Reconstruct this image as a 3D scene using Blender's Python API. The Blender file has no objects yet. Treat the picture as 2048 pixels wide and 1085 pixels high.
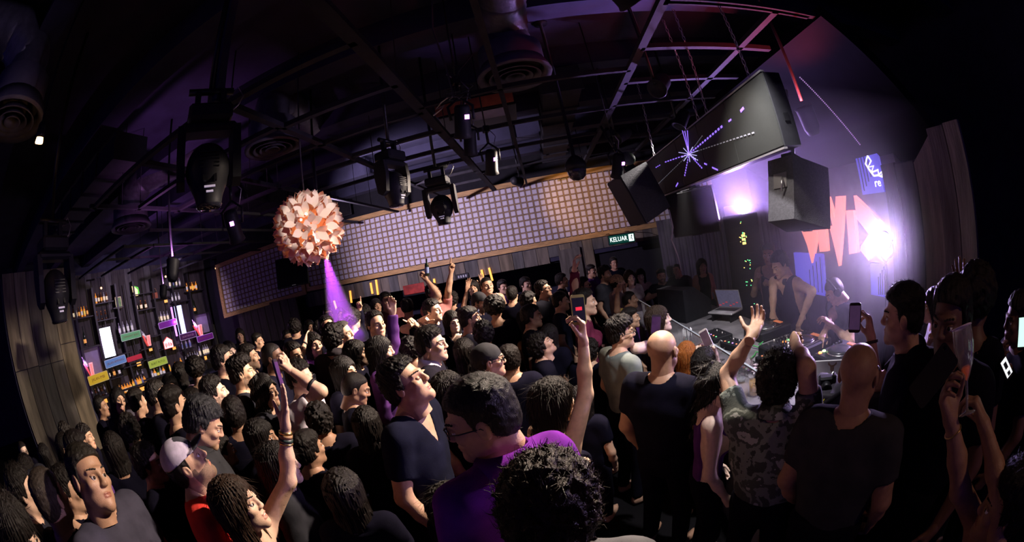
import bpy, math, random
import numpy as np
from mathutils import Matrix, Vector, Quaternion

# ---------------------------------------------------------------- camera, world, exposure, large lights
SC = bpy.context.scene
COL = SC.collection
CAM_Z = 2.2
F_PX = 784.227                      # equisolid focal length in pixels of the 2048 wide frame
def _camrot(yaw, pitch, roll):
    c, s = math.cos, math.sin
    B = np.array([[1, 0, 0], [0, 0, -1], [0, 1, 0]], float)
    Rr = np.array([[c(roll), -s(roll), 0], [s(roll), c(roll), 0], [0, 0, 1]])
    Rp = np.array([[1, 0, 0], [0, c(pitch), -s(pitch)], [0, s(pitch), c(pitch)]])
    Rz = np.array([[c(yaw), -s(yaw), 0], [s(yaw), c(yaw), 0], [0, 0, 1]])
    return Rz @ B @ Rp @ Rr
CAM_R = _camrot(0.0894695, -0.0502341, -0.184794)
cam_data = bpy.data.cameras.new('camera')
cam_data.type = 'PANO'
try:
    cam_data.panorama_type = 'FISHEYE_EQUISOLID'
    cam_data.fisheye_lens = F_PX / 2048 * 36.0
    cam_data.fisheye_fov = math.radians(200)
except Exception:
    cam_data.cycles.panorama_type = 'FISHEYE_EQUISOLID'
    cam_data.cycles.fisheye_lens = F_PX / 2048 * 36.0
    cam_data.cycles.fisheye_fov = math.radians(200)
cam_data.sensor_width = 36.0
cam_data.sensor_fit = 'HORIZONTAL'
cam_data.clip_start = 0.05
cam_data.clip_end = 100
camera = bpy.data.objects.new('camera', cam_data)
COL.objects.link(camera)
camera.matrix_world = Matrix.Translation((0, 0, CAM_Z)) @ Matrix(CAM_R.tolist()).to_4x4()
SC.camera = camera

world = bpy.data.worlds.new('world'); SC.world = world
world.use_nodes = True
_bg = world.node_tree.nodes['Background']
_bg.inputs[0].default_value = (0.18, 0.11, 1.0, 1)
_bg.inputs[1].default_value = 0.19
SC.view_settings.view_transform = 'Standard'
SC.view_settings.look = 'None'
SC.view_settings.exposure = 0.0
SC.view_settings.gamma = 1.0
SC.view_settings.use_curve_mapping = False
try:
    SC.cycles.max_bounces = 6
    SC.cycles.volume_bounces = 0
    SC.cycles.transparent_max_bounces = 12
    SC.cycles.sample_clamp_indirect = 4.0
    SC.cycles.volume_step_rate = 1.0
    SC.cycles.caustics_reflective = False
    SC.cycles.caustics_refractive = False
except Exception:
    pass

def ray(px, py):
    """direction in the room of a pixel of the 2048x1085 frame"""
    x, y = px - 1024.0, py - 542.5
    r = math.hypot(x, y)
    th = 2 * math.asin(min(1, r / (2 * F_PX)))
    k = math.sin(th) / max(r, 1e-9)
    return Vector((CAM_R @ np.array([x * k, -y * k, -math.cos(th)])).tolist())
def at(px, py, r):
    """point of the room seen at a pixel, r metres away along the floor"""
    v = ray(px, py); k = r / math.hypot(v.x, v.y)
    return Vector((v.x * k, v.y * k, CAM_Z + v.z * k))
def at_z(px, py, z):
    v = ray(px, py); k = (z - CAM_Z) / v.z
    return Vector((v.x * k, v.y * k, z))
def at_plane(px, py, p0, n):
    v = ray(px, py); o = Vector((0, 0, CAM_Z)); n = Vector(n)
    k = (Vector(p0) - o).dot(n) / v.dot(n)
    return o + v * k

def light(name, kind, loc, energy, color, target=None, **kw):
    d = bpy.data.lights.new(name, kind); d.energy = energy; d.color = color
    for k, v in kw.items(): setattr(d, k, v)
    o = bpy.data.objects.new(name, d); COL.objects.link(o); o.location = loc
    if target is not None:
        o.rotation_euler = (Vector(target) - Vector(loc)).to_track_quat('-Z', 'Y').to_euler()
    return o

# ---------------------------------------------------------------- materials
MATS = {}
def mat(name, col, rough=.6, metal=0., em=None, es=0., var=0., scale=8., stretch=(1, 1, 1), bump=0., bscale=None, trans=0., spec=.5, alpha=1., ior=1.45, sss=0., sheen=0., aniso=0.):
    if name in MATS: return MATS[name]
    m = bpy.data.materials.new(name); m.use_nodes = True
    nt = m.node_tree; b = nt.nodes['Principled BSDF']
    b.inputs['Base Color'].default_value = (*col, 1)
    b.inputs['Roughness'].default_value = rough
    b.inputs['Metallic'].default_value = metal
    b.inputs['Specular IOR Level'].default_value = spec
    b.inputs['IOR'].default_value = ior
    if trans: b.inputs['Transmission Weight'].default_value = trans
    if alpha < 1: b.inputs['Alpha'].default_value = alpha
    if sss:
        b.inputs['Subsurface Weight'].default_value = sss
        b.inputs['Subsurface Radius'].default_value = (1, .35, .2)
        b.inputs['Subsurface Scale'].default_value = .012
    if sheen: b.inputs['Sheen Weight'].default_value = sheen
    if em:
        b.inputs['Emission Color'].default_value = (*em, 1)
        b.inputs['Emission Strength'].default_value = es
    if var or bump:
        tc = nt.nodes.new('ShaderNodeTexCoord'); mp = nt.nodes.new('ShaderNodeMapping')
        mp.inputs['Scale'].default_value = stretch
        nt.links.new(tc.outputs['Object'], mp.inputs['Vector'])
        nz = nt.nodes.new('ShaderNodeTexNoise'); nz.inputs['Scale'].default_value = scale; nz.inputs['Detail'].default_value = 5
        nt.links.new(mp.outputs[0], nz.inputs['Vector'])
        if var:
            cr = nt.nodes.new('ShaderNodeValToRGB')
            cr.color_ramp.elements[0].position = .3; cr.color_ramp.elements[1].position = .7
            cr.color_ramp.elements[0].color = (*[max(0, c * (1 - var)) for c in col], 1)
            cr.color_ramp.elements[1].color = (*[min(1, c * (1 + var)) for c in col], 1)
            nt.links.new(nz.outputs['Fac'], cr.inputs[0]); nt.links.new(cr.outputs[0], b.inputs['Base Color'])
        if bump:
            src = nz
            if bscale:
                src = nt.nodes.new('ShaderNodeTexNoise'); src.inputs['Scale'].default_value = bscale; src.inputs['Detail'].default_value = 4
                nt.links.new(mp.outputs[0], src.inputs['Vector'])
            bp = nt.nodes.new('ShaderNodeBump'); bp.inputs['Strength'].default_value = bump; bp.inputs['Distance'].default_value = .01
            nt.links.new(src.outputs['Fac'], bp.inputs['Height']); nt.links.new(bp.outputs[0], b.inputs['Normal'])
    MATS[name] = m
    return m

# ---------------------------------------------------------------- object helpers
def tag(o, label=None, cat=None, group=None, kind=None):
    if label: o['label'] = label
    if cat: o['category'] = cat
    if group: o['group'] = group
    if kind: o['kind'] = kind
    return o
def thing(name, label, cat, loc=(0, 0, 0), group=None, kind=None, rot=None):
    o = bpy.data.objects.new(name, None); COL.objects.link(o)
    o.empty_display_size = .1
    o.location = loc
    if rot is not None: o.rotation_euler = rot
    return tag(o, label, cat, group, kind)
def np_mesh(name, V, F, mats, mi=None, smooth=True):
    """F: (n,4) int array; a triangle repeats its last index as -1"""
    me = bpy.data.meshes.new(name)
    V = np.asarray(V, np.float32); F = np.asarray(F, np.int32)
    tot = (F >= 0).sum(1)
    me.vertices.add(len(V)); me.vertices.foreach_set('co', V.ravel())
    me.loops.add(int(tot.sum())); me.loops.foreach_set('vertex_index', F[F >= 0].ravel())
    me.polygons.add(len(F))
    me.polygons.foreach_set('loop_start', np.concatenate([[0], np.cumsum(tot)[:-1]]).astype(np.int32))
    me.polygons.foreach_set('loop_total', tot.astype(np.int32))
    for m in (mats if isinstance(mats, (list, tuple)) else [mats]): me.materials.append(m)
    if mi is not None: me.polygons.foreach_set('material_index', np.asarray(mi, np.int32))
    me.polygons.foreach_set('use_smooth', np.full(len(F), smooth, bool))
    me.update(calc_edges=True)
    return me
def link(name, me, parent=None, loc=None, rot=None):
    o = bpy.data.objects.new(name, me); COL.objects.link(o)
    if parent is not None: o.parent = parent
    if loc is not None: o.location = loc
    if rot is not None: o.rotation_euler = rot
    return o

class MB:
    """collects simple solids and links them as one mesh object"""
    def __init__(s): s.v = []; s.f = []; s.m = []; s.sm = []
    def add(s, vs, fs, m=0, smooth=False):
        o = len(s.v); s.v += [tuple(v) for v in vs]; s.f += [tuple(i + o for i in f) for f in fs]
        s.m += [m] * len(fs); s.sm += [smooth] * len(fs); return s
    def box(s, c, d, R=None, m=0, bev=0.):
        c = Vector(c); hx, hy, hz = [x / 2 for x in d]
        R = R or Matrix.Identity(3)
        if bev:
            b = min(bev, hx * .9, hy * .9, hz * .9); vs = []; fs = []; idx = {}
            for sx in (-1, 1):
                for sy in (-1, 1):
                    for sz in (-1, 1):
                        for ax in range(3):
                            p = [sx * (hx - b), sy * (hy - b), sz * (hz - b)]
                            p[ax] = (sx * hx, sy * hy, sz * hz)[ax]
                            idx[(sx, sy, sz, ax)] = len(vs); vs.append(c + R @ Vector(p))
            for ax in range(3):
                u, w = [(1, 2), (2, 0), (0, 1)][ax]
                for sg in (-1, 1):
                    q = []
                    for a, bb in ((-1, -1), (1, -1), (1, 1), (-1, 1)):
                        k = [0, 0, 0]; k[ax] = sg; k[u] = a; k[w] = bb; q.append(idx[(*k, ax)])
                    fs.append(q if sg > 0 else q[::-1])
                for a in (-1, 1):
                    for bb in (-1, 1):
                        k0 = [0, 0, 0]; k1 = [0, 0, 0]
                        k0[ax] = -1; k1[ax] = 1; k0[u] = k1[u] = a; k0[w] = k1[w] = bb
                        q = [idx[(*k0, u)], idx[(*k1, u)], idx[(*k1, w)], idx[(*k0, w)]]
                        fs.append(q if a * bb < 0 else q[::-1])
            for sx in (-1, 1):
                for sy in (-1, 1):
                    for sz in (-1, 1):
                        q = [idx[(sx, sy, sz, 0)], idx[(sx, sy, sz, 1)], idx[(sx, sy, sz, 2)]]
                        fs.append(q if sx * sy * sz > 0 else q[::-1])
            return s.add(vs, fs, m)
        vs = [c + R @ Vector((x * hx, y * hy, z * hz)) for x in (-1, 1) for y in (-1, 1) for z in (-1, 1)]
        return s.add(vs, [(0, 1, 3, 2), (4, 6, 7, 5), (0, 4, 5, 1), (2, 3, 7, 6), (0, 2, 6, 4), (1, 5, 7, 3)], m)
    def bar(s, a, b, w, h, up=(0, 0, 1), m=0):
        a, b = Vector(a), Vector(b); y = (b - a); L = y.length; y.normalize()
        x = y.cross(Vector(up)); x = x.normalized() if x.length > 1e-6 else Vector((1, 0, 0)); z = x.cross(y)
        return s.box((a + b) / 2, (w, L, h), Matrix((x, y, z)).transposed(), m)
    def tube(s, pts, r, n=8, m=0, cap=True, smooth=True):
        pts = [Vector(p) for p in pts]; rr = r if isinstance(r, (list, tuple)) else [r] * len(pts)
        vs = []; fs = []; x = None
        for i, p in enumerate(pts):
            t = (pts[min(i + 1, len(pts) - 1)] - pts[max(i - 1, 0)]).normalized()
            if x is None: x = t.orthogonal().normalized()
            x = (x - t * x.dot(t)); x = x.normalized() if x.length > 1e-6 else t.orthogonal().normalized()
            y = t.cross(x)
            vs += [p + (x * math.cos(2 * math.pi * k / n) + y * math.sin(2 * math.pi * k / n)) * rr[i] for k in range(n)]
        for i in range(len(pts) - 1):
            fs += [(i * n + k, i * n + (k + 1) % n, (i + 1) * n + (k + 1) % n, (i + 1) * n + k) for k in range(n)]
        s.add(vs, fs, m, smooth)
        if cap:
            o = len(s.v) - len(vs)
            s.f += [tuple(o + k for k in range(n))[::-1], tuple(o + (len(pts) - 1) * n + k for k in range(n))]
            s.m += [m, m]; s.sm += [False, False]
        return s
    def lathe(s, prof, c=(0, 0, 0), n=16, m=0, R=None, smooth=True, ms=None):
        c = Vector(c); R = R or Matrix.Identity(3); vs = []; fs = []
        for r, z in prof: vs += [c + R @ Vector((r * math.cos(2 * math.pi * k / n), r * math.sin(2 * math.pi * k / n), z)) for k in range(n)]
        for i in range(len(prof) - 1):
            fs += [(i * n + k, i * n + (k + 1) % n, (i + 1) * n + (k + 1) % n, (i + 1) * n + k) for k in range(n)]
        s.add(vs, fs, m, smooth)
        if ms:
            for i in range(len(prof) - 1):
                for k in range(n): s.m[-len(fs) + i * n + k] = ms[i]
        return s
    def prism(s, poly, h, R=None, c=(0, 0, 0), m=0):
        """polygon in the local xy plane thickened by h along local z"""
        R = R or Matrix.Identity(3); c = Vector(c); n = len(poly)
        vs = [c + R @ Vector((x, y, -h / 2)) for x, y in poly] + [c + R @ Vector((x, y, h / 2)) for x, y in poly]
        fs = [tuple(range(n))[::-1], tuple(range(n, 2 * n))] + [(k, (k + 1) % n, n + (k + 1) % n, n + k) for k in range(n)]
        return s.add(vs, fs, m)
    def sphere(s, c, r, n=12, k=8, m=0, R=None, sc=(1, 1, 1)):
        prof = [(r * math.sin(math.pi * i / k), -r * math.cos(math.pi * i / k)) for i in range(k + 1)]
        R = (R or Matrix.Identity(3)) @ Matrix.Diagonal(sc)
        return s.lathe(prof, c, n, m, R)
    def mesh(s, name, mats):
        me = bpy.data.meshes.new(name); me.from_pydata(s.v, [], s.f)
        for q in (mats if isinstance(mats, (list, tuple)) else [mats]): me.materials.append(q)
        me.polygons.foreach_set('material_index', s.m); me.polygons.foreach_set('use_smooth', s.sm)
        me.update(); return me
    def build(s, name, mats, parent=None, loc=None, rot=None):
        return link(name, s.mesh(name, mats), parent, loc, rot)
def struct(name, mb, mats, parent=None, label=None, cat=None):
    o = mb.build(name, mats, parent)
    if parent is None: o['kind'] = 'structure'
    return tag(o, label, cat)
def copy_tree(o, parent=None, label=None):
    c = o.copy(); COL.objects.link(c); c.parent = parent
    if label: c['label'] = label
    for ch in o.children: copy_tree(ch, c)
    return c
def basis(x, y, z): return Matrix((x, y, z)).transposed()
def frame_to(fwd, up=(0, 0, 1)):
    """matrix whose local +Y looks along fwd and local Z is close to up"""
    y = Vector(fwd).normalized(); x = y.cross(Vector(up)).normalized(); z = x.cross(y)
    return basis(x, y, z)
def text_obj(name, s, size, mat_, parent, loc, R, depth=.002, align='CENTER', sx=1.):
    """flat extruded lettering, one object for each word"""
    ms = []
    for w in s.split(' '):
        c = bpy.data.curves.new(name, 'FONT'); c.body = w; c.size = size; c.extrude = depth; c.align_x = 'LEFT'; c.align_y = 'CENTER'; c.resolution_u = 2
        o = bpy.data.objects.new(name, c)
        me = bpy.data.meshes.new_from_object(o); bpy.data.objects.remove(o); bpy.data.curves.remove(c)
        me.materials.clear(); me.materials.append(mat_)
        ms.append((me, max(v.co.x for v in me.vertices)))
    tot = sum(w for _, w in ms) + .3 * size * (len(ms) - 1); x = -tot / 2
    for me, w in ms:
        o = link(name, me, parent)
        o.matrix_local = Matrix.Translation(Vector(loc) + R @ Vector((x * sx, 0, 0))) @ R.to_4x4() @ Matrix.Diagonal((sx, 1, 1, 1))
        x += w + .3 * size
    return o

# ---------------------------------------------------------------- the room
random.seed(7)
def rnd(a, b): return random.uniform(a, b)
M_floor = mat('floor_dark', (.004, .0035, .0045), .7, var=.3, scale=3, bump=.1, bscale=40, spec=.1)
M_black = mat('black_paint', (.026, .024, .055), .8, var=.25, scale=6, bump=.15, bscale=30)
M_ceil = mat('ceiling_soot', (.030, .028, .060), .9, var=.3, scale=2.5, bump=.2, bscale=20)
M_steel = mat('painted_steel', (.030, .028, .034), .75, 0., var=.2, scale=10, spec=.15)
M_pine = mat('pine_board', (.52, .31, .12), .55, var=.28, scale=5, stretch=(1, 9, 9), bump=.15, bscale=30)
M_batten = mat('batten_wood', (.30, .19, .10), .6, var=.25, scale=12, bump=.2)
M_tile = mat('glazed_block', (.66, .60, .68), .5, var=.06, scale=9, spec=.5)
M_wood = [mat('reclaimed_board_%d' % i, c, .75, var=.45, scale=3.5, stretch=(2.5, 2.5, .35), bump=.5, bscale=24) for i, c in enumerate([(.20, .16, .115), (.155, .13, .10), (.12, .105, .09), (.23, .19, .14), (.10, .095, .09), (.17, .135, .09)])]
M_dark_wood = mat('dark_wall_board', (.05, .042, .040), .8, var=.4, scale=4, stretch=(3, 3, .4), bump=.3)
M_metal_black = mat('black_metal', (.018, .018, .022), .4, .6, var=.2, scale=12)
M_plastic = mat('black_plastic', (.014, .014, .018), .55, var=.15, scale=20, bump=.08, bscale=200, spec=.25)
M_grille = mat('speaker_grille', (.020, .020, .024), .6, var=.3, scale=220, bump=.5, bscale=500)
M_cable = mat('cable_rubber', (.05, .048, .055), .6, var=.1)
M_chain = mat('chain_steel', (.45, .43, .42), .35, .9, var=.1)
M_alu = mat('ducting_foil', (.10, .10, .11), .45, .5, var=.25, scale=14, bump=.5, bscale=26)

f = MB(); f.box((-2, 3.2, -.1), (30, 26.4, .2)); struct('floor', f, M_floor, label='dark club dance floor under the crowd')
f = MB(); f.box((-2, 3, 4.85), (30, 26, .2)); ceil = struct('ceiling', f, M_ceil, label='black concrete ceiling above the steel grid')
for i, y in enumerate(np.arange(-1.2, 10, 1.5)):        # downstand joists of the slab
    MB().box((-2, y, 4.6), (30, .28, .32)).build('joist', M_ceil, ceil)
f = MB(); f.box((-2, 10.2, 3.25), (24, .3, 3.1)); f.box((-10.2, 10.2, .85), (7.6, .3, 1.7)); f.box((5.6, 10.2, .85), (9, .3, 1.7)); wall_back = struct('wall_back', f, mat('recess_black', (.010, .009, .014), .9, var=.2), label='dark wall behind the lattice panel')
f = MB(); f.box((-2, 12.6, .95), (24, .3, 1.9)); struct('wall_recess', f, M_black, label='dark end wall of the recess under the lattice panel')
f = MB(); f.box((6.4, 3, 2.4), (.3, 17, 4.8)); struct('wall_right', f, M_black, label='dark wall far behind the stage')
BP0 = Vector((-11.9, 10, 0)); BD = Vector((math.cos(math.radians(78)), math.sin(math.radians(78)), 0)); BN = Vector((BD.y, -BD.x, 0))
def bar(px, py, off=0.): return at_plane(px, py, BP0 + BN * off, BN)
BR = basis(BD, Vector((0, 0, 1)), BN)                    # local x along the wall, y up, z into the room
f = MB(); f.box(BP0 - BD * 8 - BN * .55 + Vector((0, 0, 2.4)), (21, 4.8, .3), BR); wall_left = struct('wall_left', f, M_black, label='dark wall behind the bar shelves')
for i in range(30):
    p = BP0 - BD * (.1 + .29 * i) - BN * .34
    MB().box(p + Vector((0, 0, 2.2)), (.28, 4.0 + rnd(-.02, .02), .05 + rnd(0, .02)), BR).build('plank', M_dark_wood if i % 3 else M_wood[4], wall_left)

# pier of reclaimed boards beside the bar
pier = thing('trim_1', 'tall pier clad in reclaimed brown boards beside the bar', None, (-9.2, 1.7, 0), kind='structure')
MB().box((-.18, 0, 1.85), (.3, 2.1, 3.7)).build('core', M_black, pier)
seams = [.69, 1.06, 1.43, 1.80, 2.2, 2.68]
for i in range(5):
    a, b = seams[i], seams[i + 1]; zs = 2.2 - .25 + (.02 if i < 2 else .0) + (.30 if i == 4 else 0)
    for z0_, z1_ in ((.0, zs - .006), (zs + .006, 3.76)):
        mb = MB(); mb.box((.02 + rnd(-.008, .012), (a + b) / 2 - 1.7, (z0_ + z1_) / 2), (.05, b - a - .012, z1_ - z0_), None, 0, .005)
        mb.build('plank', M_wood[[0, 3, 2, 1, 5][i] if z0_ > 1 else [1, 2, 4, 2, 5][i]], pier)

# lattice wall panel --------------------------------------------------------
tile_mb = MB(); tile_mb.box((0, 0, 0), (.128, .04, .118), None, 0, .008); TILE = tile_mb.mesh('tile', M_tile)
def lattice(name, label, A, B, z0a, z1a, z0b, z1b, cols, rows=10, keep=None):
    """A, B: floor points of the two ends (left, right seen from the room); heights at each end"""
    A, B = Vector((*A, 0)), Vector((*B, 0))
    root = thing(name, label, 'wall panel', A)
    L = (B - A).length; d = (B - A) / L; n = Vector((d.y, -d.x, 0))
    def P(u, v, off=0.):                                  # u along, v 0..1 up
        k = u / L; z = (z0a + (z0b - z0a) * k) + v * ((z1a - z0a) + ((z1b - z0b) - (z1a - z0a)) * k)
        return d * u + n * off + Vector((0, 0, z))
    hgt = z1a - z0a; fb = .125 / hgt
    mb = MB(); mb.bar(P(0, .5, -.03), P(L, .5, -.03), .02, hgt, n); 
    MB().box((P(0, .5, -.03) + P(L, .5, -.03)) / 2, (L, .02, hgt * .98), basis(d, n.cross(d) * -1 if False else Vector((d.y, -d.x, 0)) * -1, Vector((0, 0, 1)))).build('backing_board', M_dark_wood, root)
    for v in (fb / 2, 1 - fb / 2):
        mb = MB(); a, b = P(0, v, .03), P(L, v, .03); mb.bar(a, b, .09, .125, (0, 0, 1)); mb.build('frame_rail', M_pine, root)
    for u in (.06, L - .06):
        mb = MB(); mb.bar(P(u, fb, .03), P(u, 1 - fb, .03), .12, .088, n); mb.build('frame_stile', M_pine, root)
    u0, u1 = .13, L - .13; pu = (u1 - u0) / cols; pv = (1 - 2 * fb) / rows
    for i in range(1, cols):
        mb = MB(); wide = .03 if i % 26 else .06
        mb.bar(P(u0 + pu * i, fb, .012), P(u0 + pu * i, 1 - fb, .012), wide, .03, n); mb.build('batten', M_batten, root)
    for j in range(1, rows):
        mb = MB(); mb.bar(P(u0, fb + pv * j, .014), P(u1, fb + pv * j, .014), .03, .026, (0, 0, 1)); mb.build('batten', M_batten, root)
    ang = math.atan2(d.y, d.x); rest = MB(); sxx = pu / .163; szz = hgt * pv / .151
    tilt = math.atan2((z0b - z0a), L)
    for i in range(cols):
        for j in range(rows):
            c = P(u0 + pu * (i + .5), fb + pv * (j + .5), .002 + rnd(-.006, .006))
            if keep and keep[0] <= i < keep[1]:
                o = link('tile', TILE, root, c, (rnd(-.02, .02), -tilt, ang + rnd(-.02, .02))); o.scale = (sxx, 1, szz)
            else:
                rest.box(c, (.128 * sxx, .04, .118 * szz), Matrix.Rotation(ang + rnd(-.02, .02), 3, 'Z'), 0, .008)
    o = rest.build('tile_field', M_tile, root); o['kind'] = 'stuff'
    return root
lattice('lattice_panel', 'long pine-framed lattice panel of pale square blocks along the far wall', (-7.05, 9.96), (4.9, 9.96), 2.19, 3.97, 2.14, 3.92, 73, keep=(16, 46))
_l0 = at_plane(451, 636.5, (0, 9.15, 0), (0, 1, 0)); _l1 = at_plane(432, 531, (0, 9.15, 0), (0, 1, 0))
lattice('lattice_panel', 'shorter lattice panel of square blocks at the end next to the bar', ((_l0.x + _l1.x) / 2, 9.15), (-7.08, 9.92), _l0.z, _l1.z, 2.12, 3.93, 20)

# boards of the bulkhead under the lattice and the dark recess below it
bulk = thing('trim_2', 'row of short reclaimed boards under the lattice panel', None, (0, 9.93, 0), kind='structure')
MB().box((-1.5, .05, 1.95), (11.4, .1, .40)).build('backing', M_black, bulk)
x = -7.1; i = 0
while x < 4.0:
    w = rnd(.24, .36); top = 2.14; low = 1.72 + rnd(-.004, .004) if x < -.2 else (1.0 if .25 < x < 1.0 else 1.86)
    mb = MB(); mb.box((x + w / 2, -.02 + rnd(-.01, .01), (top + low) / 2), (w - .008, .035, top - low), None, 0, .004); mb.build('plank', M_wood[[4, 2, 1, 4, 0, 2, 5][i % 7]], bulk)
    x += w; i += 1
for xx in (-9.9, -9.2, -8.5, -7.8):
    for q in range(2):
        mb = MB(); mb.box((xx + q * .35, -.35 - .1 * (xx + 7) * -.2, 1.5), (.33, .04, 1.2), None, 0, .004); mb.build('plank', M_dark_wood, bulk)
post = MB(); post.box((.62, 9.86, 1.0), (.55, .1, 2.0)); struct('trim_3', post, M_wood[2], label='board-clad post beside the exit at the far wall')
M_amber = mat('amber_light', (.9, .45, .08), .5, em=(1., .38, .06), es=1.6, var=.1, scale=3)
for k, (pa, pb) in enumerate([((668, 602), (674, 622)), ((741, 566), (745, 588)), ((752, 560), (756, 590)), ((868, 558), (872, 585)), ((963, 540), (968, 562)), ((978, 536), (985, 562)), ((700, 582), (703, 606))]):
    a, b = at_plane(*pa, (0, 9.85, 0), (0, 1, 0)), at_plane(*pb, (0, 9.85, 0), (0, 1, 0))
    o = MB().bar(a, b, .05, .03, (0, 1, 0)).build('light_strip', M_amber)
    tag(o, ['slim amber light strip on the far wall, lowest and leftmost of the strips', 'amber light strip left of the red lit alcove under the lattice', 'bright amber strip beside the red lit alcove under the lattice', 'amber strip behind the pink-shirted man with raised arms', 'left amber strip behind the man in the white tank top', 'right amber strip behind the man in the white tank top', 'faint amber strip beside the purple light beam'][k], 'light strip', 'amber strips on the far wall')
M_redglow = mat('painted_red_glow', (.22, .02, .015), .5, em=(1, .05, .02), es=.07, var=.95, scale=5)  # red light of the doorway painted as a blotchy emissive colour
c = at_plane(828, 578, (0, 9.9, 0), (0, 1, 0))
al = thing('red_glow_patch', 'glowing patch standing in for the red-lit doorway under the lattice', 'glow patch', c)
MB().box((0, 0, 0), (.62, .04, .26), None, 0, .01).build('glow_panel', M_redglow, al); MB().box((0, .03, 0), (.70, .03, .34)).build('frame', M_metal_black, al)

# exit sign ------------------------------------------------------------------
M_green = mat('sign_green', (.004, .045, .035), .4, em=(.0, .06, .04), es=.5, var=.05); M_signwhite = mat('sign_white', (.9, .95, .92), .5, em=(.85, 1, .93), es=1.6, var=.02)
c = at_plane(1243, 478, (0, 9.2, 0), (0, 1, 0))
ex = thing('exit_sign', 'green KELUAR exit sign hanging under the lattice panel', 'exit sign', c, rot=(0, math.radians(2.0), 0))
MB().box((0, 0, 0), (.66, .06, .235), None, 0, .012).build('housing', M_metal_black, ex); MB().box((0, -.032, 0), (.63, .008, .205)).build('face', M_green, ex)
RX = Matrix.Rotation(math.pi / 2, 3, 'X')
text_obj('lettering', 'KELUAR', .155, M_signwhite, ex, (-.08, -.042, 0), RX, .003, sx=.76)
mb = MB(); mb.box((.235, -.04, .0), (.125, .008, .165)); mb.build('pictogram', M_signwhite, ex)
mb = MB(); mb.sphere((.25, -.046, .055), .016, 8, 6); mb.tube([(.25, -.046, .04), (.235, -.046, -.005), (.21, -.046, -.02)], .009, 6); mb.tube([(.235, -.046, -.005), (.255, -.046, -.03), (.245, -.046, -.06)], .009, 6); mb.tube([(.245, -.046, .035), (.215, -.046, .03)], .007, 6)
mb.build('running_figure', M_green, ex)
for sx in (-.25, .25): MB().tube([(sx, 0, .09), (sx, .2, .16), (sx, 10.06 - c.y, .16)], .008, 6).build('hanger', M_metal_black, ex)
c = at_plane(925, 553, (0, 9.88, 0), (0, 1, 0))
o = thing('door_sign', 'tiny dark door sign with faint white characters on the far wall', 'sign', c)
MB().box((0, 0, 0), (.34, .03, .14), None, 0, .01).build('plate', M_metal_black, o)
for k in range(4): MB().box((-.1 + k * .065, -.018, 0), (.035, .004, .06)).build('character', mat('dim_white', (.5, .5, .55), .6, var=.1), o)
# recess shading: dark back of the corridor below the bulkhead is the wall itself
# ceiling grid ---------------------------------------------------------------
GZ = 3.65
grid_root = thing('ceiling_grid', 'painted steel grid of beams hung under the black ceiling', 'ceiling grid', (0, 0, GZ))
def member(nm, a, b, w=.055, h=.045): MB().bar((a[0], a[1], h / 2), (b[0], b[1], h / 2), w, h).build(nm, M_steel, grid_root)
for xx, y0, y1, w in ((-.86, -1, 9.0, .10), (-2.0, 1.9, 9.0, .07), (1.12, -1, 9.0, .075), (2.12, 2.1, 8.5, .07), (-.1, 1.4, 9.0, .045), (-3.29, 1.9, 9, .06), (-4.7, 1.8, 9, .06), (-7.0, 3.5, 9, .07), (-5.8, 3.5, 9, .05), (-8.2, 3.5, 9, .05)):
    member('beam', (xx, y0), (xx + (.25 if xx < -4 else 0), y1), w)
for yy in (1.94, 2.71, 3.42, 4.1, 4.84, 5.6, 6.5, 7.4): member('cross_member', (-2.0, yy), (-.86, yy))
for yy in (1.88, 2.65, 3.4, 4.3, 5.3): member('cross_member', (-4.75, yy), (-2.0, yy))
for yy in (3.5, 4.3, 5.3, 6.3, 7.4): member('cross_member', (-10.4, yy), (-6.9, yy))
for yy in (2.12, 2.85, 3.62, 4.3, 5.05, 6.0, 7.2): member('cross_member', (1.12, yy), (2.5, yy))
member('cross_member', (1.12, 2.1), (3.1, 2.1))
for yy in (3.3, 4.4, 5.5, 6.8): member('cross_member', (-.86, yy), (1.12, yy), .04)
for k in range(26):
    xx, yy = random.choice([-.86, -2.0, 1.12, 2.12, -3.29, -4.6, -7.0]), rnd(2, 8.5)
    MB().tube([(xx, yy, .04), (xx, yy, 1.1)], .006, 5).build('hanger_rod', M_steel, grid_root)

M_diff = mat('diffuser_grey', (.13, .125, .14), .6, var=.15, scale=10, spec=.2)
# ventilation ---------------------------------------------------------------
def diffuser(px, py, z, R, label, duct):
    c = at_z(px, py, z); o = thing('ceiling_diffuser', label, 'air diffuser', c, 'round ceiling diffusers')
    prof = lambda r0, r1, zz: [(r0, zz), (r1, zz - .035), (r1 - .006, zz - .040), (r0 - .006, zz - .004)]
    MB().lathe([(R, 0), (R * .97, -.025), (R * .80, .015), (R * .80, .10), (R * .86, .12), (R, .0)], n=28).build('outer_ring', M_diff, o)
    for q, k in enumerate((.70, .48, .27)):
        MB().lathe([(R * k, -.02), (R * (k - .15), .04), (R * (k - .17), .04), (R * (k - .02), -.025), (R * k, -.02)], n=24).build('cone_ring', M_diff, o)
    MB().lathe([(R * .86, .1), (R * .86, .3), (0.01, .32)], n=20).build('plenum', M_diff, o)
    pts = [Vector((0, 0, .28)), Vector((0, 0, .52)), Vector(duct) * .35 + Vector((0, 0, .72)), Vector(duct) * .8 + Vector((0, 0, .78)), Vector(duct) * 1.6 + Vector((0, 0, .80))]
    # corrugated duct
    fine = []
    for i in range(len(pts) - 1):
        for k in range(8): fine.append(pts[i].lerp(pts[i + 1], k / 8))
    rr = [R * (.62 + .025 * (i % 2)) for i in range(len(fine))]
    MB().tube(fine, rr, 14).build('flexible_duct', M_alu, o)
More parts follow.
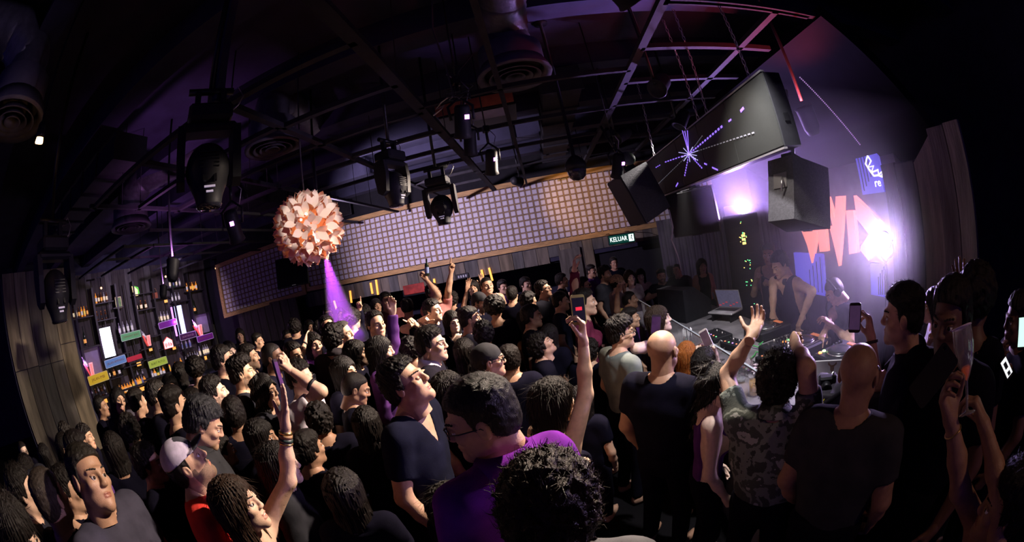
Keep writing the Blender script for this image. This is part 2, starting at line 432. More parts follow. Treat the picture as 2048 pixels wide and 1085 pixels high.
diffuser(1030, 152, 3.82, .36, 'round air diffuser with silver duct near the middle of the ceiling', (.1, -.9, 0))
diffuser(545, 297, 3.80, .34, 'round air diffuser above the petal ball lamp', (-.2, .9, 0))
diffuser(262, 455, 3.80, .42, 'round air diffuser above the bar side of the room', (1.0, .4, 0))
diffuser(25, 240, 3.80, .36, 'round air diffuser beside the little orange lamp', (-.1, -.75, 0))
for (a, b, w, h, lab) in (((.62, 4.6, 4.22), (.62, 8.8, 4.22), .5, .30, 'long dark rectangular duct running toward the lattice panel'), ((-8.2, 2.2, 4.24), (-4.2, 2.2, 4.24), .5, .3, 'dark rectangular duct over the bar side'), ((-5.2, 5.2, 4.2), (-5.2, 9.5, 4.2), .7, .35, 'dark rectangular duct behind the petal ball lamp')):
    o = thing('air_duct', lab, 'duct', a, 'rectangular ducts'); A, B = Vector((0, 0, 0)), Vector(b) - Vector(a)
    MB().bar(A, B, w, h).build('duct_run', M_steel, o)
    n = 6
    for k in range(n + 1): MB().bar(A.lerp(B, k / n) - B.normalized() * .012, A.lerp(B, k / n) + B.normalized() * .012, w + .05, h + .05).build('flange', M_steel, o)
ac = at(955, 226, 4.5)
o = thing('air_conditioner_grille', 'rectangular ceiling unit with white louvre and rust-coloured edge', 'air conditioner', ac, rot=(0, 0, .05))
M_rust = mat('rust_orange_paint', (.42, .12, .05), .6, var=.3, scale=7)
MB().box((0, .3, .12), (.95, .7, .22), None, 0, .01).build('casing', M_metal_black, o); MB().box((-.02, -.06, .11), (.95, .02, .14)).build('edge_board', M_rust, o)
for k in range(10): MB().box((.12 + .0, -.02 + k * .03, -.005), (.42, .010, .012), Matrix.Rotation(.5, 3, 'X')).build('louvre', mat('louvre_white', (.55, .53, .58), .5, var=.05), o)

# ---------------------------------------------------------------- people: signed distance fields -> one continuous body mesh
def surfnet(Fv, org, h):
    s = Fv < 0
    c = [s[:-1, :-1, :-1], s[1:, :-1, :-1], s[:-1, 1:, :-1], s[1:, 1:, :-1], s[:-1, :-1, 1:], s[1:, :-1, 1:], s[:-1, 1:, 1:], s[1:, 1:, 1:]]
    a = c[0]; anyv = a.copy(); allv = a.copy()
    for q in c[1:]: anyv = anyv | q; allv = allv & q
    I = np.argwhere(anyv & ~allv)
    if len(I) == 0: return np.zeros((0, 3), np.float32), np.zeros((0, 4), np.int32)
    offs = np.array([[i & 1, (i >> 1) & 1, (i >> 2) & 1] for i in range(8)])
    vals = np.stack([Fv[I[:, 0] + o[0], I[:, 1] + o[1], I[:, 2] + o[2]] for o in offs], 1)
    P = np.zeros((len(I), 3)); N = np.zeros(len(I))
    for i in range(8):
        for b in (1, 2, 4):
            if i & b: continue
            j = i | b; va, vb = vals[:, i], vals[:, j]; cr = (va < 0) != (vb < 0)
            t = np.where(cr, va / np.where(cr, va - vb, 1), 0)
            P += np.where(cr[:, None], offs[i] + t[:, None] * (offs[j] - offs[i]), 0); N += cr
    V = (I + P / N[:, None]) * h + np.asarray(org)
    vid = np.full(anyv.shape, -1, np.int32); vid[I[:, 0], I[:, 1], I[:, 2]] = np.arange(len(I))
    Q = []
    for ax in range(3):
        u, w = (ax + 1) % 3, (ax + 2) % 3
        sl = [slice(None)] * 3; s2 = [slice(None)] * 3
        sl[ax] = slice(0, -1); s2[ax] = slice(1, None)
        d = s[tuple(sl)] != s[tuple(s2)]
        E = np.argwhere(d)
        E = E[(E[:, u] > 0) & (E[:, w] > 0) & (E[:, u] < s.shape[u] - 1) & (E[:, w] < s.shape[w] - 1)]
        if len(E) == 0: continue
        ins = s[E[:, 0], E[:, 1], E[:, 2]]
        def cell(du, dw):
            q = E.copy(); q[:, u] += du; q[:, w] += dw
            return vid[q[:, 0], q[:, 1], q[:, 2]]
        q = np.stack([cell(-1, -1), cell(0, -1), cell(0, 0), cell(-1, 0)], 1)
        Q.append(np.where(ins[:, None], q, q[:, ::-1]))
    return V.astype(np.float32), np.concatenate(Q).astype(np.int32)
def grid(lo, hi, h):
    ax = [np.arange(l, u + h, h, dtype=np.float32) for l, u in zip(lo, hi)]
    return np.meshgrid(*ax, indexing='ij'), np.array(lo, np.float32)
def cone(P, a, b, ra, rb):
    a = np.asarray(a, np.float32); b = np.asarray(b, np.float32); ba = b - a; L = float(ba @ ba) + 1e-9
    x, y, z = P[0] - a[0], P[1] - a[1], P[2] - a[2]
    t = np.clip((x * ba[0] + y * ba[1] + z * ba[2]) / L, 0, 1)
    return np.sqrt((x - t * ba[0]) ** 2 + (y - t * ba[1]) ** 2 + (z - t * ba[2]) ** 2) - (ra + (rb - ra) * t)
def ell(P, c, r):
    x, y, z = P[0] - c[0], P[1] - c[1], P[2] - c[2]
    k0 = np.sqrt((x / r[0]) ** 2 + (y / r[1]) ** 2 + (z / r[2]) ** 2)
    k1 = np.sqrt((x / r[0] ** 2) ** 2 + (y / r[1] ** 2) ** 2 + (z / r[2] ** 2) ** 2) + 1e-6
    return k0 * (k0 - 1) / k1
def smin(a, b, k):
    h = np.maximum(k - np.abs(a - b), 0) / k
    return np.minimum(a, b) - h * h * k * .25
def smax(a, b, k): return -smin(-a, -b, k)
def wob(P, f, seed=0):
    x, y, z = P
    return (np.sin(x * f + 1.3 * seed + 2.1 * np.sin(z * f * .6 + seed)) + np.sin(y * f * 1.1 + seed * 2.7 + 1.7 * np.sin(x * f * .7)) + np.sin(z * f * .9 + 3.1 * seed + 1.9 * np.sin(y * f * .8))) / 3


# ---------------------------------------------------------------- bar shelving and its things
Z3 = lambda x, y: (130 + x / 3.616, 520 + y / 3.616)        # measured positions on the bar wall
def bz(x, y, off=0.): return bar(*Z3(x, y), off)
M_shelf = mat('shelf_steel', (.03, .028, .03), .5, .4, var=.25, scale=8)
shelving = thing('bar_shelving', 'tall black steel shelving full of bottles behind the bar', 'shelving', BP0 - BD * 6)
SO = BP0 - BD * 6
def relb(p): return p - SO
for (xa, ya, xb, yb, w) in ((45, 250, 170, 900, .09), (195, 290, 320, 930, .08), (345, 230, 490, 870, .07), (468, 150, 600, 800, .07), (605, 120, 740, 800, .07), (735, 110, 880, 740, .07), (860, 100, 955, 560, .07), (970, 60, 1080, 600, .09),
                            (280, 420, 330, 640, .035), (415, 180, 520, 700, .035), (540, 160, 660, 720, .035), (680, 120, 790, 620, .035), (300, 260, 345, 430, .03), (800, 250, 830, 400, .03)):
    m = bz((xa + xb) / 2, (ya + yb) / 2); zt, zb_ = bz(xa, ya).z, bz(xb, yb).z
    if w > .05: zt, zb_ = 3.72, .3
    MB().box(relb(Vector((m.x, m.y, (zt + zb_) / 2))), (w, zt - zb_, .30 if w > .05 else .05), BR).build('post', M_shelf, shelving)
SHELVES = [(55, 435, 200, 400), (200, 330, 345, 290), (225, 450, 365, 412), (345, 352, 420, 335), (485, 265, 620, 225), (510, 375, 645, 340), (630, 290, 760, 255), (745, 210, 870, 183), (868, 240, 990, 208), (768, 312, 890, 288), (915, 405, 1035, 373), (110, 650, 250, 612), (395, 552, 505, 522), (545, 655, 650, 618), (690, 655, 832, 600), (315, 865, 415, 830), (840, 660, 925, 630), (660, 470, 770, 438), (420, 780, 560, 740), (560, 730, 640, 700), (610, 560, 700, 530), (380, 690, 480, 655)]
for (xa, ya, xb, yb) in SHELVES:
    a, b = bz(xa, ya), bz(xb, yb); z = (a.z + b.z) / 2; m = (a + b) / 2; L = (b - a).length
    MB().box(relb(Vector((m.x, m.y, z - .02))) , (L, .03, .32), BR).build('shelf', M_shelf, shelving)
counter_z = .56
M_lit_amber = mat('amber_backlit_riser', (.9, .5, .15), .4, em=(1., .42, .08), es=1.1, var=.35, scale=5)
for (xa, xb, zc) in ((150, 600, .52), (600, 1060, .60)):
    a, b = bz(xa, 1000), bz(xb, 800); a.z = b.z = zc; L = (b - a).length
    MB().box(relb((a + b) / 2 + BN * .08 + Vector((0, 0, -.03))), (L, .06, .34), BR).build('back_counter', M_shelf, shelving)
for (x, y, w) in ((285, 1025, .26), (470, 965, .22), (560, 935, .2), (720, 880, .22), (840, 825, .24), (1010, 712, .2), (535, 755, .18), (790, 640, .14), (620, 650, .14), (730, 300, .14)):
    MB().box(relb(bz(x, y, .02)), (w, .12 if y > 700 else .09, .02), BR).build('lit_riser', M_lit_amber, shelving)

def bottle_mesh(kind):
    n = 10; mb = MB()
    P = {'bordeaux': [(.001, 0), (.037, 0), (.038, .01), (.038, .19), (.03, .215), (.014, .235), (.013, .29), (.015, .292), (.015, .305), (.001, .306)],
         'square': [(.001, 0), (.045, 0), (.046, .01), (.046, .15), (.036, .175), (.014, .19), (.013, .23), (.017, .232), (.017, .262), (.001, .263)],
         'clear': [(.001, 0), (.038, 0), (.04, .01), (.04, .17), (.034, .2), (.013, .22), (.0125, .27), (.015, .272), (.015, .29), (.001, .291)],
         'champagne': [(.001, 0), (.06, 0), (.062, .02), (.06, .26), (.045, .36), (.022, .43), (.02, .54), (.024, .545), (.022, .6), (.001, .61)]}[kind]
    hs = {'bordeaux': (.05, .16), 'square': (.03, .13), 'clear': (.04, .15), 'champagne': (.08, .2)}[kind]
    full = []
    for i, (r, z) in enumerate(P):
        full.append((r, z))
    out = MB(); out.lathe(full, n=n)
    for fi in range(len(out.f)):
        zc = sum(out.v[i][2] for i in out.f[fi]) / len(out.f[fi])
        out.m[fi] = 1 if zc > full[-4][1] - .01 else 0
    lab = MB(); rr = max(r for r, z in P) + .001
    lab.lathe([(rr, hs[0]), (rr + .0008, hs[0] + .002), (rr + .0008, hs[1] - .002), (rr, hs[1])], n=n)
    return out, lab
GL = {'amber': mat('amber_spirit', (.75, .26, .03), .15, var=.1, em=(1, .35, .04), es=.55), 'dark': mat('dark_bottle_glass', (.015, .025, .012), .12, var=.1), 'clear': mat('clear_bottle_glass', (.75, .78, .8), .12, var=.06, trans=.35), 'green': mat('green_bottle_glass', (.03, .25, .06), .12, var=.1, trans=.3), 'brown': mat('brown_bottle_glass', (.16, .055, .015), .15, var=.1)}  # amber glass emits a little in place of warm shelf light
LB = {'cream': mat('label_cream', (.85, .74, .55), .6, var=.1, em=(1, .8, .5), es=.5), 'orange': mat('label_orange', (.9, .42, .10), .6, var=.1, em=(1, .45, .1), es=.5), 'white': mat('label_white', (.85, .85, .85), .6, var=.08, em=(1, .9, .8), es=.22), 'red': mat('label_red', (.75, .10, .06), .6, var=.1), 'yellow': mat('label_yellow', (.85, .65, .12), .6, var=.1, em=(1, .7, .12), es=.4), 'black': mat('label_black', (.03, .03, .03), .6, var=.1), 'bluish': mat('label_blue', (.25, .32, .6), .6, var=.1)}  # emission on the paper stands in for warm light on the labels
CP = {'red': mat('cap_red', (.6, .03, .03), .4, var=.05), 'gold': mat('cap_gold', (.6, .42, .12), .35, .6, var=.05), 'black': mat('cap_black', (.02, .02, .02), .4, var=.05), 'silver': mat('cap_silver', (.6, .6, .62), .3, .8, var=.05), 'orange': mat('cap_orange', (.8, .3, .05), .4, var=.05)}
_bm = {}
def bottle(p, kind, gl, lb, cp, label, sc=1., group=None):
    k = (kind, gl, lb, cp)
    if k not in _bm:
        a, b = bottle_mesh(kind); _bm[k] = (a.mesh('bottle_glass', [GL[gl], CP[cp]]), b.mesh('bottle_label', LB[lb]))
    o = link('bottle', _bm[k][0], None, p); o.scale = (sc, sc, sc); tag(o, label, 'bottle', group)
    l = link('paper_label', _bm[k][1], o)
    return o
random.seed(3)
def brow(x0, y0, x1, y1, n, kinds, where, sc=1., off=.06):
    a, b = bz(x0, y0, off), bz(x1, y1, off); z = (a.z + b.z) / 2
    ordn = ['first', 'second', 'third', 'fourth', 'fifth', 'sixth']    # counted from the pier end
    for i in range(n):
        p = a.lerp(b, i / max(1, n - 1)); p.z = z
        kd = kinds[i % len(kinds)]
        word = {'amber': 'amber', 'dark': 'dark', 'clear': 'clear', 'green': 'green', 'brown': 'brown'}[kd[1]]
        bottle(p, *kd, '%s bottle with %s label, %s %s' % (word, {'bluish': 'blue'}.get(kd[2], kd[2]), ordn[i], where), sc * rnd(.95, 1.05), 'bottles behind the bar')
W1 = [('bordeaux', 'brown', 'cream', 'silver'), ('bordeaux', 'amber', 'white', 'red'), ('bordeaux', 'brown', 'orange', 'orange'), ('bordeaux', 'clear', 'cream', 'black'), ('bordeaux', 'amber', 'yellow', 'gold')]
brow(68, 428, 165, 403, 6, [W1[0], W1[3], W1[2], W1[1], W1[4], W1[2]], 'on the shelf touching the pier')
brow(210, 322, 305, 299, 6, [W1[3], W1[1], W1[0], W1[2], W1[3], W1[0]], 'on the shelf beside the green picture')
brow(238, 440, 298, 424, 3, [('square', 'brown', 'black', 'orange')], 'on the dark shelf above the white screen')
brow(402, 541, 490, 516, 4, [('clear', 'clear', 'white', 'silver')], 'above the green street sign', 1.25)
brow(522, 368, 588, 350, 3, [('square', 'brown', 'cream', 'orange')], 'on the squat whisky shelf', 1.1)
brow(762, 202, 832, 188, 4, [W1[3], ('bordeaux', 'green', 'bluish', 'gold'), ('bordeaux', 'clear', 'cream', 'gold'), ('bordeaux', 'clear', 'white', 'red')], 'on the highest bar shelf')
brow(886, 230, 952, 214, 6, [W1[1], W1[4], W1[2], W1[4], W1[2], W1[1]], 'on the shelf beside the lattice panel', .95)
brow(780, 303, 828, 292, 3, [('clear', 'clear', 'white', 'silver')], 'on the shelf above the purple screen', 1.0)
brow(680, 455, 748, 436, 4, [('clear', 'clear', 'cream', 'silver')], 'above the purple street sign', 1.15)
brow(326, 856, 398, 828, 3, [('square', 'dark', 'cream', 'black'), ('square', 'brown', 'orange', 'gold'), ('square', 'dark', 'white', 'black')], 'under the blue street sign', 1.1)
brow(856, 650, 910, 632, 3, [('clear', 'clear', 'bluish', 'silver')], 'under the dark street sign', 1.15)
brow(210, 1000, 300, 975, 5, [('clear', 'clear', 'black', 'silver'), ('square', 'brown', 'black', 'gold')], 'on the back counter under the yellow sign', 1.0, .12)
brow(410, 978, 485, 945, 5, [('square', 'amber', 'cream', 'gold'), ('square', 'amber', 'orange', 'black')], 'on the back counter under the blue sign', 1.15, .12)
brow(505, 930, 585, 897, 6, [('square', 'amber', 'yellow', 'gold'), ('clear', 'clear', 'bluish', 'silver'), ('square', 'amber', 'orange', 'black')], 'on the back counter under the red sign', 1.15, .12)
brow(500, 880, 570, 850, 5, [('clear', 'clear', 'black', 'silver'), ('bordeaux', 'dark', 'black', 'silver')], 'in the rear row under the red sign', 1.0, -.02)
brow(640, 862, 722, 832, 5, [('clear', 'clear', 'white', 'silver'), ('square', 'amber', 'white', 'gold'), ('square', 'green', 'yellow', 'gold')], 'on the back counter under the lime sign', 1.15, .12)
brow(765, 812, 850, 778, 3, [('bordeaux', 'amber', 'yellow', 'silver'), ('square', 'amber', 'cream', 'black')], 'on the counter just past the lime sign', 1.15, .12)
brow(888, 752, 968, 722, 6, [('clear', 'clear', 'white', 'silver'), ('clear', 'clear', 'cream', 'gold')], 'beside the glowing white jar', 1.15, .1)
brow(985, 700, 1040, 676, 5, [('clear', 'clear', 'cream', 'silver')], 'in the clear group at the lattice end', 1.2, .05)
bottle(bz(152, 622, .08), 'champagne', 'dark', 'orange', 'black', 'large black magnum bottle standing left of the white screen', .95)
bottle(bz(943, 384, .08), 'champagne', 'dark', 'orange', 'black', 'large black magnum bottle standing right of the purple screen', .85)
o = MB().lathe([(.001, 0), (.09, 0), (.1, .03), (.09, .2), (.05, .27), (.03, .33), (.001, .335)], n=14).build('glowing_jar', mat('white_glow_glass', (.9, .95, .9), .4, em=(.75, 1, .9), es=2.2, var=.1), None, bz(938, 795, .2))
tag(o, 'white glowing jar-shaped lamp at the right end of the back counter', 'lamp')

# street-name signs and other things on the shelving
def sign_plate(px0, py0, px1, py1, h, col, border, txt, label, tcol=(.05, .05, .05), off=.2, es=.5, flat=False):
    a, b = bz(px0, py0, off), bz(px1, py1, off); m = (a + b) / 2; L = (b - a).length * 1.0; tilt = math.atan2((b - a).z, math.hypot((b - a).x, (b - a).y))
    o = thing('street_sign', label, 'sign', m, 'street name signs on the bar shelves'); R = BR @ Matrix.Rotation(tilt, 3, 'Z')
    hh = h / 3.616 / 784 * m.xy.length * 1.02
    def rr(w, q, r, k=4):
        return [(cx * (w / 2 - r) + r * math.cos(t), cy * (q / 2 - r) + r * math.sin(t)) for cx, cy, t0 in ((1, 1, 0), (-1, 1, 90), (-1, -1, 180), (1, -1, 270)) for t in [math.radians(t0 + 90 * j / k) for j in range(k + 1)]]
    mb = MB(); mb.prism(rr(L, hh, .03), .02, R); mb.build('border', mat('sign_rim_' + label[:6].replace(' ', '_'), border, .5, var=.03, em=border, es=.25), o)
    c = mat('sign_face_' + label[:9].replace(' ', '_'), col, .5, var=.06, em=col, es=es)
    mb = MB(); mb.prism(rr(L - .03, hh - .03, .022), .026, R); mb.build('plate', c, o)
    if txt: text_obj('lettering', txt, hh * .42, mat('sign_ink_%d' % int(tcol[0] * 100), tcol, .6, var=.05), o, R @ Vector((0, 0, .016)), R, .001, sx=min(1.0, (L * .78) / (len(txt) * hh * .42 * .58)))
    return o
sign_plate(170, 882, 312, 832, 58, (.72, .50, .02), (.75, .6, .2), 'JALAN IMBI', 'yellow street sign plate at the pier end of the bar shelves', (.35, .12, .02), es=.35)
sign_plate(290, 762, 440, 712, 50, (.12, .28, .55), (.55, .65, .8), 'JALAN AMPANG', 'blue street sign plate below the white screen', (.35, .15, .3), es=.3)
sign_plate(405, 568, 547, 532, 46, (.10, .38, .14), (.5, .65, .5), 'CHANGKAT BUKIT', 'green street sign plate below four clear bottles', (.25, .12, .05), es=.3)
sign_plate(448, 728, 556, 694, 30, (.42, .01, .03), (.5, .02, .04), '', 'plain red sign plate beside the blue street sign', es=.5)
sign_plate(606, 765, 738, 722, 48, (.42, .58, .06), (.6, .72, .25), 'BUKIT PUTUS', 'lime green street sign reading BUKIT PUTUS', (.06, .08, .02), es=.35)
sign_plate(678, 482, 806, 446, 42, (.17, .01, .24), (.6, .4, .8), '', 'purple sign plate below four bottles beside the purple screen', es=.25)
sign_plate(830, 566, 948, 534, 42, (.06, .01, .07), (.55, .45, .65), 'JALAN TUN H S LEE', 'dark street sign plate below the purple screen', (.55, .3, .4), es=.2)
sign_plate(956, 580, 1071, 546, 40, (.16, .01, .22), (.6, .4, .75), 'JALAN SULTAN', 'purple street sign plate nearest the lattice panel', (.35, .2, .5), es=.25)
def lit_screen(pts, name, label, col, es, off=.05):
    ps = [bz(x, y, off) for x, y in pts]; m = sum(ps, Vector()) / 4; o = thing(name, label, 'screen', m)
    R = BR; w = ((ps[1] - ps[0]).length + (ps[2] - ps[3]).length) / 2; h = ((ps[3] - ps[0]).length + (ps[2] - ps[1]).length) / 2
    MB().box((0, 0, 0), (w + .03, h + .03, .05), R, 0, .01).build('bezel', M_metal_black, o)
    MB().box(BN * .027, (w, h, .006), R).build('display', mat('display_' + name + str(es), col, .4, em=col, es=es, var=.08, scale=1.2), o)
    return o
lit_screen([(240, 505), (325, 480), (366, 690), (285, 717)], 'upright_screen', 'bright white upright screen on the pier side of the bar shelves', (.80, .86, 1.), 2.4)
lit_screen([(785, 340), (835, 327), (882, 542), (832, 560)], 'upright_screen', 'pale blue upright screen on the lattice side of the bar shelves', (.55, .60, 1.), 1.7)
lit_screen([(762, 345), (775, 342), (812, 552), (800, 556)], 'light_column', 'narrow violet light column beside the pale blue screen', (.62, .25, 1.), 2.0)
lit_screen([(233, 510), (238, 508), (284, 712), (279, 714)], 'light_column', 'narrow violet light column beside the white screen', (.6, .15, .95), 1.8)
def niche(xa, ya, xb, yb, hpx, label):
    a, b = bz(xa, ya, -.05), bz(xb, yb, -.05); m = (a + b) / 2; L = (b - a).length; h = hpx / 3.616 / 784 * m.xy.length
    o = thing('display_niche', label, 'niche', Vector((m.x, m.y, m.z)), 'lit niches on the bar shelves')
    MB().box(BN * -.08 + Vector((0, 0, -h / 2)), (L, h, .02), BR).build('back', mat('niche_back', (.35, .3, .45), .6, var=.1), o)
    for s in (-1, 1): MB().box(BD * (s * L / 2) + Vector((0, 0, -h / 2)), (.03, h, .3), BR).build('side', M_shelf, o)
    MB().box(Vector((0, 0, 0)), (L, .03, .3), BR).build('lid', M_shelf, o)
    MB().box(BD * (-L / 2 + .03) + BN * .12 + Vector((0, 0, -h / 2)), (.02, h * .95, .02), BR).build('light_tube', mat('violet_tube', (.7, .3, 1), .4, em=(.65, .3, 1.), es=2.6, var=.02), o)
def _nl(x, y, w):
    l_ = light('niche_glow', 'POINT', bz(x, y, .25), w, (.6, .2, 1.)); l_.data.shadow_soft_size = .05
niche(112, 650, 245, 614, 180, 'violet lit niche with a letter stand at the pier end')
niche(918, 410, 1032, 375, 130, 'violet lit niche with a letter stand next to the lattice panel')
_nl(135, 760, 9); _nl(940, 470, 11); _nl(800, 450, 12); _nl(300, 600, 6)
M_vpink = mat('letter_stand_pink', (.95, .45, .42), .5, em=(1, .42, .40), es=.7, var=.08); M_vred = mat('letter_stand_red', (.7, .10, .08), .5, em=(1, .1, .08), es=.5, var=.08)
for k, (x, y, s, lab) in enumerate(((192, 845, 1.0, 'pink lit letter V stand with white bottle in the pier-side niche'), (603, 625, .85, 'pale letter V stand with bottle in the middle of the shelves'), (975, 550, .95, 'pink lit letter V stand with white bottle next to the lattice panel'))):
    p = bz(x, y, .12); o = thing('letter_stand', lab, 'display stand', p, 'letter stands on the shelves'); sc = s * .42
    mb = MB(); mb.prism([(-.5 * sc, sc), (-.28 * sc, sc), (.02 * sc, 0), (-.1 * sc, 0)], .14, BR); mb.build('short_stroke', M_vred, o)
    mb = MB(); mb.prism([(.02 * sc, 0), (.32 * sc, 0), (.42 * sc, .95 * sc), (.05 * sc, .95 * sc)], .14, BR); mb.build('long_stroke', M_vpink, o)
    for q in range(2): MB().box(BD * ((.12 + .12 * q) * sc) + BN * .075 + Vector((0, 0, .48 * sc)), (.02, .8 * sc, .01), BR).build('stripe', M_vred, o)
    tilt_b = bottle(p + BD * (-.12 * sc) + Vector((0, 0, sc * .72)) + BN * .02, 'clear', 'clear', 'white', 'silver', lab.replace('pink lit letter V stand with white bottle', 'tilted white bottle lying on the letter V stand').replace('pale letter V stand with bottle', 'tilted clear bottle on the pale letter V stand'), 1.25)
    tilt_b.rotation_euler = (0, -.45, math.radians(78))
p = bz(745, 605, .16); o = thing('house_sign', 'small white house-shaped sign reading VIVID on the bar shelves', 'sign', p)
hs_ = 80 / 3.616 / 784 * p.xy.length
mb = MB(); mb.prism([(-.5 * hs_, -.42 * hs_), (.5 * hs_, -.42 * hs_), (.5 * hs_, .2 * hs_), (0, .55 * hs_), (-.5 * hs_, .2 * hs_)], .06, BR); mb.build('box', M_vred, o)
mb = MB(); mb.prism([(-.46 * hs_, -.38 * hs_), (.46 * hs_, -.38 * hs_), (.46 * hs_, .17 * hs_), (0, .49 * hs_), (-.46 * hs_, .17 * hs_)], .07, BR); mb.build('lightbox_face', mat('lightbox_white', (.9, .82, .8), .5, em=(1, .86, .84), es=.9, var=.04), o)
def vivid(mbl, w, h, R, c, t):
    """the five angular letters V I V I > of the club sign, in a w by h box"""
    for poly in ([(0, 1), (.07, 1), (.13, .28), (.19, .92), (.26, .92), (.155, -.15), (.10, -.12)], [(.29, .78), (.35, .78), (.385, .12), (.315, .12)],
                 [(.42, 1.0), (.455, 1.0), (.50, .35), (.53, .98), (.61, .98), (.545, -.02), (.51, -.02)], [(.64, .72), (.705, .72), (.74, .1), (.665, .1)],
                 [(.74, .98), (1.0, .46), (.86, .0), (.78, .17), (.85, .42), (.76, .68)]):
        mbl.append((poly, lambda q: [((x - .5) * w, (y - .5) * h) for x, y in q]))
    out = []
    for poly, fn in mbl[-5:]:
        m_ = MB(); m_.prism(fn(poly), t, R, c); out.append(m_)
    return out
for m_ in vivid([], hs_ * .78, hs_ * .34, BR, BN * .04 + Vector((0, 0, -.1 * hs_)), .008): m_.build('letter', M_vred, o)
p = bz(387, 310, .1); o = thing('framed_picture', 'small green framed picture leaning on the upper bar shelf', 'picture', p)
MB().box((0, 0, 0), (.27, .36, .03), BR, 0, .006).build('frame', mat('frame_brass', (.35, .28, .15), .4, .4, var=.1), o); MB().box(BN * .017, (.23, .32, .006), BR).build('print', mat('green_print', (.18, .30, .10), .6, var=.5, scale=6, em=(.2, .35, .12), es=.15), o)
p = bz(508, 225, .1); o = thing('lit_ornament', 'small glowing ornament with green edge on the upper bar shelf', 'ornament', p)
mb = MB(); mb.prism([(-.09, -.16), (.09, -.16), (.1, .02), (.0, .12), (-.12, .16)], .05, BR); mb.build('glow_face', mat('ornament_glow', (.9, .7, .35), .5, em=(1, .75, .35), es=1.3, var=.4, scale=9), o)
mb = MB(); mb.prism([(-.02, .16), (.14, .1), (.17, -.1), (.11, -.14), (.1, .02), (.0, .12)], .04, BR); mb.build('green_edge', mat('ornament_green', (.1, .5, .05), .5, em=(.1, .7, .05), es=.6, var=.2), o)
p = bz(655, 282, .08); o = thing('wooden_caddy', 'small wooden caddy with handle on the upper bar shelf', 'caddy', p)
MB().box(Vector((0, 0, .1)), (.2, .2, .14), BR, 0, .01).build('box', M_rust, o); MB().tube([BD * -.1 + Vector((0, 0, .2)), BD * -.04 + Vector((0, 0, .34)), BD * .06 + Vector((0, 0, .34)), BD * .1 + Vector((0, 0, .2))], .012, 6).build('handle', M_batten, o)
for k, (x, y, lab) in enumerate(((262, 205, 'tiny orange pendant bulb over the pier side of the bar'), (728, 122, 'tiny orange pendant bulb over the middle of the bar'), (1091, 62, 'tiny orange bulb at the top corner of the lattice panel'))):
    p = bz(x, y, .5); o = thing('pendant_bulb', lab, 'lamp', p, 'little orange bulbs')
    MB().sphere((0, 0, 0), .035, 10, 8).build('bulb', mat('orange_bulb', (1, .5, .25), .4, em=(1, .45, .2), es=5, var=.02), o); MB().tube([(0, 0, .03), (0, 0, .3)], .02, 8).build('socket', M_metal_black, o); MB().box((0, 0, .32), (.3, .05, .04), Matrix.Rotation(1.3, 3, 'Z')).build('track', M_metal_black, o)

# ---------------------------------------------------------------- petal ball lamp
BC = at(616, 456, 3.75); BRAD = .335
ball = thing('petal_ball_lamp', 'large white and orange ball lamp made of paper petals', 'lamp', BC)
M_petal = bpy.data.materials.new('petal_paper'); M_petal.use_nodes = True
_nt = M_petal.node_tree; _b = _nt.nodes['Principled BSDF']; _b.inputs['Base Color'].default_value = (.80, .70, .60, 1); _b.inputs['Roughness'].default_value = .7
_tr = _nt.nodes.new('ShaderNodeBsdfTranslucent'); _tr.inputs[0].default_value = (.95, .42, .20, 1); _mx = _nt.nodes.new('ShaderNodeMixShader'); _mx.inputs[0].default_value = .36
_nz = _nt.nodes.new('ShaderNodeTexNoise'); _nz.inputs['Scale'].default_value = 30; _cr = _nt.nodes.new('ShaderNodeValToRGB'); _cr.color_ramp.elements[0].color = (.70, .58, .48, 1); _cr.color_ramp.elements[1].color = (.86, .78, .70, 1)
_nt.links.new(_nz.outputs['Fac'], _cr.inputs[0]); _nt.links.new(_cr.outputs[0], _b.inputs['Base Color'])
_nt.links.new(_b.outputs[0], _mx.inputs[1]); _nt.links.new(_tr.outputs[0], _mx.inputs[2]); _nt.links.new(_mx.outputs[0], _nt.nodes['Material Output'].inputs[0])
def petal_mesh(k):
    L, W = .15, .040; rows = [(0, .35, 0), (.3, .85, .006), (.58, 1.0, .010), (.8, .66, .012), (1.0, .02, .010)]
    vs = []; fs = []
    for t, w, c in rows:
        for s in (-1, 0, 1): vs.append((s * w * W, t * L, c * (1 + .2 * k) + (abs(s) * .008 * w)))
    n = len(rows)
    for i in range(n - 1):
        for s in range(2): a = i * 3 + s; fs.append((a, a + 1, a + 4, a + 3))
    vs2 = [(x, y, z - .0015) for x, y, z in vs]; o_ = len(vs)
    fs += [tuple(i + o_ for i in f[::-1]) for f in fs]
    mb = MB(); mb.add(vs + vs2, fs, 0, True); return mb.mesh('petal', M_petal)
PET = [petal_mesh(k) for k in range(3)]
random.seed(11); NP = 75
for i in range(NP):
    ph = math.acos(1 - 2 * (i + .5) / NP); th = math.pi * (1 + 5 ** .5) * i
    n = Vector((math.sin(ph) * math.cos(th), math.sin(ph) * math.sin(th), math.cos(ph)))
    tg = n.orthogonal().normalized(); spin = rnd(0, 6.28)
    for q in range(4):
        t = Matrix.Rotation(spin + q * 1.571 + rnd(-.25, .25), 3, n) @ tg
        y = (n * rnd(.72, .88) + t * rnd(.50, .72)).normalized(); x = y.cross(n).normalized(); z = x.cross(y)
        o = link('petal', PET[(i + q) % 3], ball); o.matrix_local = Matrix.Translation(n * (BRAD - .105) + t * .008) @ basis(x, y, z).to_4x4()
MB().sphere((0, 0, 0), BRAD - .15, 20, 14).build('core_globe', mat('core_orange', (.9, .35, .12), .6, em=(1, .25, .08), es=.5, var=.2), ball)
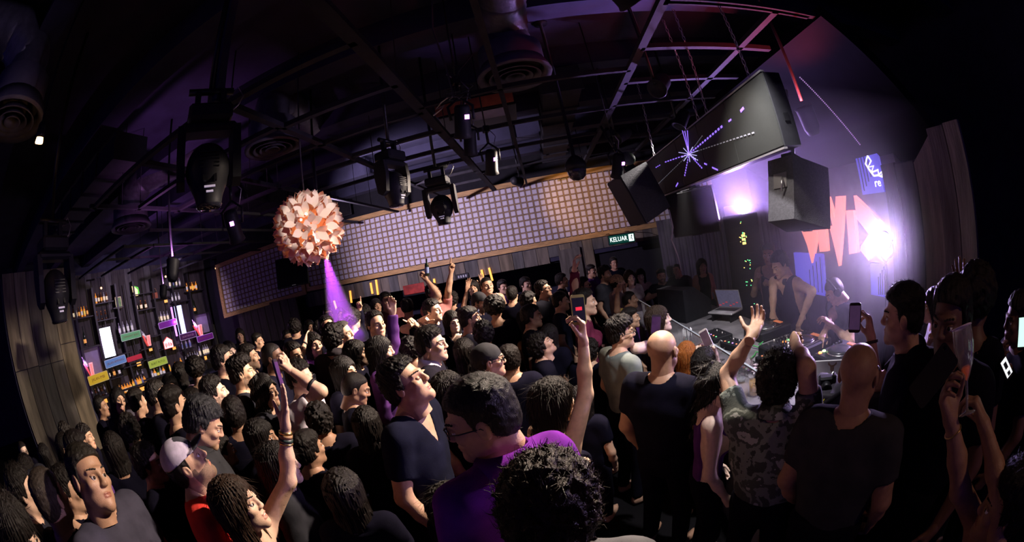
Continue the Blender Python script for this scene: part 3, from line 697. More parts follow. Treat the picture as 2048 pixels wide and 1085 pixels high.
MB().sphere((.0, .0, 0), .03, 8, 6).build('bulb', mat('warm_bulb', (1, .8, .6), .4, em=(1, .75, .5), es=8, var=.02), ball)
MB().tube([(0, 0, BRAD - .05), (-.01, 0, 4.76 - BC.z)], .008, 6).build('hanging_cable', M_cable, ball)
_l = light('petal_glow', 'POINT', BC, 9, (1, .40, .16)); _l.data.shadow_soft_size = .24
for px_, py_ in ((612, 428), (602, 440), (628, 470)):
    v_ = ray(px_, py_); q_ = BC - v_.normalized() * .26
    o = MB().sphere(at(px_, py_, (BC - Vector((0, 0, 0))).xy.length - .27) - BC, .012, 8, 6).build('spark_bulb', mat('warm_bulb', (1, 1, 1)), ball)

# ---------------------------------------------------------------- moving-head lights
def moving_head():
    o = thing('moving_head_light', 'x', 'stage light', (0, 0, 0))
    mb = MB(); mb.box((0, 0, -.085), (.30, .24, .11), None, 0, .02); mb.build('base', M_plastic, o)
    mb = MB(); mb.tube([(-.16, 0, .10), (.16, 0, .10)], .024, 10); mb.build('rigging_pipe', M_metal_black, o)
    for sx in (-.09, .09): MB().box((sx, 0, .03), (.04, .05, .14)).build('clamp', M_metal_black, o)
    mb = MB(); pts = [Vector((.12, .02, .06)), Vector((.2, .03, .15)), Vector((.24, .02, .08)), Vector((.2, 0, -.0)), Vector((.13, .05, -.05))]
    mb.tube(pts, .005, 6); mb.build('safety_cable', M_chain, o)
    y_ = thing('yoke', None, None, (0, 0, -.14)); y_.parent = o
    mb = MB(); mb.box((0, 0, -.03), (.38, .16, .06), None, 0, .02)
    for s in (-1, 1): mb.prism([(-.07, 0), (.07, 0), (.085, -.15), (.06, -.34), (0, -.38), (-.06, -.34), (-.085, -.15)], .055, basis(Vector((0, 1, 0)), Vector((0, 0, 1)), Vector((1, 0, 0))), (s * .185, 0, -.02))
    yk = mb.build('yoke_arms', M_plastic, o, (0, 0, -.14)); bpy.data.objects.remove(y_)
    P, og = grid((-.17, -.17, -.72), (.17, .17, -.2), .012)
    d = ell(P, (0, 0, -.42), (.145, .13, .16)); d = smin(d, cone(P, (0, 0, -.45), (0, 0, -.62), .125, .085), .05); d = np.maximum(d, -.655 - P[2])
    V, F = surfnet(d, og, .012); link('lamp_head', np_mesh('lamp_head', V, F, M_plastic), o)
    MB().lathe([(.001, -.658), (.07, -.658), (.082, -.65), (.088, -.64)], n=20).build('lens', mat('dark_lens', (.02, .02, .03), .08, var=.05), o)
    for k in range(5): MB().box((0, -.131 + .004 * k * 0, -.36 - .022 * k), (.12, .012, .007)).build('vent_slot', M_metal_black, o)
    for s in (-1, 1): MB().box((s * .035, -.118, -.505), (.018, .02, .05), Matrix.Rotation(-.25, 3, 'X')).build('grip', M_metal_black, o)
    Rt = basis(Vector((-1, 0, 0)), Vector((0, .26, -.96)).normalized(), Vector((0, -.96, -.26)).normalized())
    lt = mat('print_white', (.55, .5, .6), .6, em=(.7, .6, .9), es=.25, var=.02)
    for k, (s_, zz, sz) in enumerate((('ROBE', -.56, .03),)): pass
    for k, w_ in enumerate((.07, .045)): MB().box((0, -.108 + .012 * k, -.555 - .025 * k), (w_, .006, .012), Matrix.Rotation(-.3, 3, 'X')).build('maker_mark', lt, o)
    return o
random.seed(5)
MH = [(420, 212, 2.2, .1, 1.0, 'largest moving-head stage light, hanging upper left of the petal ball lamp'), (105, 470, 3.3, .4, 1.0, 'moving-head stage light hanging in front of the board pier'), (873, 352, 4.3, -.2, .9, 'moving-head light hanging against the top edge of the lattice panel'), (778, 300, 3.4, .9, .85, 'dark moving-head light hanging midway between ball lamp and ceiling duct')]
mh0 = moving_head(); mhs = [mh0] + [copy_tree(mh0) for _ in MH[1:]]
for k, (x, y, r_, rz_, s_, lab) in enumerate(MH):
    o = mhs[k]
    p = at(x, y, r_); o.location = p; o['label'] = lab; o['group'] = 'moving-head lights'
    o.rotation_euler = (0, 0, -math.atan2(p.x, p.y) + rz_); o.scale = (s_ * .95,) * 3
    MB().tube([(0, 0, .1), (0, 0, (4.75 - p.z) / (s_ * .95))], .02, 8).build('drop_pipe', M_metal_black, o)
def spot_can(px, py, r, label, glow=None, sc=1., rot=(.5, 0, .4)):
    p = at(px, py, r); o = thing('spot_can', label, 'stage light', p, 'small spot cans', rot=(0, 0, rot[2])); R = Matrix.Rotation(rot[0], 3, 'X')
    MB().lathe([(.001, .12), (.05, .12), (.062, .1), (.066, -.1), (.078, -.14), (.072, -.145), (.058, -.1), (.001, -.09)], n=16, R=R).build('can', M_plastic, o)
    mb = MB(); mb.tube([(-.09, 0, 0), (-.1, 0, .12), (0, 0, .2), (.1, 0, .12), (.09, 0, 0)], .012, 6); mb.build('bracket', M_metal_black, o)
    mb = MB(); mb.tube([(0, 0, .2), (0, 0, .34)], .015, 6); mb.box((0, 0, .36), (.06, .06, .07)); mb.build('clamp', M_metal_black, o)
    MB().tube([(0, 0, .36), (.0, 0, (4.76 - p.z) / sc)], .008, 6).build('drop_rod', M_metal_black, o)
    mb = MB(); mb.tube([(.03, 0, .36), (.1, .02, .28), (.07, .03, .18), (.02, .06, .12)], .005, 5); mb.build('cable', M_chain, o)
    if glow: MB().box(R @ Vector((.02, -.065, .03)), (.035, .012, .035), R).build('indicator', mat('violet_indicator', (.8, .3, 1), .4, em=(.75, .25, 1), es=4, var=.02), o)
    MB().lathe([(.001, -.1), (.056, -.1)], n=14, R=R).build('lens', mat('dark_lens', (.02, .02, .03)), o)
    o.scale = (sc,) * 3
    return o
spot_can(466, 450, 3.6, 'small spot can with violet glint left of the petal ball lamp', 1, 1.1)
spot_can(925, 240, 2.9, 'small spot can with violet glint under the tangle of cables', 1, 1.0)
spot_can(940, 282, 3.4, 'small dark spot can below the cable tangle', None, .9)
spot_can(983, 322, 4.0, 'small spot can with violet glint above the lattice panel middle', 1, 1.0)
spot_can(1236, 330, 4.2, 'small spot can with violet glint beside the loudspeaker cluster', 1, 1.0)
p = at(1255, 318, 4.3); o = MB().lathe([(.001, 0), (.085, 0), (.09, .01), (.085, .02), (.001, .02)], n=16, R=Matrix.Rotation(1.2, 3, 'X')).build('gel_filter', mat('gel_green', (.10, .16, .09), .4, var=.1), None, p); tag(o, 'round olive green gel filter above the loudspeaker cluster', 'filter')
# dome camera
p = at(1153, 340, 4.0); o = thing('dome_camera', 'black dome security camera hanging before the lattice panel', 'security camera', p)
MB().lathe([(.001, -.115), (.05, -.105), (.085, -.075), (.1, -.02), (.1, .0)], n=20).build('dome', mat('smoked_dome', (.03, .03, .04), .08, var=.05), o)
MB().lathe([(.1, .0), (.112, .002), (.112, .06), (.09, .1), (.05, .14), (.02, .16), (.02, 4.72 - p.z), (.08, 4.72 - p.z), (.08, 4.74 - p.z), (.001, 4.74 - p.z)], n=20).build('housing', M_plastic, o)
# little orange lamp at far left and flat black screen
p = at(78, 285, 2.6); o = thing('orange_downlight', 'small glowing orange lamp high on the left of the ceiling', 'lamp', p)
MB().lathe([(.001, -.01), (.032, -.008), (.036, 0), (.03, .03), (.001, .03)], n=14, R=Matrix.Rotation(.3, 3, 'Y')).build('bulb', mat('orange_lamp', (1, .6, .3), .4, em=(1, .55, .25), es=5, var=.05), o); MB().lathe([(.034, .03), (.04, .04), (.03, .12), (.012, .14), (.012, 4.76 - p.z)], n=12).build('holder', M_metal_black, o)
_l = light('orange_downlight_glow', 'POINT', p + Vector((0, 0, -.06)), 1.5, (1, .5, .2)); _l.data.shadow_soft_size = .03
ps = [at_plane(x, y, (0, 8.2, 0), (0, 1, 0)) for x, y in ((555, 518), (613, 502), (613, 570), (558, 582))]; m = sum(ps, Vector()) / 4
o = thing('wall_television', 'switched-off black flat screen hanging in front of the lattice panel', 'television', m, rot=(math.radians(-8), 0, .1))
wd = (ps[1] - ps[0]).xy.length; hg = abs(ps[0].z - ps[3].z) * .95
MB().box((0, 0, 0), (wd, .07, hg), None, 0, .012).build('bezel', M_plastic, o); MB().box((0, -.038, 0), (wd - .05, .006, hg - .05)).build('screen_glass', mat('screen_off', (.004, .004, .008), .25, var=.05), o)
for s in (-.3, .3): MB().tube([(s, .04, hg * .4), (s, .15, 1.4)], .012, 6).build('drop_bar', M_metal_black, o)
MB().box((.05, -.042, -hg / 2 + .03), (.12, .005, .018)).build('maker_mark', mat('dim_white', (.5, .5, .55)), o)
# cable tangle from the ceiling
random.seed(21)
p = at(908, 195, 2.9); o = thing('cable_tangle', 'tangle of loose cables looping down from the ceiling', 'cable', p)
for k in range(7):
    a = Vector((rnd(-.05, .05), rnd(-.05, .05), 0)); pts = [a]
    for j in range(6): pts.append(pts[-1] + Vector((rnd(-.09, .09), rnd(-.06, .06), rnd(-.05, .07))))
    MB().tube(pts, .006, 5).build('loop', [M_cable, M_chain, M_cable][k % 3], o)
MB().tube([(0, 0, 0), (-.03, .05, .3), (-.08, -.05, .7), (-.02, -.12, 1.2), (-.3, -.1, 1.5), (-.6, 0, 1.62)], .009, 6).build('drop_cable', M_cable, o)
MB().tube([(0, 0, 0), (.06, .05, .25), (.2, .1, .42)], .007, 6).build('spare_cable', M_cable, o)
# hanging black post at top left
p = at(437, 150, 2.25); o = MB().box((p.x, p.y, 4.2), (.09, .09, 1.6), None, 0, .01).build('hanging_post', M_black); tag(o, 'thick black post from the ceiling above the largest stage light', 'post')

# ---------------------------------------------------------------- stage: LED screen, loudspeakers, booth
SX = 1.5
def sp(px, py): return at_plane(px, py, (SX, 0, 0), (1, 0, 0))
M_led = mat('led_panel_face', (.030, .032, .030), .55, var=.12, scale=120, bump=.3, bscale=600)
tl_, bl_, tr_, br_ = sp(1290, 330), sp(1308, 392), sp(1532, 132), sp(1562, 312)
y1_, y0_ = (tl_.y + bl_.y) / 2, (tr_.y + br_.y) / 2; zt_, zb_ = (tl_.z + tr_.z) / 2, (bl_.z + br_.z) / 2
led = thing('led_screen', 'wide black hanging LED screen showing a violet starburst', 'screen', (SX, (y0_ + y1_) / 2, zb_))
SL, SH = y1_ - y0_, zt_ - zb_
MB().box((.075, 0, SH / 2), (.15, SL, SH), None, 0, .006).build('cabinet', M_plastic, led)
for k in range(5):
    for j in range(1): MB().box((-.004, -SL / 2 + SL * (k + .5) / 5, SH / 2), (.012, SL / 5 - .006, SH - .02)).build('led_panel', M_led, led)
MB().box((.005, 0, -.006), (.03, SL, .012)).build('bottom_rail', mat('bare_aluminium', (.6, .58, .6), .35, .8, var=.1), led); MB().box((.005, 0, SH + .006), (.03, SL, .012)).build('top_rail', mat('bare_aluminium', (.6, .58, .6)), led)
MB().box((.08, -SL / 2 - .003, SH * .38), (.04, .008, .05)).build('handle_hole', M_metal_black, led)
M_ray = mat('screen_violet', (.35, .2, 1), .5, em=(.30, .16, 1.), es=1.3, var=.1); M_ray2 = mat('screen_white', (.6, .6, 1), .5, em=(.55, .5, 1.), es=1.2, var=.1); M_ray3 = mat('screen_dim', (.3, .3, .35), .5, em=(.25, .25, .3), es=.35, var=.1)
so = Vector((SX, (y0_ + y1_) / 2, zb_))
def sray(pa, pb, w, m_, n=1, gap=.5, nm='starburst_ray'):
    A, B = sp(*pa) - so, sp(*pb) - so; A.x = B.x = -.0125
    for k in range(n):
        a = A.lerp(B, k / n); b = A.lerp(B, (k + (1 - gap if n > 1 else 1)) / n)
        MB().bar(a, b, w * .62 * (1 + k * .05), .004, (1, 0, 0)).build(nm, m_, led)
C0 = (1380, 308)
for q in range(3): sray(C0, (1367 + 5 * q, 262 - 1 * abs(q - 1)), .012, M_ray)
sray(C0, (1450, 250), .016, M_ray, 14); sray((1460, 243), (1465, 239), .02, M_ray); sray((1484, 223), (1490, 216), .03, M_ray)
sray(C0, (1408, 338), .014, M_ray, 9); sray(C0, (1371, 354), .014, M_ray, 9); sray(C0, (1330, 325), .012, M_ray, 9); sray((1322, 330), (1312, 336), .012, M_ray, 3)
sray((1411, 327), (1416, 329), .02, M_ray); sray((1427, 335), (1438, 340), .02, M_ray); sray((1358, 366), (1354, 373), .02, M_ray); sray(C0, (1400, 322), .008, M_ray2, 5)
sray(C0, (1515, 264), .008, M_ray3, 22); sray(C0, (1318, 368), .006, M_ray3, 20); sray(C0, (1408, 270), .006, M_ray3, 14)
for k in range(10):
    a = k * .628 + .2; sray(C0, (1380 + 16 * math.cos(a) * (1 + .3 * (k % 2)), 308 + 16 * math.sin(a)), .007, M_ray2)
def chain(a, b, label):
    a, b = Vector(a), Vector(b); o = thing('hanging_chain', label, 'chain', b, 'chains of the LED screen'); L = (a - b).length; n = int(L / .05)
    lk = MB(); R0 = .012
    pts = [(R0 * math.cos(t), 0, .02 * math.sin(t) * 1.35) for t in [i * 2 * math.pi / 8 for i in range(9)]]; lk.tube(pts, .004, 5, cap=False); lm = lk.mesh('chain_link', M_chain)
    d = (a - b).normalized(); q = d.to_track_quat('Z', 'Y')
    for i in range(n): 
        c = link('chain_link', lm, o, d * (i * L / n)); c.rotation_euler = (q @ Quaternion((0, 0, 1), (i % 2) * 1.57)).to_euler()
for k, (yy, dz) in enumerate(((y0_ + .25, 0), (y0_ + 1.05, .0), (y0_ + 1.25, 0), (y1_ - .2, 0))):
    chain((SX + .06 + .05 * (k % 2), yy, GZ + .5), (SX + .07, yy, zt_ + .02), ['nearest chain', 'second chain from the stage', 'third chain from the stage', 'farthest chain'][k] + ' holding up the LED screen')

def speaker_box(loc, rz, tilt, w, h, d, label):
    o = thing('hanging_loudspeaker', label, 'loudspeaker', loc, 'loudspeakers around the LED screen'); o.rotation_euler = (tilt, 0, rz)
    poly = [(-w / 2, d / 2), (-w * .28, -d / 2), (w * .28, -d / 2), (w / 2, d / 2)]      # trapezoid plan, front at +y
    MB().prism(poly, h).build('cabinet', mat('speaker_paint', (.05, .048, .055), .5, var=.25, scale=60, bump=.4, bscale=160), o)
    MB().box((0, d / 2 + .008, 0), (w * .96, .016, h * .96), None, 0, .005).build('grille', M_grille, o)
    for s in (-1, 1): MB().box((0, d / 2 - .02, s * (h / 2 - .005)), (w * .2, .05, .02)).build('corner_plate', M_metal_black, o)
    mb = MB(); mb.box((0, -.02, h / 2 + .03), (.10, .14, .06)); mb.tube([(0, 0, h / 2 + .05), (0, 0, h / 2 + .6)], .016, 8); mb.build('hanging_bracket', M_metal_black, o)
    mb = MB(); mb.box((.0, -d / 2 - .004, .05), (.12, .01, .10)); mb.tube([(.02, -d / 2 - .01, .07), (.05, -d / 2 - .05, .02), (.03, -d / 2 - .03, -.03)], .008, 6); mb.build('connector', M_chain, o)
    return o
def face_rz(loc, tgt): v = Vector(tgt) - Vector(loc); return math.atan2(-v.x, v.y)
p = at(1281, 388, 4.5); speaker_box(p, face_rz(p, (-2.5, 3.6, 0)), -.35, .42, .58, .42, 'angled black loudspeaker hanging at the far end of the LED screen')
p = at(1398, 420, 4.8); speaker_box(p, face_rz(p, (-1.0, 1.5, 0)), -.1, .62, .52, .45, 'wide dark loudspeaker hanging below the LED screen beside the bright lamp')
p = at(1590, 390, 2.8); speaker_box(p + Vector((0, 0, .0)), face_rz(p, (5.2, 3.2, 0)), -.32, .42, .42, .34, 'loudspeaker in front of the letters seen from behind, nearest the DJs')
a = at(1338, 420, 4.4); pts = [a, at(1346, 455, 4.4), at(1343, 480, 4.4), at(1355, 510, 4.5), at(1364, 545, 4.6)]
o = MB().tube(pts, .008, 6).build('white_cable', mat('white_cable', (.6, .55, .62), .5, var=.05)); tag(o, 'thin white cable dangling from the angled loudspeaker', 'cable')

# stage back wall with the big letters
WX = 4.1
f = MB(); f.box((WX + .15, 4.3, 1.6), (.3, 3.0, 3.2)); wall_stage = struct('wall_stage', f, mat('stage_grey', (.16, .14, .17), .7, var=.2, scale=5), label='grey stage wall carrying the big coral letters')
def wp(px, py, off=0.): return at_plane(px, py, (WX - off, 0, 0), (1, 0, 0))
M_coral = mat('coral_lit_letter', (1, .38, .30), .5, em=(1., .29, .22), es=1.15, var=.05)
sg = thing('letter_sign', 'big coral lit letters reading VIVID on the stage wall', 'sign', wp(1690, 470))
so2 = Vector(sg.location)
RS = basis(Vector((0, -1, 0)), Vector((0, 0, 1)), Vector((-1, 0, 0)))
polys = [[(1598, 440), (1643, 432), (1627, 526), (1618, 490)], [(1636, 440), (1652, 438), (1658, 502), (1643, 503)],
         [(1654, 394), (1660, 394), (1673, 438), (1675, 393), (1690, 392), (1684, 500), (1681, 532), (1662, 452), (1669, 452)], [(1695, 421), (1710, 421), (1718, 505), (1702, 508)],
         [(1711, 391), (1767, 447), (1770, 462), (1741, 521), (1724, 500), (1725, 492), (1741, 468), (1717, 437)]]
for q in polys:
    pts = [wp(*a, .05) for a in q]; V2 = [(-(p_.y - so2.y), p_.z - so2.z) for p_ in pts]
    MB().prism(V2, .07, RS, (-.06, 0, 0)).build('letter', M_coral, sg)
M_blue = mat('blue_screen_graphic', (.16, .13, .75), .5, em=(.13, .11, .80), es=.75, var=.15, scale=4); M_blue_d = mat('blue_screen_dark', (.03, .02, .12), .5, em=(.03, .02, .14), es=.5, var=.1)
for k, (q, lab) in enumerate((([(1707, 292), (1727, 283), (1771, 384), (1727, 387)], 'blue lit stage screen with white geometric crescent and the letters re'), ([(1590, 512), (1641, 508), (1652, 592), (1598, 560)], 'blue striped stage screen left of the bald DJ'), ([(1742, 530), (1771, 528), (1774, 590), (1750, 590)], 'small blue stage screen behind the haze'))):
    pts = [wp(*a, .03) for a in q]; m = sum(pts, Vector()) / 4
    o = thing('stage_screen', lab, 'screen', m, 'blue stage screens')
    V2 = [(-(p_.y - m.y), p_.z - m.z) for p_ in pts]
    ys = [v[0] for v in V2]; zs = [v[1] for v in V2]; x0, x1, z0, z1 = min(ys), max(ys), min(zs), max(zs)
    MB().prism([(x0, z0), (x1, z0), (x1, z1), (x0, z1)], .05, RS).build('display', M_blue, o)
    for j in range(4):
        u = x0 + (x1 - x0) * (.12 + .14 * j) if k == 0 else x1 - (x1 - x0) * (.08 + .13 * j)
        MB().box((-.028, -u, (z0 + z1) / 2 + (z1 - z0) * (.03 * j if k == 0 else -.06 * j)), (.006, .018, (z1 - z0) * (.86 - .1 * j))).build('dark_stripe', M_blue_d, o)
    if k == 0:
        wl = mat('logo_white', (.95, .9, 1), .5, em=(1, .93, 1), es=1.8, var=.02); cp_ = [(1735, 312), (1742, 322), (1736, 335), (1747, 332), (1743, 345), (1756, 340), (1757, 350), (1765, 342), (1764, 354), (1757, 351), (1748, 352), (1740, 342), (1731, 328), (1735, 312)]
        g = MB(); q3 = [wp(*a, .065) - m for a in cp_]
        g.tube(q3, .011, 5); g.tube([q3[2], q3[12], q3[4], q3[10], q3[6], q3[8]], .009, 5); g.build('crescent_mark', wl, o)
        text_obj('lettering', 're', .14, wl, o, wp(1755, 366, .065) - m, RS, .002)
# sloped soffit above the stage and the board wing
A_ = [(2.55, 2.0, 3.62), (4.25, 2.0, 2.48), (4.25, 5.8, 2.48), (2.55, 5.8, 3.62)]
f = MB(); f.add([Vector(a) for a in A_] + [Vector(a) + Vector((.06, 0, .12)) for a in A_], [(0, 1, 2, 3), (7, 6, 5, 4), (0, 4, 5, 1), (1, 5, 6, 2), (2, 6, 7, 3), (3, 7, 4, 0)]); struct('trim_4', f, mat('soffit_violet_grey', (.005, .0045, .008), .85, var=.2, scale=6, spec=.1), label='sloped dark soffit over the stage')
strip = MB(); a, b = at_plane(1600, 155, (0, 1.98, 0), (0, 1, 0)), at_plane(1722, 292, (0, 1.98, 0), (0, 1, 0))
o = thing('dotted_led_strip', 'thin dotted light strip along the edge of the stage soffit', 'light strip', a)
for k in range(46): MB().box((b - a) * (k / 46), (.008, .006, .008)).build('led_dot', mat('led_dot', (.6, .4, .7), .5, em=(.6, .35, .7), es=.5, var=.02), o) if k % 1 == 0 else None
wing = thing('trim_5', 'wing of tall reclaimed boards with stepped tops beside the stage', None, (3.52, 2, 0), kind='structure')
MB().box((.08, 0, 1.2), (.06, 1.1, 2.38)).build('backing', M_black, wing)
wy = [(2.62, 2.42, 2.44, 2.44), (2.41, 2.14, 2.42, 2.42), (2.13, 1.85, 2.40, 2.60), (1.84, 1.62, 2.66, 2.66), (1.61, 1.41, 2.67, 2.67)]
for i, (ya, yb, za, zb2) in enumerate(wy):
    MB().prism([(-(ya - 2), 0), (-(yb - 2), 0), (-(yb - 2), zb2), (-(ya - 2), za)], .05, RS, (rnd(-.015, .01), 0, 0)).build('plank', M_wood[[2, 4, 3, 1, 3][i]], wing)
# rack with indicator lights and pale post behind the stage
p = at(1497, 560, 5.6); rack = thing('amplifier_rack', 'tall dark equipment rack dotted with green and amber lights', 'equipment rack', (p.x, p.y, 0), rot=(0, 0, -.5))
MB().box((0, 0, 1.08), (.5, .5, 2.16), None, 0, .01).build('cabinet', M_plastic, rack)
random.seed(9); lm_ = [mat('led_green', (.1, .9, .4), .4, em=(.15, 1, .35), es=2.2, var=.02), mat('led_amber', (1, .75, .15), .4, em=(1, .7, .15), es=3.0, var=.02)]
for k in range(9): MB().box((0, -.255, .55 + k * .17), (.44, .014, .15)).build('unit', M_metal_black, rack)
for k in range(34):
    zz = random.choice([1.92, 1.86, 1.80, 1.55, 1.50, 1.45, 1.28, 1.22, .95, .8, 2.06]) + rnd(-.015, .015); MB().box((rnd(-.07, .05), -.266, zz), (.012, .006, .010)).build('indicator', lm_[0 if rnd(0, 1) < .7 else 1], rack)
for zz in (1.88, 1.83, 1.78): MB().box((.0, -.27, zz), (.05, .006, .03)).build('indicator', lm_[1], rack)
p = at(1472, 480, 5.9); o = MB().box((p.x, p.y, 1.15), (.22, .12, 2.3), Matrix.Rotation(-.5, 3, 'Z'), 0, .01).build('stage_post', mat('pale_post', (.35, .28, .22), .7, var=.2, scale=5)); tag(o, 'pale narrow post behind the bright stage lamp', 'post')
# curtain behind the far stage edge
f = MB()
for k in range(40):
    t = k / 39; a = Vector((2.9, 9.3, 0)).lerp(Vector((5.4, 6.6, 0)), t); f.tube([a + Vector((0, 0, .02)), a + Vector((0, 0, 2.3))], .055 + .015 * (k % 2), 6)
o = f.build('stage_curtain', mat('curtain_violet', (.05, .04, .06), .9, var=.3, scale=5)); tag(o, 'dark pleated curtain closing off the back of the stage', 'curtain')

# bright stage lamps -----------------------------------------------------------
def stage_lamp(px, py, r, label, tgt, watts, col, size, es):
    p = at(px, py, r); o = thing('stage_lamp', label, 'stage light', p, 'two dazzling stage lamps'); R = frame_to(Vector(tgt) - p)
    MB().lathe([(.001, -.16), (.05, -.16), (.075, -.1), (.085, -.01), (.092, .0), (.092, .02), (.08, .02), (.075, -.005), (.001, -.012)], n=18, R=R @ basis(Vector((1, 0, 0)), Vector((0, 0, -1)), Vector((0, 1, 0)))).build('housing', M_plastic, o)
    MB().lathe([(.001, .004), (size, .004), (size, -.004), (.001, -.004)], n=18, R=R @ basis(Vector((1, 0, 0)), Vector((0, 0, -1)), Vector((0, 1, 0)))).build('lens', mat('dazzling_lens_' + str(int(px)), (1, 1, 1), .4, em=(.97, .93, 1.), es=es, var=.01), o)
    MB().tube([R @ Vector((-.1, -.05, 0)), R @ Vector((-.1, -.05, -.12)), Vector((0, 0, -.2)), R @ Vector((.1, -.05, -.12)), R @ Vector((.1, -.05, 0))], .012, 6).build('bracket', M_metal_black, o)
    MB().tube([(0, 0, -.2), (0, 0, -p.z + .02)], .018, 8).build('stand_pole', M_metal_black, o); MB().lathe([(.001, 0), (.2, 0), (.2, .015), (.001, .03)], (0, 0, -p.z + .002), 16).build('stand_foot', M_metal_black, o)
    lo_ = light('stage_lamp_beam', 'SPOT', p + R @ Vector((0, .03, 0)), watts, col, tgt, spot_size=math.radians(112), spot_blend=.5); lo_.data.shadow_soft_size = size
    return p

# ---------------------------------------------------------------- DJ booth and what stands on it
TZ = 1.06
M_booth = mat('booth_grey', (.20, .19, .21), .6, var=.2, scale=6); M_top = mat('booth_top_worn_white', (.20, .19, .21), .45, var=.35, scale=7, bump=.2, bscale=40)
booth = thing('dj_booth', 'long pale-topped DJ booth running along the stage front', 'DJ booth', (1.55, 3.36, 0))
MB().box((0, 0, TZ - .02), (1.05, 3.88, .04), None, 0, .008).build('counter_top', M_top, booth)
MB().box((-.47, 0, (TZ - .04) / 2), (.06, 3.84, TZ - .04)).build('front_panel', M_booth, booth)
for s in (-1, 1): MB().box((0, s * 1.91, (TZ - .04) / 2), (1.0, .05, TZ - .04)).build('end_panel', M_booth, booth)
for k in range(5): MB().box((-.505, -1.86 + k * .93, (TZ - .1) / 2), (.02, .05, TZ - .12)).build('batten', M_batten, booth)
ns = at(1640, 838, 1.75)
MB().box((-.08, -2.12, TZ - .12), (.42, .42, .03), None, 0, .004).build('side_shelf', M_top, booth)
M_glass = mat('clear_pane', (.85, .9, .92), .12, var=.12, scale=14, trans=.85, ior=1.2, alpha=.30)
gs = thing('glass_barrier', 'low clear glass barrier along the front of the DJ booth', 'glass screen', (1.01, 3.36, TZ - .02))
GH = .32
for k in range(4):
    MB().box((0, -1.92 + .48 + k * .96, GH / 2), (.012, .95, GH), None, 0, .002).build('pane', M_glass, gs)
    MB().box((0, -1.92 + .48 + k * .96, GH + .004), (.014, .95, .010)).build('pane_edge', mat('polished_glass_edge', (.35, .40, .42), .15, var=.03), gs)
for k in range(5): MB().box((0, -1.92 + k * .96, GH / 2), (.03, .014, GH)).build('clip_post', M_chain, gs)
def on_table(px, py, z=TZ): return at_z(px, py, z)
M_silver = mat('laptop_silver', (.62, .61, .64), .35, .5, var=.05); M_keys = mat('keyboard_black', (.03, .03, .035), .5, var=.1)
def laptop(p, rz, label, angle, lit):
    o = thing('laptop', label, 'laptop', p, rot=(0, 0, rz))
    MB().box((0, 0, .009), (.34, .235, .018), None, 0, .005).build('base', M_silver, o)
    kb = MB(); kb.box((0, .035, .0185), (.29, .11, .003)); kb.build('keyboard', M_keys, o); MB().box((0, -.07, .0185), (.10, .07, .002)).build('trackpad', mat('trackpad', (.5, .49, .52), .3, var=.03), o)
    R = Matrix.Rotation(angle, 3, 'X'); hinge = Vector((0, .117, .018))
    ld = MB(); ld.box(hinge + R @ Vector((0, .112, 0)), (.34, .225, .008), R, 0, .004); lid = ld.build('lid', M_silver, o)
    MB().box(hinge + R @ Vector((0, .114, .0045)), (.325, .205, .002), R).build('screen', mat('laptop_screen', (.05, .05, .08), .3, em=(.10, .09, .16), es=.6, var=.6, scale=30), lid)
    if lit:
        for k in range(6): MB().box(hinge + R @ Vector((-.14 + .05 * k, .03 + .02 * (k % 3), .006)), (.03, .012, .001), R).build('window_block', mat('screen_red', (.5, .05, .06), .4, em=(.7, .06, .08), es=.5, var=.3, scale=40), lid)
    else:
        back = lambda x, y: hinge + R @ Vector((x, y, -.0045)); Rb = R @ basis(Vector((-1, 0, 0)), Vector((0, 1, 0)), Vector((0, 0, -1)))
        lw = mat('logo_lit', (1, 1, 1), .4, em=(1, 1, 1), es=2.5, var=.01); ink = mat('sticker_ink', (.08, .07, .09), .6, var=.2)
        ap = []
        for t in range(20):
            a = 2 * math.pi * t / 20; r_ = .021 * (1 - .12 * math.exp(-((a - math.pi / 2) ** 2) / .08) - .10 * math.exp(-((a - 3 * math.pi / 2) ** 2) / .06))
            xx = r_ * math.cos(a); xx = min(xx, .021 - .013 * math.exp(-((math.sin(a) - .15) ** 2) / .08)) if math.cos(a) > 0 else xx
            ap.append((xx, r_ * math.sin(a)))
        MB().prism(ap, .0012, Rb, back(0, .112)).build('fruit_mark', lw, lid)
        MB().prism([(.0, .0), (.006, .004), (.011, .013), (.004, .010)], .0012, Rb, back(-.001, .134)).build('fruit_leaf', lw, lid)
        rg = MB(); rg.tube([back(-.085 + .025 * math.cos(t), .175 + .02 * math.sin(t)) for t in [k * .393 for k in range(17)]], .0015, 5, cap=False); rg.build('sticker_ring', ink, lid)
        text_obj('sticker_lettering', 'ISM', .026, ink, lid, back(-.09, .175), Rb, .0004)
        mb = MB(); mb.prism([(-.012, -.02), (0, -.035), (.012, -.02), (.014, .005), (.03, .02), (.026, .038), (.018, .022), (.006, .014), (-.006, .014), (-.018, .022), (-.026, .038), (-.03, .02), (-.014, .005)], .001, Rb, back(.0, .178)); mb.build('stag_head_sticker', mat('sticker_brown', (.22, .14, .10), .6, var=.4, scale=90), lid)
        MB().prism([(-.018, -.015), (.018, -.015), (.018, .015), (-.018, .015)], .001, Rb, back(-.10, .075)).build('dark_sticker', ink, lid); text_obj('faded_lettering', 'nohype', .018, mat('faint_ink', (.45, .43, .38), .6, var=.1), lid, back(-.08, .13), Rb, .0004)
    return o
p1 = on_table(1452, 640); laptop(Vector((p1.x, p1.y, TZ + .09)), math.radians(-62), 'open silver laptop with dark music software on the booth', math.radians(105), True)
o = thing('laptop_stand', 'small dark stand under the open silver laptop', 'stand', (p1.x, p1.y, TZ), rot=(0, 0, math.radians(-62)))
MB().box((0, 0, .08), (.30, .2, .012)).build('plate', M_metal_black, o)
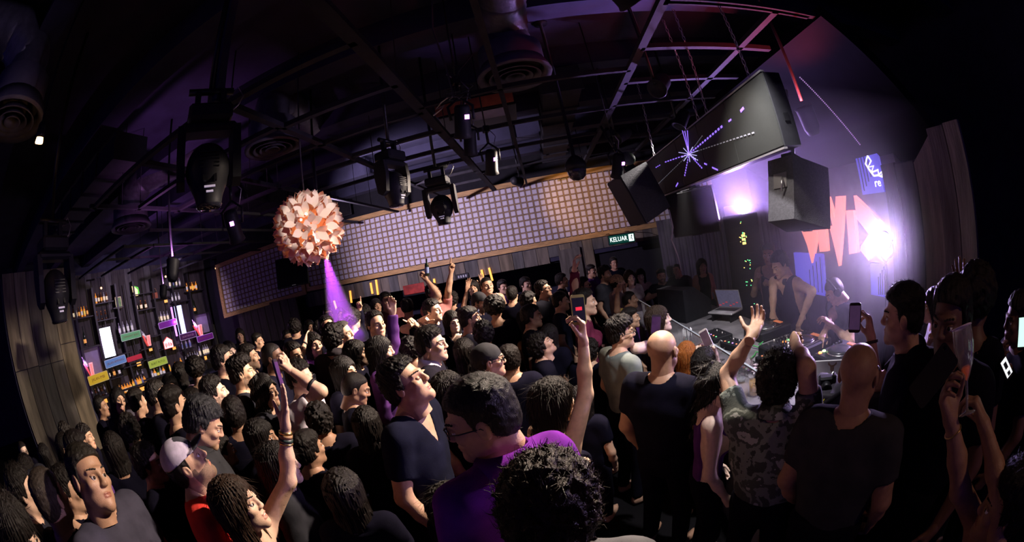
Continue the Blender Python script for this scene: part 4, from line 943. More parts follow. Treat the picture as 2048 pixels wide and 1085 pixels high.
for sx in (-.13, .13): MB().box((sx, 0, .038), (.015, .18, .075)).build('leg', M_metal_black, o)
p2 = at(1662, 760, 2.42); laptop(Vector((p2.x, p2.y, TZ)), math.radians(-42 + 180), 'silver laptop with glowing fruit mark and stickers on its lid', math.radians(80), False)
def deck(px, py, rz, label, glow):
    p = on_table(px, py, TZ + .05); o = thing('dj_deck', label, 'media player', (p.x, p.y, TZ), 'black DJ decks on the booth', rot=(0, 0, rz))
    MB().box((0, 0, .045), (.31, .38, .09), None, 0, .012).build('body', M_plastic, o)
    MB().lathe([(.001, .118), (.07, .118), (.1, .112), (.104, .105), (.104, .092)], (0, -.03, 0), 24).build('jog_wheel', mat('jog_wheel', (.05, .05, .06), .25, .4, var=.1), o)
    MB().lathe([(.104, .100), (.110, .098), (.110, .091), (.104, .091)], (0, -.03, 0), 24).build('jog_ring', mat('chrome_ring', (.75, .73, .75), .2, .95, var=.03), o)
    MB().box((0, .14, .093), (.11, .04, .006)).build('display', mat('deck_display', (.3, .1, .05), .4, em=(.9, .25, .1), es=.5 if glow else .2, var=.6, scale=60), o)
    for k in range(2): MB().lathe([(.001, .1), (.014, .1), (.016, .091)], (-.11, -.15 + .045 * k, 0), 12).build('cue_button', mat('button_glow_%d' % k, (1, .4, .1), .4, em=[(1, .2, .05), (.2, 1, .3)][k], es=2.5, var=.02), o)
    MB().box((.125, -.02, .094), (.012, .2, .006)).build('pitch_slider', M_chain, o)
    for k in range(4): MB().lathe([(.001, .108), (.009, .108), (.011, .091)], (-.12 + .0 * k, .02 + .035 * k, 0), 8).build('knob', M_metal_black, o)
    return o
deck(1684, 712, math.radians(-85), 'black DJ deck with red lights under the bald DJ\'s hands', True)
deck(1535, 660, math.radians(-85), 'black DJ deck with orange lights beside the raised claw-like hand', True)
deck(1610, 690, math.radians(-85), 'black DJ deck between the mixer and the fist in the air', False)
p = on_table(1575, 700, TZ + .04); o = thing('dj_mixer', 'black DJ mixer crowded with knobs in the middle of the booth', 'mixer', (p.x, p.y, TZ), rot=(0, 0, math.radians(-88)))
MB().box((0, 0, .045), (.33, .40, .09), None, 0, .01).build('body', M_plastic, o)
for i in range(6):
    for j in range(7): MB().lathe([(.001, .112), (.008, .112), (.011, .091)], (-.13 + .052 * i, -.05 + .035 * j, 0), 8).build('knob', M_chain if (i + j) % 4 == 0 else M_metal_black, o)
for i in range(4): MB().box((-.105 + .07 * i, -.13, .096), (.02, .012, .012)).build('fader', M_chain, o)
p = on_table(1500, 735, TZ + .03); o = thing('effects_controller', 'flat pad controller with pale square buttons near the glass', 'controller', (p.x, p.y, TZ), rot=(0, 0, math.radians(-80)))
MB().box((0, 0, .02), (.30, .18, .04), None, 0, .008).build('body', M_plastic, o)
for i in range(6):
    for j in range(3): MB().box((-.11 + .044 * i, -.05 + .045 * j, .042), (.03, .03, .006)).build('pad', mat('pad_pale', (.5, .45, .48), .5, var=.2, em=(.8, .3, .4), es=.15) if (i + j) % 2 else M_chain, o)
random.seed(31)
CBL = ['thick black audio cable looping beside the mixer', 'green audio cable looping beside the pad controller', 'grey audio cable trailing toward the open laptop', 'black audio cable coiled near the tumblers', 'second green audio cable running toward the stickered laptop', 'pale grey audio cable under the raised fist']
for k in range(6):
    p = on_table(*[(1580, 712), (1500, 722), (1450, 690), (1520, 745), (1610, 735), (1590, 742)][k]); p.x = min(1.95, max(1.12, p.x)); pts = [Vector((p.x, p.y, TZ + .012))]
    for j in range(12):
        q = pts[-1] + Vector((rnd(-.09, .09), rnd(-.13, .13), 0)); q.x = min(2.0, max(1.1, q.x)); q.y = max(1.5, q.y); q.z = TZ + .01 + rnd(0, .035); pts.append(q)
    o = MB().tube(pts, .006, 6).build('audio_cable', [M_cable, mat('cable_green', (.05, .3, .08), .5, var=.1), M_chain][k % 3]); tag(o, CBL[k], 'cable', 'cables on the booth')
def gear_box(px, py, w, d_, h, rz, label, lights):
    p = on_table(px, py, TZ + h / 2); p.x = min(1.98 - .0, max(1.16, p.x)); o = thing('audio_unit', label, 'audio unit', (p.x, p.y, TZ), 'small audio units on the booth', rot=(0, 0, rz))
    MB().box((0, 0, h / 2), (w, d_, h), None, 0, .006).build('case', M_plastic, o)
    for i in range(5): MB().lathe([(.001, h + .016), (.007, h + .016), (.009, h)], (-w * .36 + w * .18 * i, d_ * .2, 0), 8).build('knob', M_chain if i % 2 else M_metal_black, o)
    for i in range(lights): MB().box((-w * .35 + w * .7 * i / max(1, lights - 1), -d_ * .25, h + .002), (.012, .012, .004)).build('button', mat('button_led_%d' % (i % 3), [(1, .3, .15), (.3, 1, .4), (.7, .4, 1)][i % 3], .4, em=[(1, .25, .1), (.2, 1, .35), (.65, .3, 1)][i % 3], es=1.2, var=.02), o)
gear_box(1432, 672, .30, .22, .05, -1.5, 'flat audio unit in front of the open laptop', 5)
gear_box(1468, 690, .22, .16, .06, -1.3, 'small audio unit beside the open palm\'s wrist', 4)
gear_box(1545, 722, .24, .20, .05, -1.6, 'small audio unit between the mixer and the pad controller', 6)
gear_box(1618, 725, .20, .14, .045, -1.4, 'small audio unit behind the stickered laptop', 4)
for k, (x, y, lab) in enumerate(((1470, 742, 'white paper cup against the glass barrier, farther one'), (1532, 770, 'white paper cup against the glass barrier, nearer one'))):
    p = on_table(x, y); p.x = max(1.1, p.x); o = thing('paper_cup', lab, 'cup', p, 'paper cups on the booth')
    MB().lathe([(.001, .002), (.026, .002), (.036, .10), (.0335, .10), (.024, .006), (.001, .006)], n=14).build('cup_wall', mat('cup_paper', (.7, .68, .7), .6, var=.05), o); MB().lathe([(.0335, .099), (.0385, .1), (.0385, .104), (.034, .104)], n=14).build('rolled_rim', mat('cup_paper', (.7, .68, .7)), o)
def drink_glass(p, label, col, h=.14, r=.036, fill=.7, parent=None, group='drinks on the booth'):
    o = thing('drinking_glass', label, 'glass', p, group)
    MB().lathe([(.001, .004), (r * .8, .004), (r, h), (r * .94, h), (r * .76, .012), (.001, .012)], n=14).build('tumbler', mat('tumbler_glass', (.9, .93, .95), .04, var=.02, trans=1., ior=1.2, alpha=.4), o)
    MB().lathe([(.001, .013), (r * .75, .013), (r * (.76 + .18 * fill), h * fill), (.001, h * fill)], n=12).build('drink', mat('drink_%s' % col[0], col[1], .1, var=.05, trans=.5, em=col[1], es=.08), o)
    return o
beer = ('beer', (.95, .55, .12)); cola = ('cola', (.12, .04, .02)); water = ('water', (.8, .85, .88))
drink_glass(on_table(1508, 792), 'glass of pale beer on the booth beside the raised forearm', beer, .15, .04)
drink_glass(on_table(1497, 752), 'empty tumbler on the booth behind the glass of beer', water, .13, .038, .2)
drink_glass(on_table(1482, 765), 'short tumbler leaning by the raised forearm on the booth', water, .11, .038, .3)
def beer_bottle(p, label, tilt=0., gl='green'):
    a, b = bottle_mesh('bordeaux'); k = ('beer', gl)
    if k not in _bm: _bm[k] = (a.mesh('bottle_glass', [GL[gl], CP['gold']]), b.mesh('bottle_label', LB['white']))
    o = link('beer_bottle', _bm[k][0], None, p, (tilt, 0, rnd(0, 6))); o.scale = (.8,) * 3; tag(o, label, 'bottle', 'bottles on the booth'); link('paper_label', _bm[k][1], o)
beer_bottle(on_table(1338, 632), 'green beer bottle inside the glass barrier, farther of two'); beer_bottle(on_table(1352, 640), 'green beer bottle inside the glass barrier, nearer of two')
bottle(on_table(1392, 618), 'clear', 'clear', 'white', 'silver', 'clear water bottle standing behind the open laptop on the booth', .8)
p = on_table(1378, 705); o = thing('straw_jar', 'glass jar stuffed with white drinking straws behind the barrier', 'jar', p)
MB().lathe([(.001, .003), (.045, .003), (.048, .16), (.044, .16), (.042, .01), (.001, .01)], n=16).build('jar', MATS['tumbler_glass'], o)
for k in range(14): a = k * .9; MB().tube([(.028 * math.cos(a), .028 * math.sin(a), .01), (.04 * math.cos(a + .3), .04 * math.sin(a + .3), .22)], .004, 5).build('straw', mat('straw_white', (.8, .8, .82), .5, var=.03), o)
p = on_table(1390, 628); o = MB().tube([p + Vector((0, 0, .02)), p + Vector((.10, -.06, .05))], .012, 8).build('glow_stick', mat('glow_green', (.1, 1, .35), .4, em=(.08, .9, .3), es=1.5, var=.02)); tag(o, 'small green glowing stick beside the open laptop', 'light')
p = on_table(1356, 618); o = MB().tube([p, p + Vector((.01, 0, .16))], .01, 8).build('glow_stick', mat('glow_violet', (.7, .1, 1), .4, em=(.6, .08, 1), es=1.5, var=.02)); tag(o, 'upright violet glowing stick near the water bottle', 'light')
p = on_table(1345, 590, TZ); o = thing('monitor_wedge', 'dark angled stage monitor standing at the far end of the booth', 'loudspeaker', at(1368, 600, 4.7).xy.to_3d() + Vector((0, 0, TZ)), rot=(0, 0, -1.2))
MB().prism([(-.22, 0), (.22, 0), (.22, .18), (-.05, .38), (-.22, .38)], .5, basis(Vector((0, 1, 0)), Vector((0, 0, 1)), Vector((1, 0, 0)))).build('cabinet', M_plastic, o); MB().box((0, .09, .285), (.46, .32, .012), Matrix.Rotation(math.radians(-36.5), 3, 'X')).build('grille', M_grille, o)
# black bag with yellow lettering on the booth end
p = at(1700, 806, 1.98); bag = thing('equipment_bag', 'black bag with yellow lettering and camera on top at the booth end', 'bag', (p.x, p.y, p.z - .12))
P_, o_ = grid((-.24, -.16, -.02), (.24, .16, .27), .014)
dd = np.maximum(np.maximum(np.abs(P_[0]) - .2, np.abs(P_[1]) - .12), np.abs(P_[2] - .11) - .10) - .02 - .012 * wob(P_, 22, 2)
V_, F_ = surfnet(smin(dd, ell(P_, (.02, 0, .2), (.16, .1, .06)), .05), o_, .014); b_ = link('bag_body', np_mesh('bag_body', V_, F_, mat('nylon_black', (.035, .03, .045), .6, var=.2, scale=12, bump=.3)), bag)
bag.rotation_euler = (0, 0, -math.atan2(p.x, p.y))
MB().tube([(-.16, -.14, .05), (-.14, -.16, .2), (0, -.1, .27), (.14, -.12, .2), (.16, -.14, .04)], .014, 6).build('strap', mat('strap_black', (.02, .02, .025), .7, var=.1), bag)
text_obj('lettering', 'roundrock', .055, mat('yellow_print', (.75, .62, .05), .6, em=(.8, .65, .05), es=.15, var=.05), bag, (-.165, -.152, .1), basis(Vector((0, 0, 1)), Vector((-1, 0, 0)), Vector((0, -1, 0))), .002)
p = at(1651, 768, 1.98); cam_ = thing('compact_camera', 'small black camera gear lying on the bag before the laptop', 'camera', p, rot=(0, 0, -.6))
MB().box((0, 0, 0), (.085, .06, .09), None, 0, .01).build('body', M_plastic, cam_); MB().lathe([(.03, 0), (.032, .05), (.026, .052), (.001, .04)], (0, -.03, 0), 14, R=Matrix.Rotation(math.pi / 2, 3, 'X')).build('lens_barrel', M_metal_black, cam_); MB().box((.05, -.005, .03), (.02, .05, .05), None, 0, .006).build('flash_unit', M_metal_black, cam_)
# ---- head; local axes: +Y face forward, +X the person's right, +Z up, origin mid head
def head_field(P, t, detail=True):
    f = t['sex'] == 'f'; w = t.get('w', 1.); jaw = t.get('jaw', 1.) * (.9 if f else 1.)
    d = ell(P, (0, -.014, .036), (.074 * w, .094, .083))
    d = smin(d, ell(P, (0, .026, -.03), (.061 * w, .064, .082)), .03)
    d = smin(d, ell(P, (0, .034, -.074), (.049 * jaw * w, .05, .040)), .03)
    d = smin(d, cone(P, (-.048 * jaw * w, .0, -.058), (0, .068, -.098), .018, .019), .022)
    d = smin(d, cone(P, (.048 * jaw * w, .0, -.058), (0, .068, -.098), .018, .019), .022)
    d = smin(d, ell(P, (0, .074, -.098), (.02 * jaw, .016, .016)), .02)
    if detail:
        for sx in (-1, 1):
            d = smin(d, ell(P, (sx * .042 * w, .062, -.022), (.022, .02, .018)), .02)
            d = smax(d, -ell(P, (sx * .032, .099, .0), (.019, .016, .012)), .012)
            d = smin(d, cone(P, (sx * .012, .088, .022), (sx * .047, .068, .020), .009 if f else .0115, .007), .014)
            d = smin(d, ell(P, (sx * .0115, .0955, -.030), (.0078, .010, .0068)), .007)
        n = t.get('nose', 1.)
        d = smin(d, cone(P, (0, .087, .018), (0, .0975 + .007 * n, -.024), .0075, .0108 * (.4 + .6 * n)), .014)
        op = t.get('open', 0.)
        d = smin(d, ell(P, (0, .0875, -.0585), (.022, .011, .0048)), .006)
        d = smin(d, ell(P, (0, .0862, -.0685 - op * .6), (.018, .011, .0055)), .006)
        d = smax(d, -ell(P, (0, .101, -.0632 - op * .3), (.021 + op * .5, .013, .0016 + op * .5)), .003)
        for sx in (-1, 1):
            e = ell(P, (sx * .0765 * w, -.008, -.004), (.0095, .020, .032))
            e = np.maximum(e, -ell(P, (sx * .088 * w, -.003, .001), (.008, .0115, .02)))
            d = smin(d, e, .006)
    nr = .046 if f else .056
    d = smin(d, cone(P, (0, -.022, -.05), (0, -.038, -.19), nr * t.get('neck', 1), nr * 1.06 * t.get('neck', 1)), .028)
    return d
SKIN, LIP, WHITE, IRIS, BROW, BEARD, TEETH = range(7)
HEADS = {
 'm1': dict(sex='m'), 'm2': dict(sex='m', w=1.08, jaw=1.12, nose=1.15, neck=1.12), 'm3': dict(sex='m', w=.96, jaw=.95, nose=1.1),
 'm4': dict(sex='m', w=1.04, jaw=1.05, nose=1.0, neck=1.05), 'f1': dict(sex='f', w=.95, jaw=.95, nose=.8), 'f2': dict(sex='f', w=.99, jaw=1.0, nose=.9)}
LODH = {0: .0036, 1: .0058, 2: .0085}
_heads = {}
def ico(c, r, n=10, k=7):
    vs = [(c[0] + r[0] * math.sin(math.pi * i / k) * math.cos(2 * math.pi * j / n), c[1] - r[1] * math.cos(math.pi * i / k), c[2] + r[2] * math.sin(math.pi * i / k) * math.sin(2 * math.pi * j / n)) for i in range(k + 1) for j in range(n)]
    fs = [(i * n + j, i * n + (j + 1) % n, (i + 1) * n + (j + 1) % n, (i + 1) * n + j) for i in range(k) for j in range(n)]
    return np.array(vs, np.float32), np.array(fs, np.int32)[:, ::-1]
def head_mesh(ty, lod, eyes=1, smile=0, beard=0):
    key = (ty, lod, eyes, smile, beard)
    if key in _heads: return _heads[key]
    t = dict(HEADS[ty]); t['open'] = .012 if smile else 0.
    h = LODH[lod]
    P, o = grid((-.1, -.125, -.17), (.1, .13, .135), h)
    V, F = surfnet(head_field(P, t), o, h)
    C = V[F].mean(1); mi = np.zeros(len(F), np.int32)
    x, y, z = C.T
    if beard:
        b = (y > -.005) & (z < -.045 + .012 * (np.abs(x) < .03)) & (z > -.118) & (y > .012 + (z + .03) * -.15)
        b |= (np.abs(x) < .026) & (y > .08) & (z > -.056) & (z < -.042)
        b |= (np.abs(np.abs(x) - .066) < .02) & (y > -.002) & (y < .028) & (z < -.02)
        mi[b] = BEARD
    lp = (y > .0865) & (np.abs(x) < .021 + t['open'] * .4) & (z > -.0735 - t['open'] * .7) & (z < -.0545 - 6 * x * x)
    mi[lp] = LIP
    parts = [(V, F, mi)]
    for sx in (-1, 1):
        if eyes:
            v, f = ico((sx * .032, .0765, -.001), (.0128, .0125, .0105), 12, 9)
            m = np.full(len(f), WHITE); c = v[f].mean(1); m[(c[:, 1] > .0765 + .0103)] = IRIS
            # iris looks forward
            parts.append((v, f, m))
            v, f = ico((sx * .032, .0745, .0065), (.0155, .0135, .0058), 10, 6); parts.append((v, f, np.zeros(len(f), int)))
        else:
            v, f = ico((sx * .032, .0755, -.001), (.0150, .0135, .0112), 10, 7); parts.append((v, f, np.zeros(len(f), int)))
            v, f = ico((sx * .032, .0885, -.0075), (.0125, .0016, .0014), 8, 4); parts.append((v, f, np.full(len(f), BROW)))
        br = []
        for i in range(5):
            q = i / 4; br.append((sx * (.013 + .036 * q), .0965 - .012 * q - .016 * q * q, .0235 + .005 * math.sin(q * 2.4)))
        for i in range(4):
            a, b2 = np.array(br[i]), np.array(br[i + 1])
            v, f = ico((a + b2) / 2, (.0078, .0055, .0036 if t['sex'] == 'm' else .0024), 6, 4); parts.append((v, f, np.full(len(f), BROW)))
    if smile:
        v, f = ico((0, .0835, -.0635), (.019, .010, .0062), 10, 6); parts.append((v, f, np.full(len(f), TEETH)))
    _heads[key] = join(parts)
    return _heads[key]
def join(parts):
    o = 0; Vs = []; Fs = []; Ms = []
    for v, f, m in parts:
        Vs.append(v); Fs.append(np.where(f >= 0, f + o, -1)); Ms.append(np.asarray(m)); o += len(v)
    return np.concatenate(Vs), np.concatenate(Fs), np.concatenate(Ms)

# ---- hair
_hair = {}
def hair_mesh(style, ty, lod, seed=0):
    key = (style, ty, lod, seed)
    if key in _hair: return _hair[key]
    h = max(LODH[lod], .0045); t = HEADS[ty]; w = t.get('w', 1.)
    lo, hi = (-.13, -.16, -.14), (.13, .13, .175)
    if style in ('long', 'longstraight', 'bob', 'bangs', 'ginger', 'wavy'): lo, hi = (-.16, -.2, -.46 if style != 'bob' else -.24), (.16, .135, .16)
    P, o = grid(lo, hi, h); x, y, z = P
    cran = ell(P, (0, -.014, .036), (.074 * w, .094, .083))
    cran = smin(cran, ell(P, (0, -.03, -.02), (.068 * w, .075, .07)), .04)
    ys = np.array([-.14, -.09, -.05, -.026, -.022, .012, .018, .03, .05, .08, .12])
    if style == 'recede': gz = np.array([-.06, -.062, -.045, -.03, .012, .0, .01, .062, .084, .102, .12])
    else: gz = np.array([-.062, -.066, -.05, -.03, .014, -.012, .0, .052, .062, .074, .078])
    g = np.interp(y, ys, gz).astype(np.float32)
    cut = (g - z) * .75
    strand = lambda f, a: a * np.sin(np.arctan2(x, y + .02 + .3 * z) * f + 4 * np.sin(z * 30 + seed) + seed)
    if style == 'buzz': d = np.maximum(cran - .0045, cut)
    elif style == 'crop': d = np.maximum(cran - .004 - .010 * np.clip((z - .03) / .05, 0, 1) - .002 * wob(P, 220, seed), cut)
    elif style in ('short', 'recede'):
        top = .013 + .012 * np.clip((z - .05) / .06, 0, 1)
        d = np.maximum(cran - top - .0035 * wob(P, 170, seed) - strand(34, .002), cut)
    elif style == 'fade':
        top = .004 + .022 * np.clip((z - .035) / .06, 0, 1)
        d = np.maximum(cran - top - .003 * wob(P, 190, seed), cut)
    elif style == 'quiff':
        top = .006 + .04 * np.clip((z - .03) / .07, 0, 1) * (.65 + .35 * np.clip((y + .05) / .1, 0, 1))
        d = np.maximum(cran - top - .006 * wob(P, 130, seed) - strand(26, .003), cut)
    elif style in ('curly', 'messy'):
        a = .028 if style == 'curly' else .022
        d = np.maximum(cran - a - .010 * wob(P, 120, seed) - .006 * wob(P, 260, seed + 1), cut - .012)
    elif style == 'afro':
        d = np.maximum(ell(P, (0, -.02, .045), (.118, .125, .112)) - .008 * wob(P, 140, seed) - .004 * wob(P, 320, seed), cut - .02)
    elif style == 'bun':
        d = np.maximum(cran - .014 - strand(40, .0018), cut)
        d = smin(d, ell(P, (0, -.105, .08), (.045, .042, .042)) - .003 * wob(P, 150, seed), .01)
    elif style == 'cap': d = np.maximum(cran - .006 - .003 * wob(P, 170, seed), np.maximum(cut, z - .04))
    else:
        L = {'bob': -.16, 'bangs': -.30}.get(style, -.38)
        ang = np.arctan2(x, y + .03)
        st = .0035 * np.sin(ang * 46 + 3 * np.sin(z * 12 + seed) + seed) + .0025 * np.sin(ang * 83 + seed * 2 + 2 * np.sin(z * 17))
        if style == 'wavy': st = st + .009 * np.sin(z * 55 + 3 * ang + seed)
        body = cran - .019
        k = np.clip((-z) / .35, 0, 1)
        fall = np.sqrt((x / (.088 * w + .03 * k)) ** 2 + ((y + .032 + .035 * k) / (.082 - .012 * k)) ** 2) - 1
        fall = np.maximum(fall * .075, np.maximum(z - .06, L - z))
        body = smin(body, fall, .03) - st
        face = ell(P, (0, .085, -.035), (.064 * w, .082, .092))
        face = np.minimum(face, np.maximum(np.sqrt((x / (.062 - .02 * k)) ** 2 + ((y - .06) / .075) ** 2) * .06 - .06, z + .05))
        if style == 'bangs': face = np.maximum(face, z - .032)
        d = smax(body, -face, .008)
        d = np.maximum(d, -(cran + .012))          # hollow towards the head
        ncut = cone(P, (0, -.012, -.05), (0, -.03, -.5), .056, .06)
        d = np.maximum(d, -ncut)
    V, F = surfnet(d, o, h)
    # loose strands over the surface for hair close to the camera
    if lod == 0 and style not in ('buzz', 'cap'):
        rng = np.random.RandomState(seed + 5); n = {'curly': 2600, 'messy': 2600, 'short': 1500, 'fade': 1200}.get(style, 1500)
        c = V[F].mean(1); nrm = np.cross(V[F[:, 1]] - V[F[:, 0]], V[F[:, 2]] - V[F[:, 0]]); nrm /= np.linalg.norm(nrm, axis=1)[:, None] + 1e-9
        out = ((c - np.array([0, -.015, .02])) * nrm).sum(1) > .02
        ids = np.where(out)[0]; ids = ids[rng.randint(0, len(ids), n)]
        p = c[ids]; nn = nrm[ids]
        if style in ('long', 'longstraight', 'bob', 'bangs', 'ginger', 'wavy', 'bun'):
            dr = np.array([0, -.25, -1.]) + .12 * rng.randn(n, 3); ln = .05 + .05 * rng.rand(n); lift = .06
        else:
            dr = np.array([0, .5, .6]) + .5 * rng.randn(n, 3); ln = .012 + .016 * rng.rand(n); lift = .28 if style in ('short', 'fade', 'recede', 'quiff', 'crop') else .5
            if style == 'crop': ln = ln * .6
        dr = dr - (dr * nn).sum(1)[:, None] * nn; dr /= np.linalg.norm(dr, axis=1)[:, None] + 1e-9
        sd = np.cross(dr, nn) * .0009
        m1 = p + dr * ln[:, None] * .5 + nn * (ln * lift * .5)[:, None]
        cur = (1.2 if style in ('curly', 'messy') else .3) * rng.randn(n, 3) * (ln * .3)[:, None]
        m2 = p + dr * ln[:, None] + nn * (ln * lift * .6)[:, None] + cur
        sv = np.concatenate([p - sd, p + sd, m1 - sd, m1 + sd, m2]); a = np.arange(n)
        sf = np.concatenate([np.stack([a, a + n, a + 3 * n, a + 2 * n], 1), np.stack([a + 2 * n, a + 3 * n, a + 4 * n, np.full(n, -1)], 1)])
        V, F, _ = join([(V, F, np.zeros(len(F))), (sv.astype(np.float32), sf, np.zeros(len(sf)))])
    _hair[key] = (V, F)
    return _hair[key]

# ---- hands; wrist at origin, fingers +Z, palm faces +Y, thumb on -X for a right hand
HPOSE = {
 'open': dict(c=[(6, 8, 5)] * 4, sp=1.0, th=(38, 8)),
 'flat': dict(c=[(4, 4, 4)] * 4, sp=.35, th=(22, 8)),
 'relaxed': dict(c=[(22, 28, 18), (28, 34, 22), (34, 38, 24), (38, 42, 26)], sp=.4, th=(25, 18)),
 'fist': dict(c=[(82, 95, 60)] * 4, sp=.1, th=(8, 50)),
 'point': dict(c=[(4, 4, 3), (78, 95, 60), (82, 96, 60), (84, 96, 60)], sp=.3, th=(10, 45)),
 'horns': dict(c=[(8, 6, 4), (75, 92, 60), (78, 92, 60), (14, 10, 6)], sp=.9, th=(30, 30)),
 'grip': dict(c=[(42, 46, 26), (44, 48, 28), (46, 50, 30), (48, 52, 30)], sp=.35, th=(30, 30)),
 'claw': dict(c=[(30, 34, 18), (24, 30, 16), (26, 30, 18), (30, 34, 20)], sp=1.1, th=(45, 10)),
 'pinch': dict(c=[(55, 48, 25), (40, 40, 22), (30, 34, 20), (24, 30, 18)], sp=.7, th=(32, 38))}
_hands = {}
def hand_mesh(pose, lod, left):
    key = (pose, lod, left)
    if key in _hands: return _hands[key]
    h = {0: .0034, 1: .005, 2: .0075}[lod]; q = HPOSE[pose]
    P, o = grid((-.10, -.05, -.06), (.08, .12, .21), h)
    d = cone(P, (0, 0, -.08), (0, 0, .0), .0285, .0265)
    base = [(-.028, 0, .088), (-.0095, -.001, .094), (.0095, 0, .089), (.0265, .002, .080)]
    for i, b in enumerate(base): d = smin(d, cone(P, (b[0] * .55, 0, .0), b, .0155, .0118), .018)
    d = smin(d, ell(P, (-.018, .010, .035), (.018, .014, .03)), .015)
    d = smin(d, ell(P, (.019, .009, .033), (.014, .012, .032)), .015)
    Ls = [(.042, .026, .021), (.046, .030, .022), (.043, .028, .021), (.034, .021, .019)]
    rs = [.0095, .0098, .0092, .0082]
    for i, b in enumerate(base):
        a = math.radians((-9, -2, 5, 12)[i] * q['sp']); bend = 0; p = np.array(b, float)
        for j in range(3):
            bend += math.radians(q['c'][i][j])
            dv = np.array([math.sin(a) * math.cos(bend), math.sin(bend), math.cos(bend) * math.cos(a)]); e = p + dv * Ls[i][j]
            d = smin(d, cone(P, p, e, rs[i] * (1 - .07 * j), rs[i] * (.95 - .09 * j)), .0045 if j else .008); p = e
    sp, cu = [math.radians(v) for v in q['th']]
    p = np.array([-.016, .006, .018]); di = np.array([-math.sin(sp + .35), .35 + .5 * math.sin(cu), math.cos(sp + .35)]); di /= np.linalg.norm(di)
    e = p + di * .045; d = smin(d, cone(P, p, e, .0155, .0115), .012)
    di = np.array([-math.sin(sp) * math.cos(cu) + math.sin(cu) * .55, .25 + .6 * math.sin(cu), math.cos(sp)]); di /= np.linalg.norm(di)
    e2 = e + di * .033; d = smin(d, cone(P, e, e2, .0112, .010), .004)
    di = di + np.array([.3 * math.sin(cu), .1, .1]); di /= np.linalg.norm(di)
    d = smin(d, cone(P, e2, e2 + di * .026, .010, .0082), .004)
    d = np.maximum(d, -.052 - P[2])
    V, F = surfnet(d, o, h)
    if left: V = V * np.array([-1, 1, 1], np.float32); F = F[:, ::-1]
    _hands[key] = (V, F)
    return _hands[key]

# ---- whole person
SKINS = {'a': (.62, .40, .29), 'b': (.50, .30, .20), 'c': (.34, .19, .12), 'd': (.14, .072, .046), 'p': (.70, .50, .40)}
def skin_mats(sk, beardc=(.035, .025, .02)):
    c = SKINS[sk]
    return [mat('skin_' + sk, c, .48, var=.10, scale=40, sss=.0, bump=.15, bscale=260, spec=.4),
            mat('lips_' + sk, (c[0] * .80, c[1] * .55, c[2] * .58), .4, var=.05),
            mat('eye_white', (.75, .72, .70), .25, var=.02), mat('eye_iris', (.025, .014, .010), .15, var=.1),
            mat('brow_hair', (.018, .013, .011), .8, var=.2, scale=200), mat('beard_' + sk, tuple(.35 * a + .65 * b for a, b in zip(c, beardc)), .75, var=.35, scale=260, bump=.4, bscale=400),
            mat('teeth', (.80, .77, .70), .3, var=.03)]
def hair_mat(c):
    nm = 'hair_%d_%d_%d' % tuple(int(v * 1000) for v in c)
    return mat(nm, tuple(v * .6 for v in c), .42, var=.45, scale=60, stretch=(3, 3, .25), bump=.5, bscale=140, spec=.22)
def cloth_mat(c, kind=''):
    nm = 'cloth%s_%d_%d_%d' % (kind, *[int(v * 1000) for v in c])
    if nm in MATS: return MATS[nm]
    if kind == 'camo':
        m = mat(nm, c, .85, var=.3, scale=9, bump=.3, bscale=60)
        cr = [n for n in m.node_tree.nodes if n.type == 'VALTORGB'][0].color_ramp
        cr.interpolation = 'CONSTANT'
        cr.elements[0].position = 0; cr.elements[0].color = (.035, .045, .04, 1)
        cr.elements[1].position = .42; cr.elements[1].color = (.16, .19, .17, 1)
        for p_, k_ in ((.5, (.055, .07, .06, 1)), (.58, (.30, .33, .32, 1)), (.66, (.09, .11, .10, 1))):
            e = cr.elements.new(p_); e.color = k_
        return m
    return mat(nm, c, .92, var=.18, scale=14, bump=.25, bscale=420, spec=.08)
PEOPLE = []
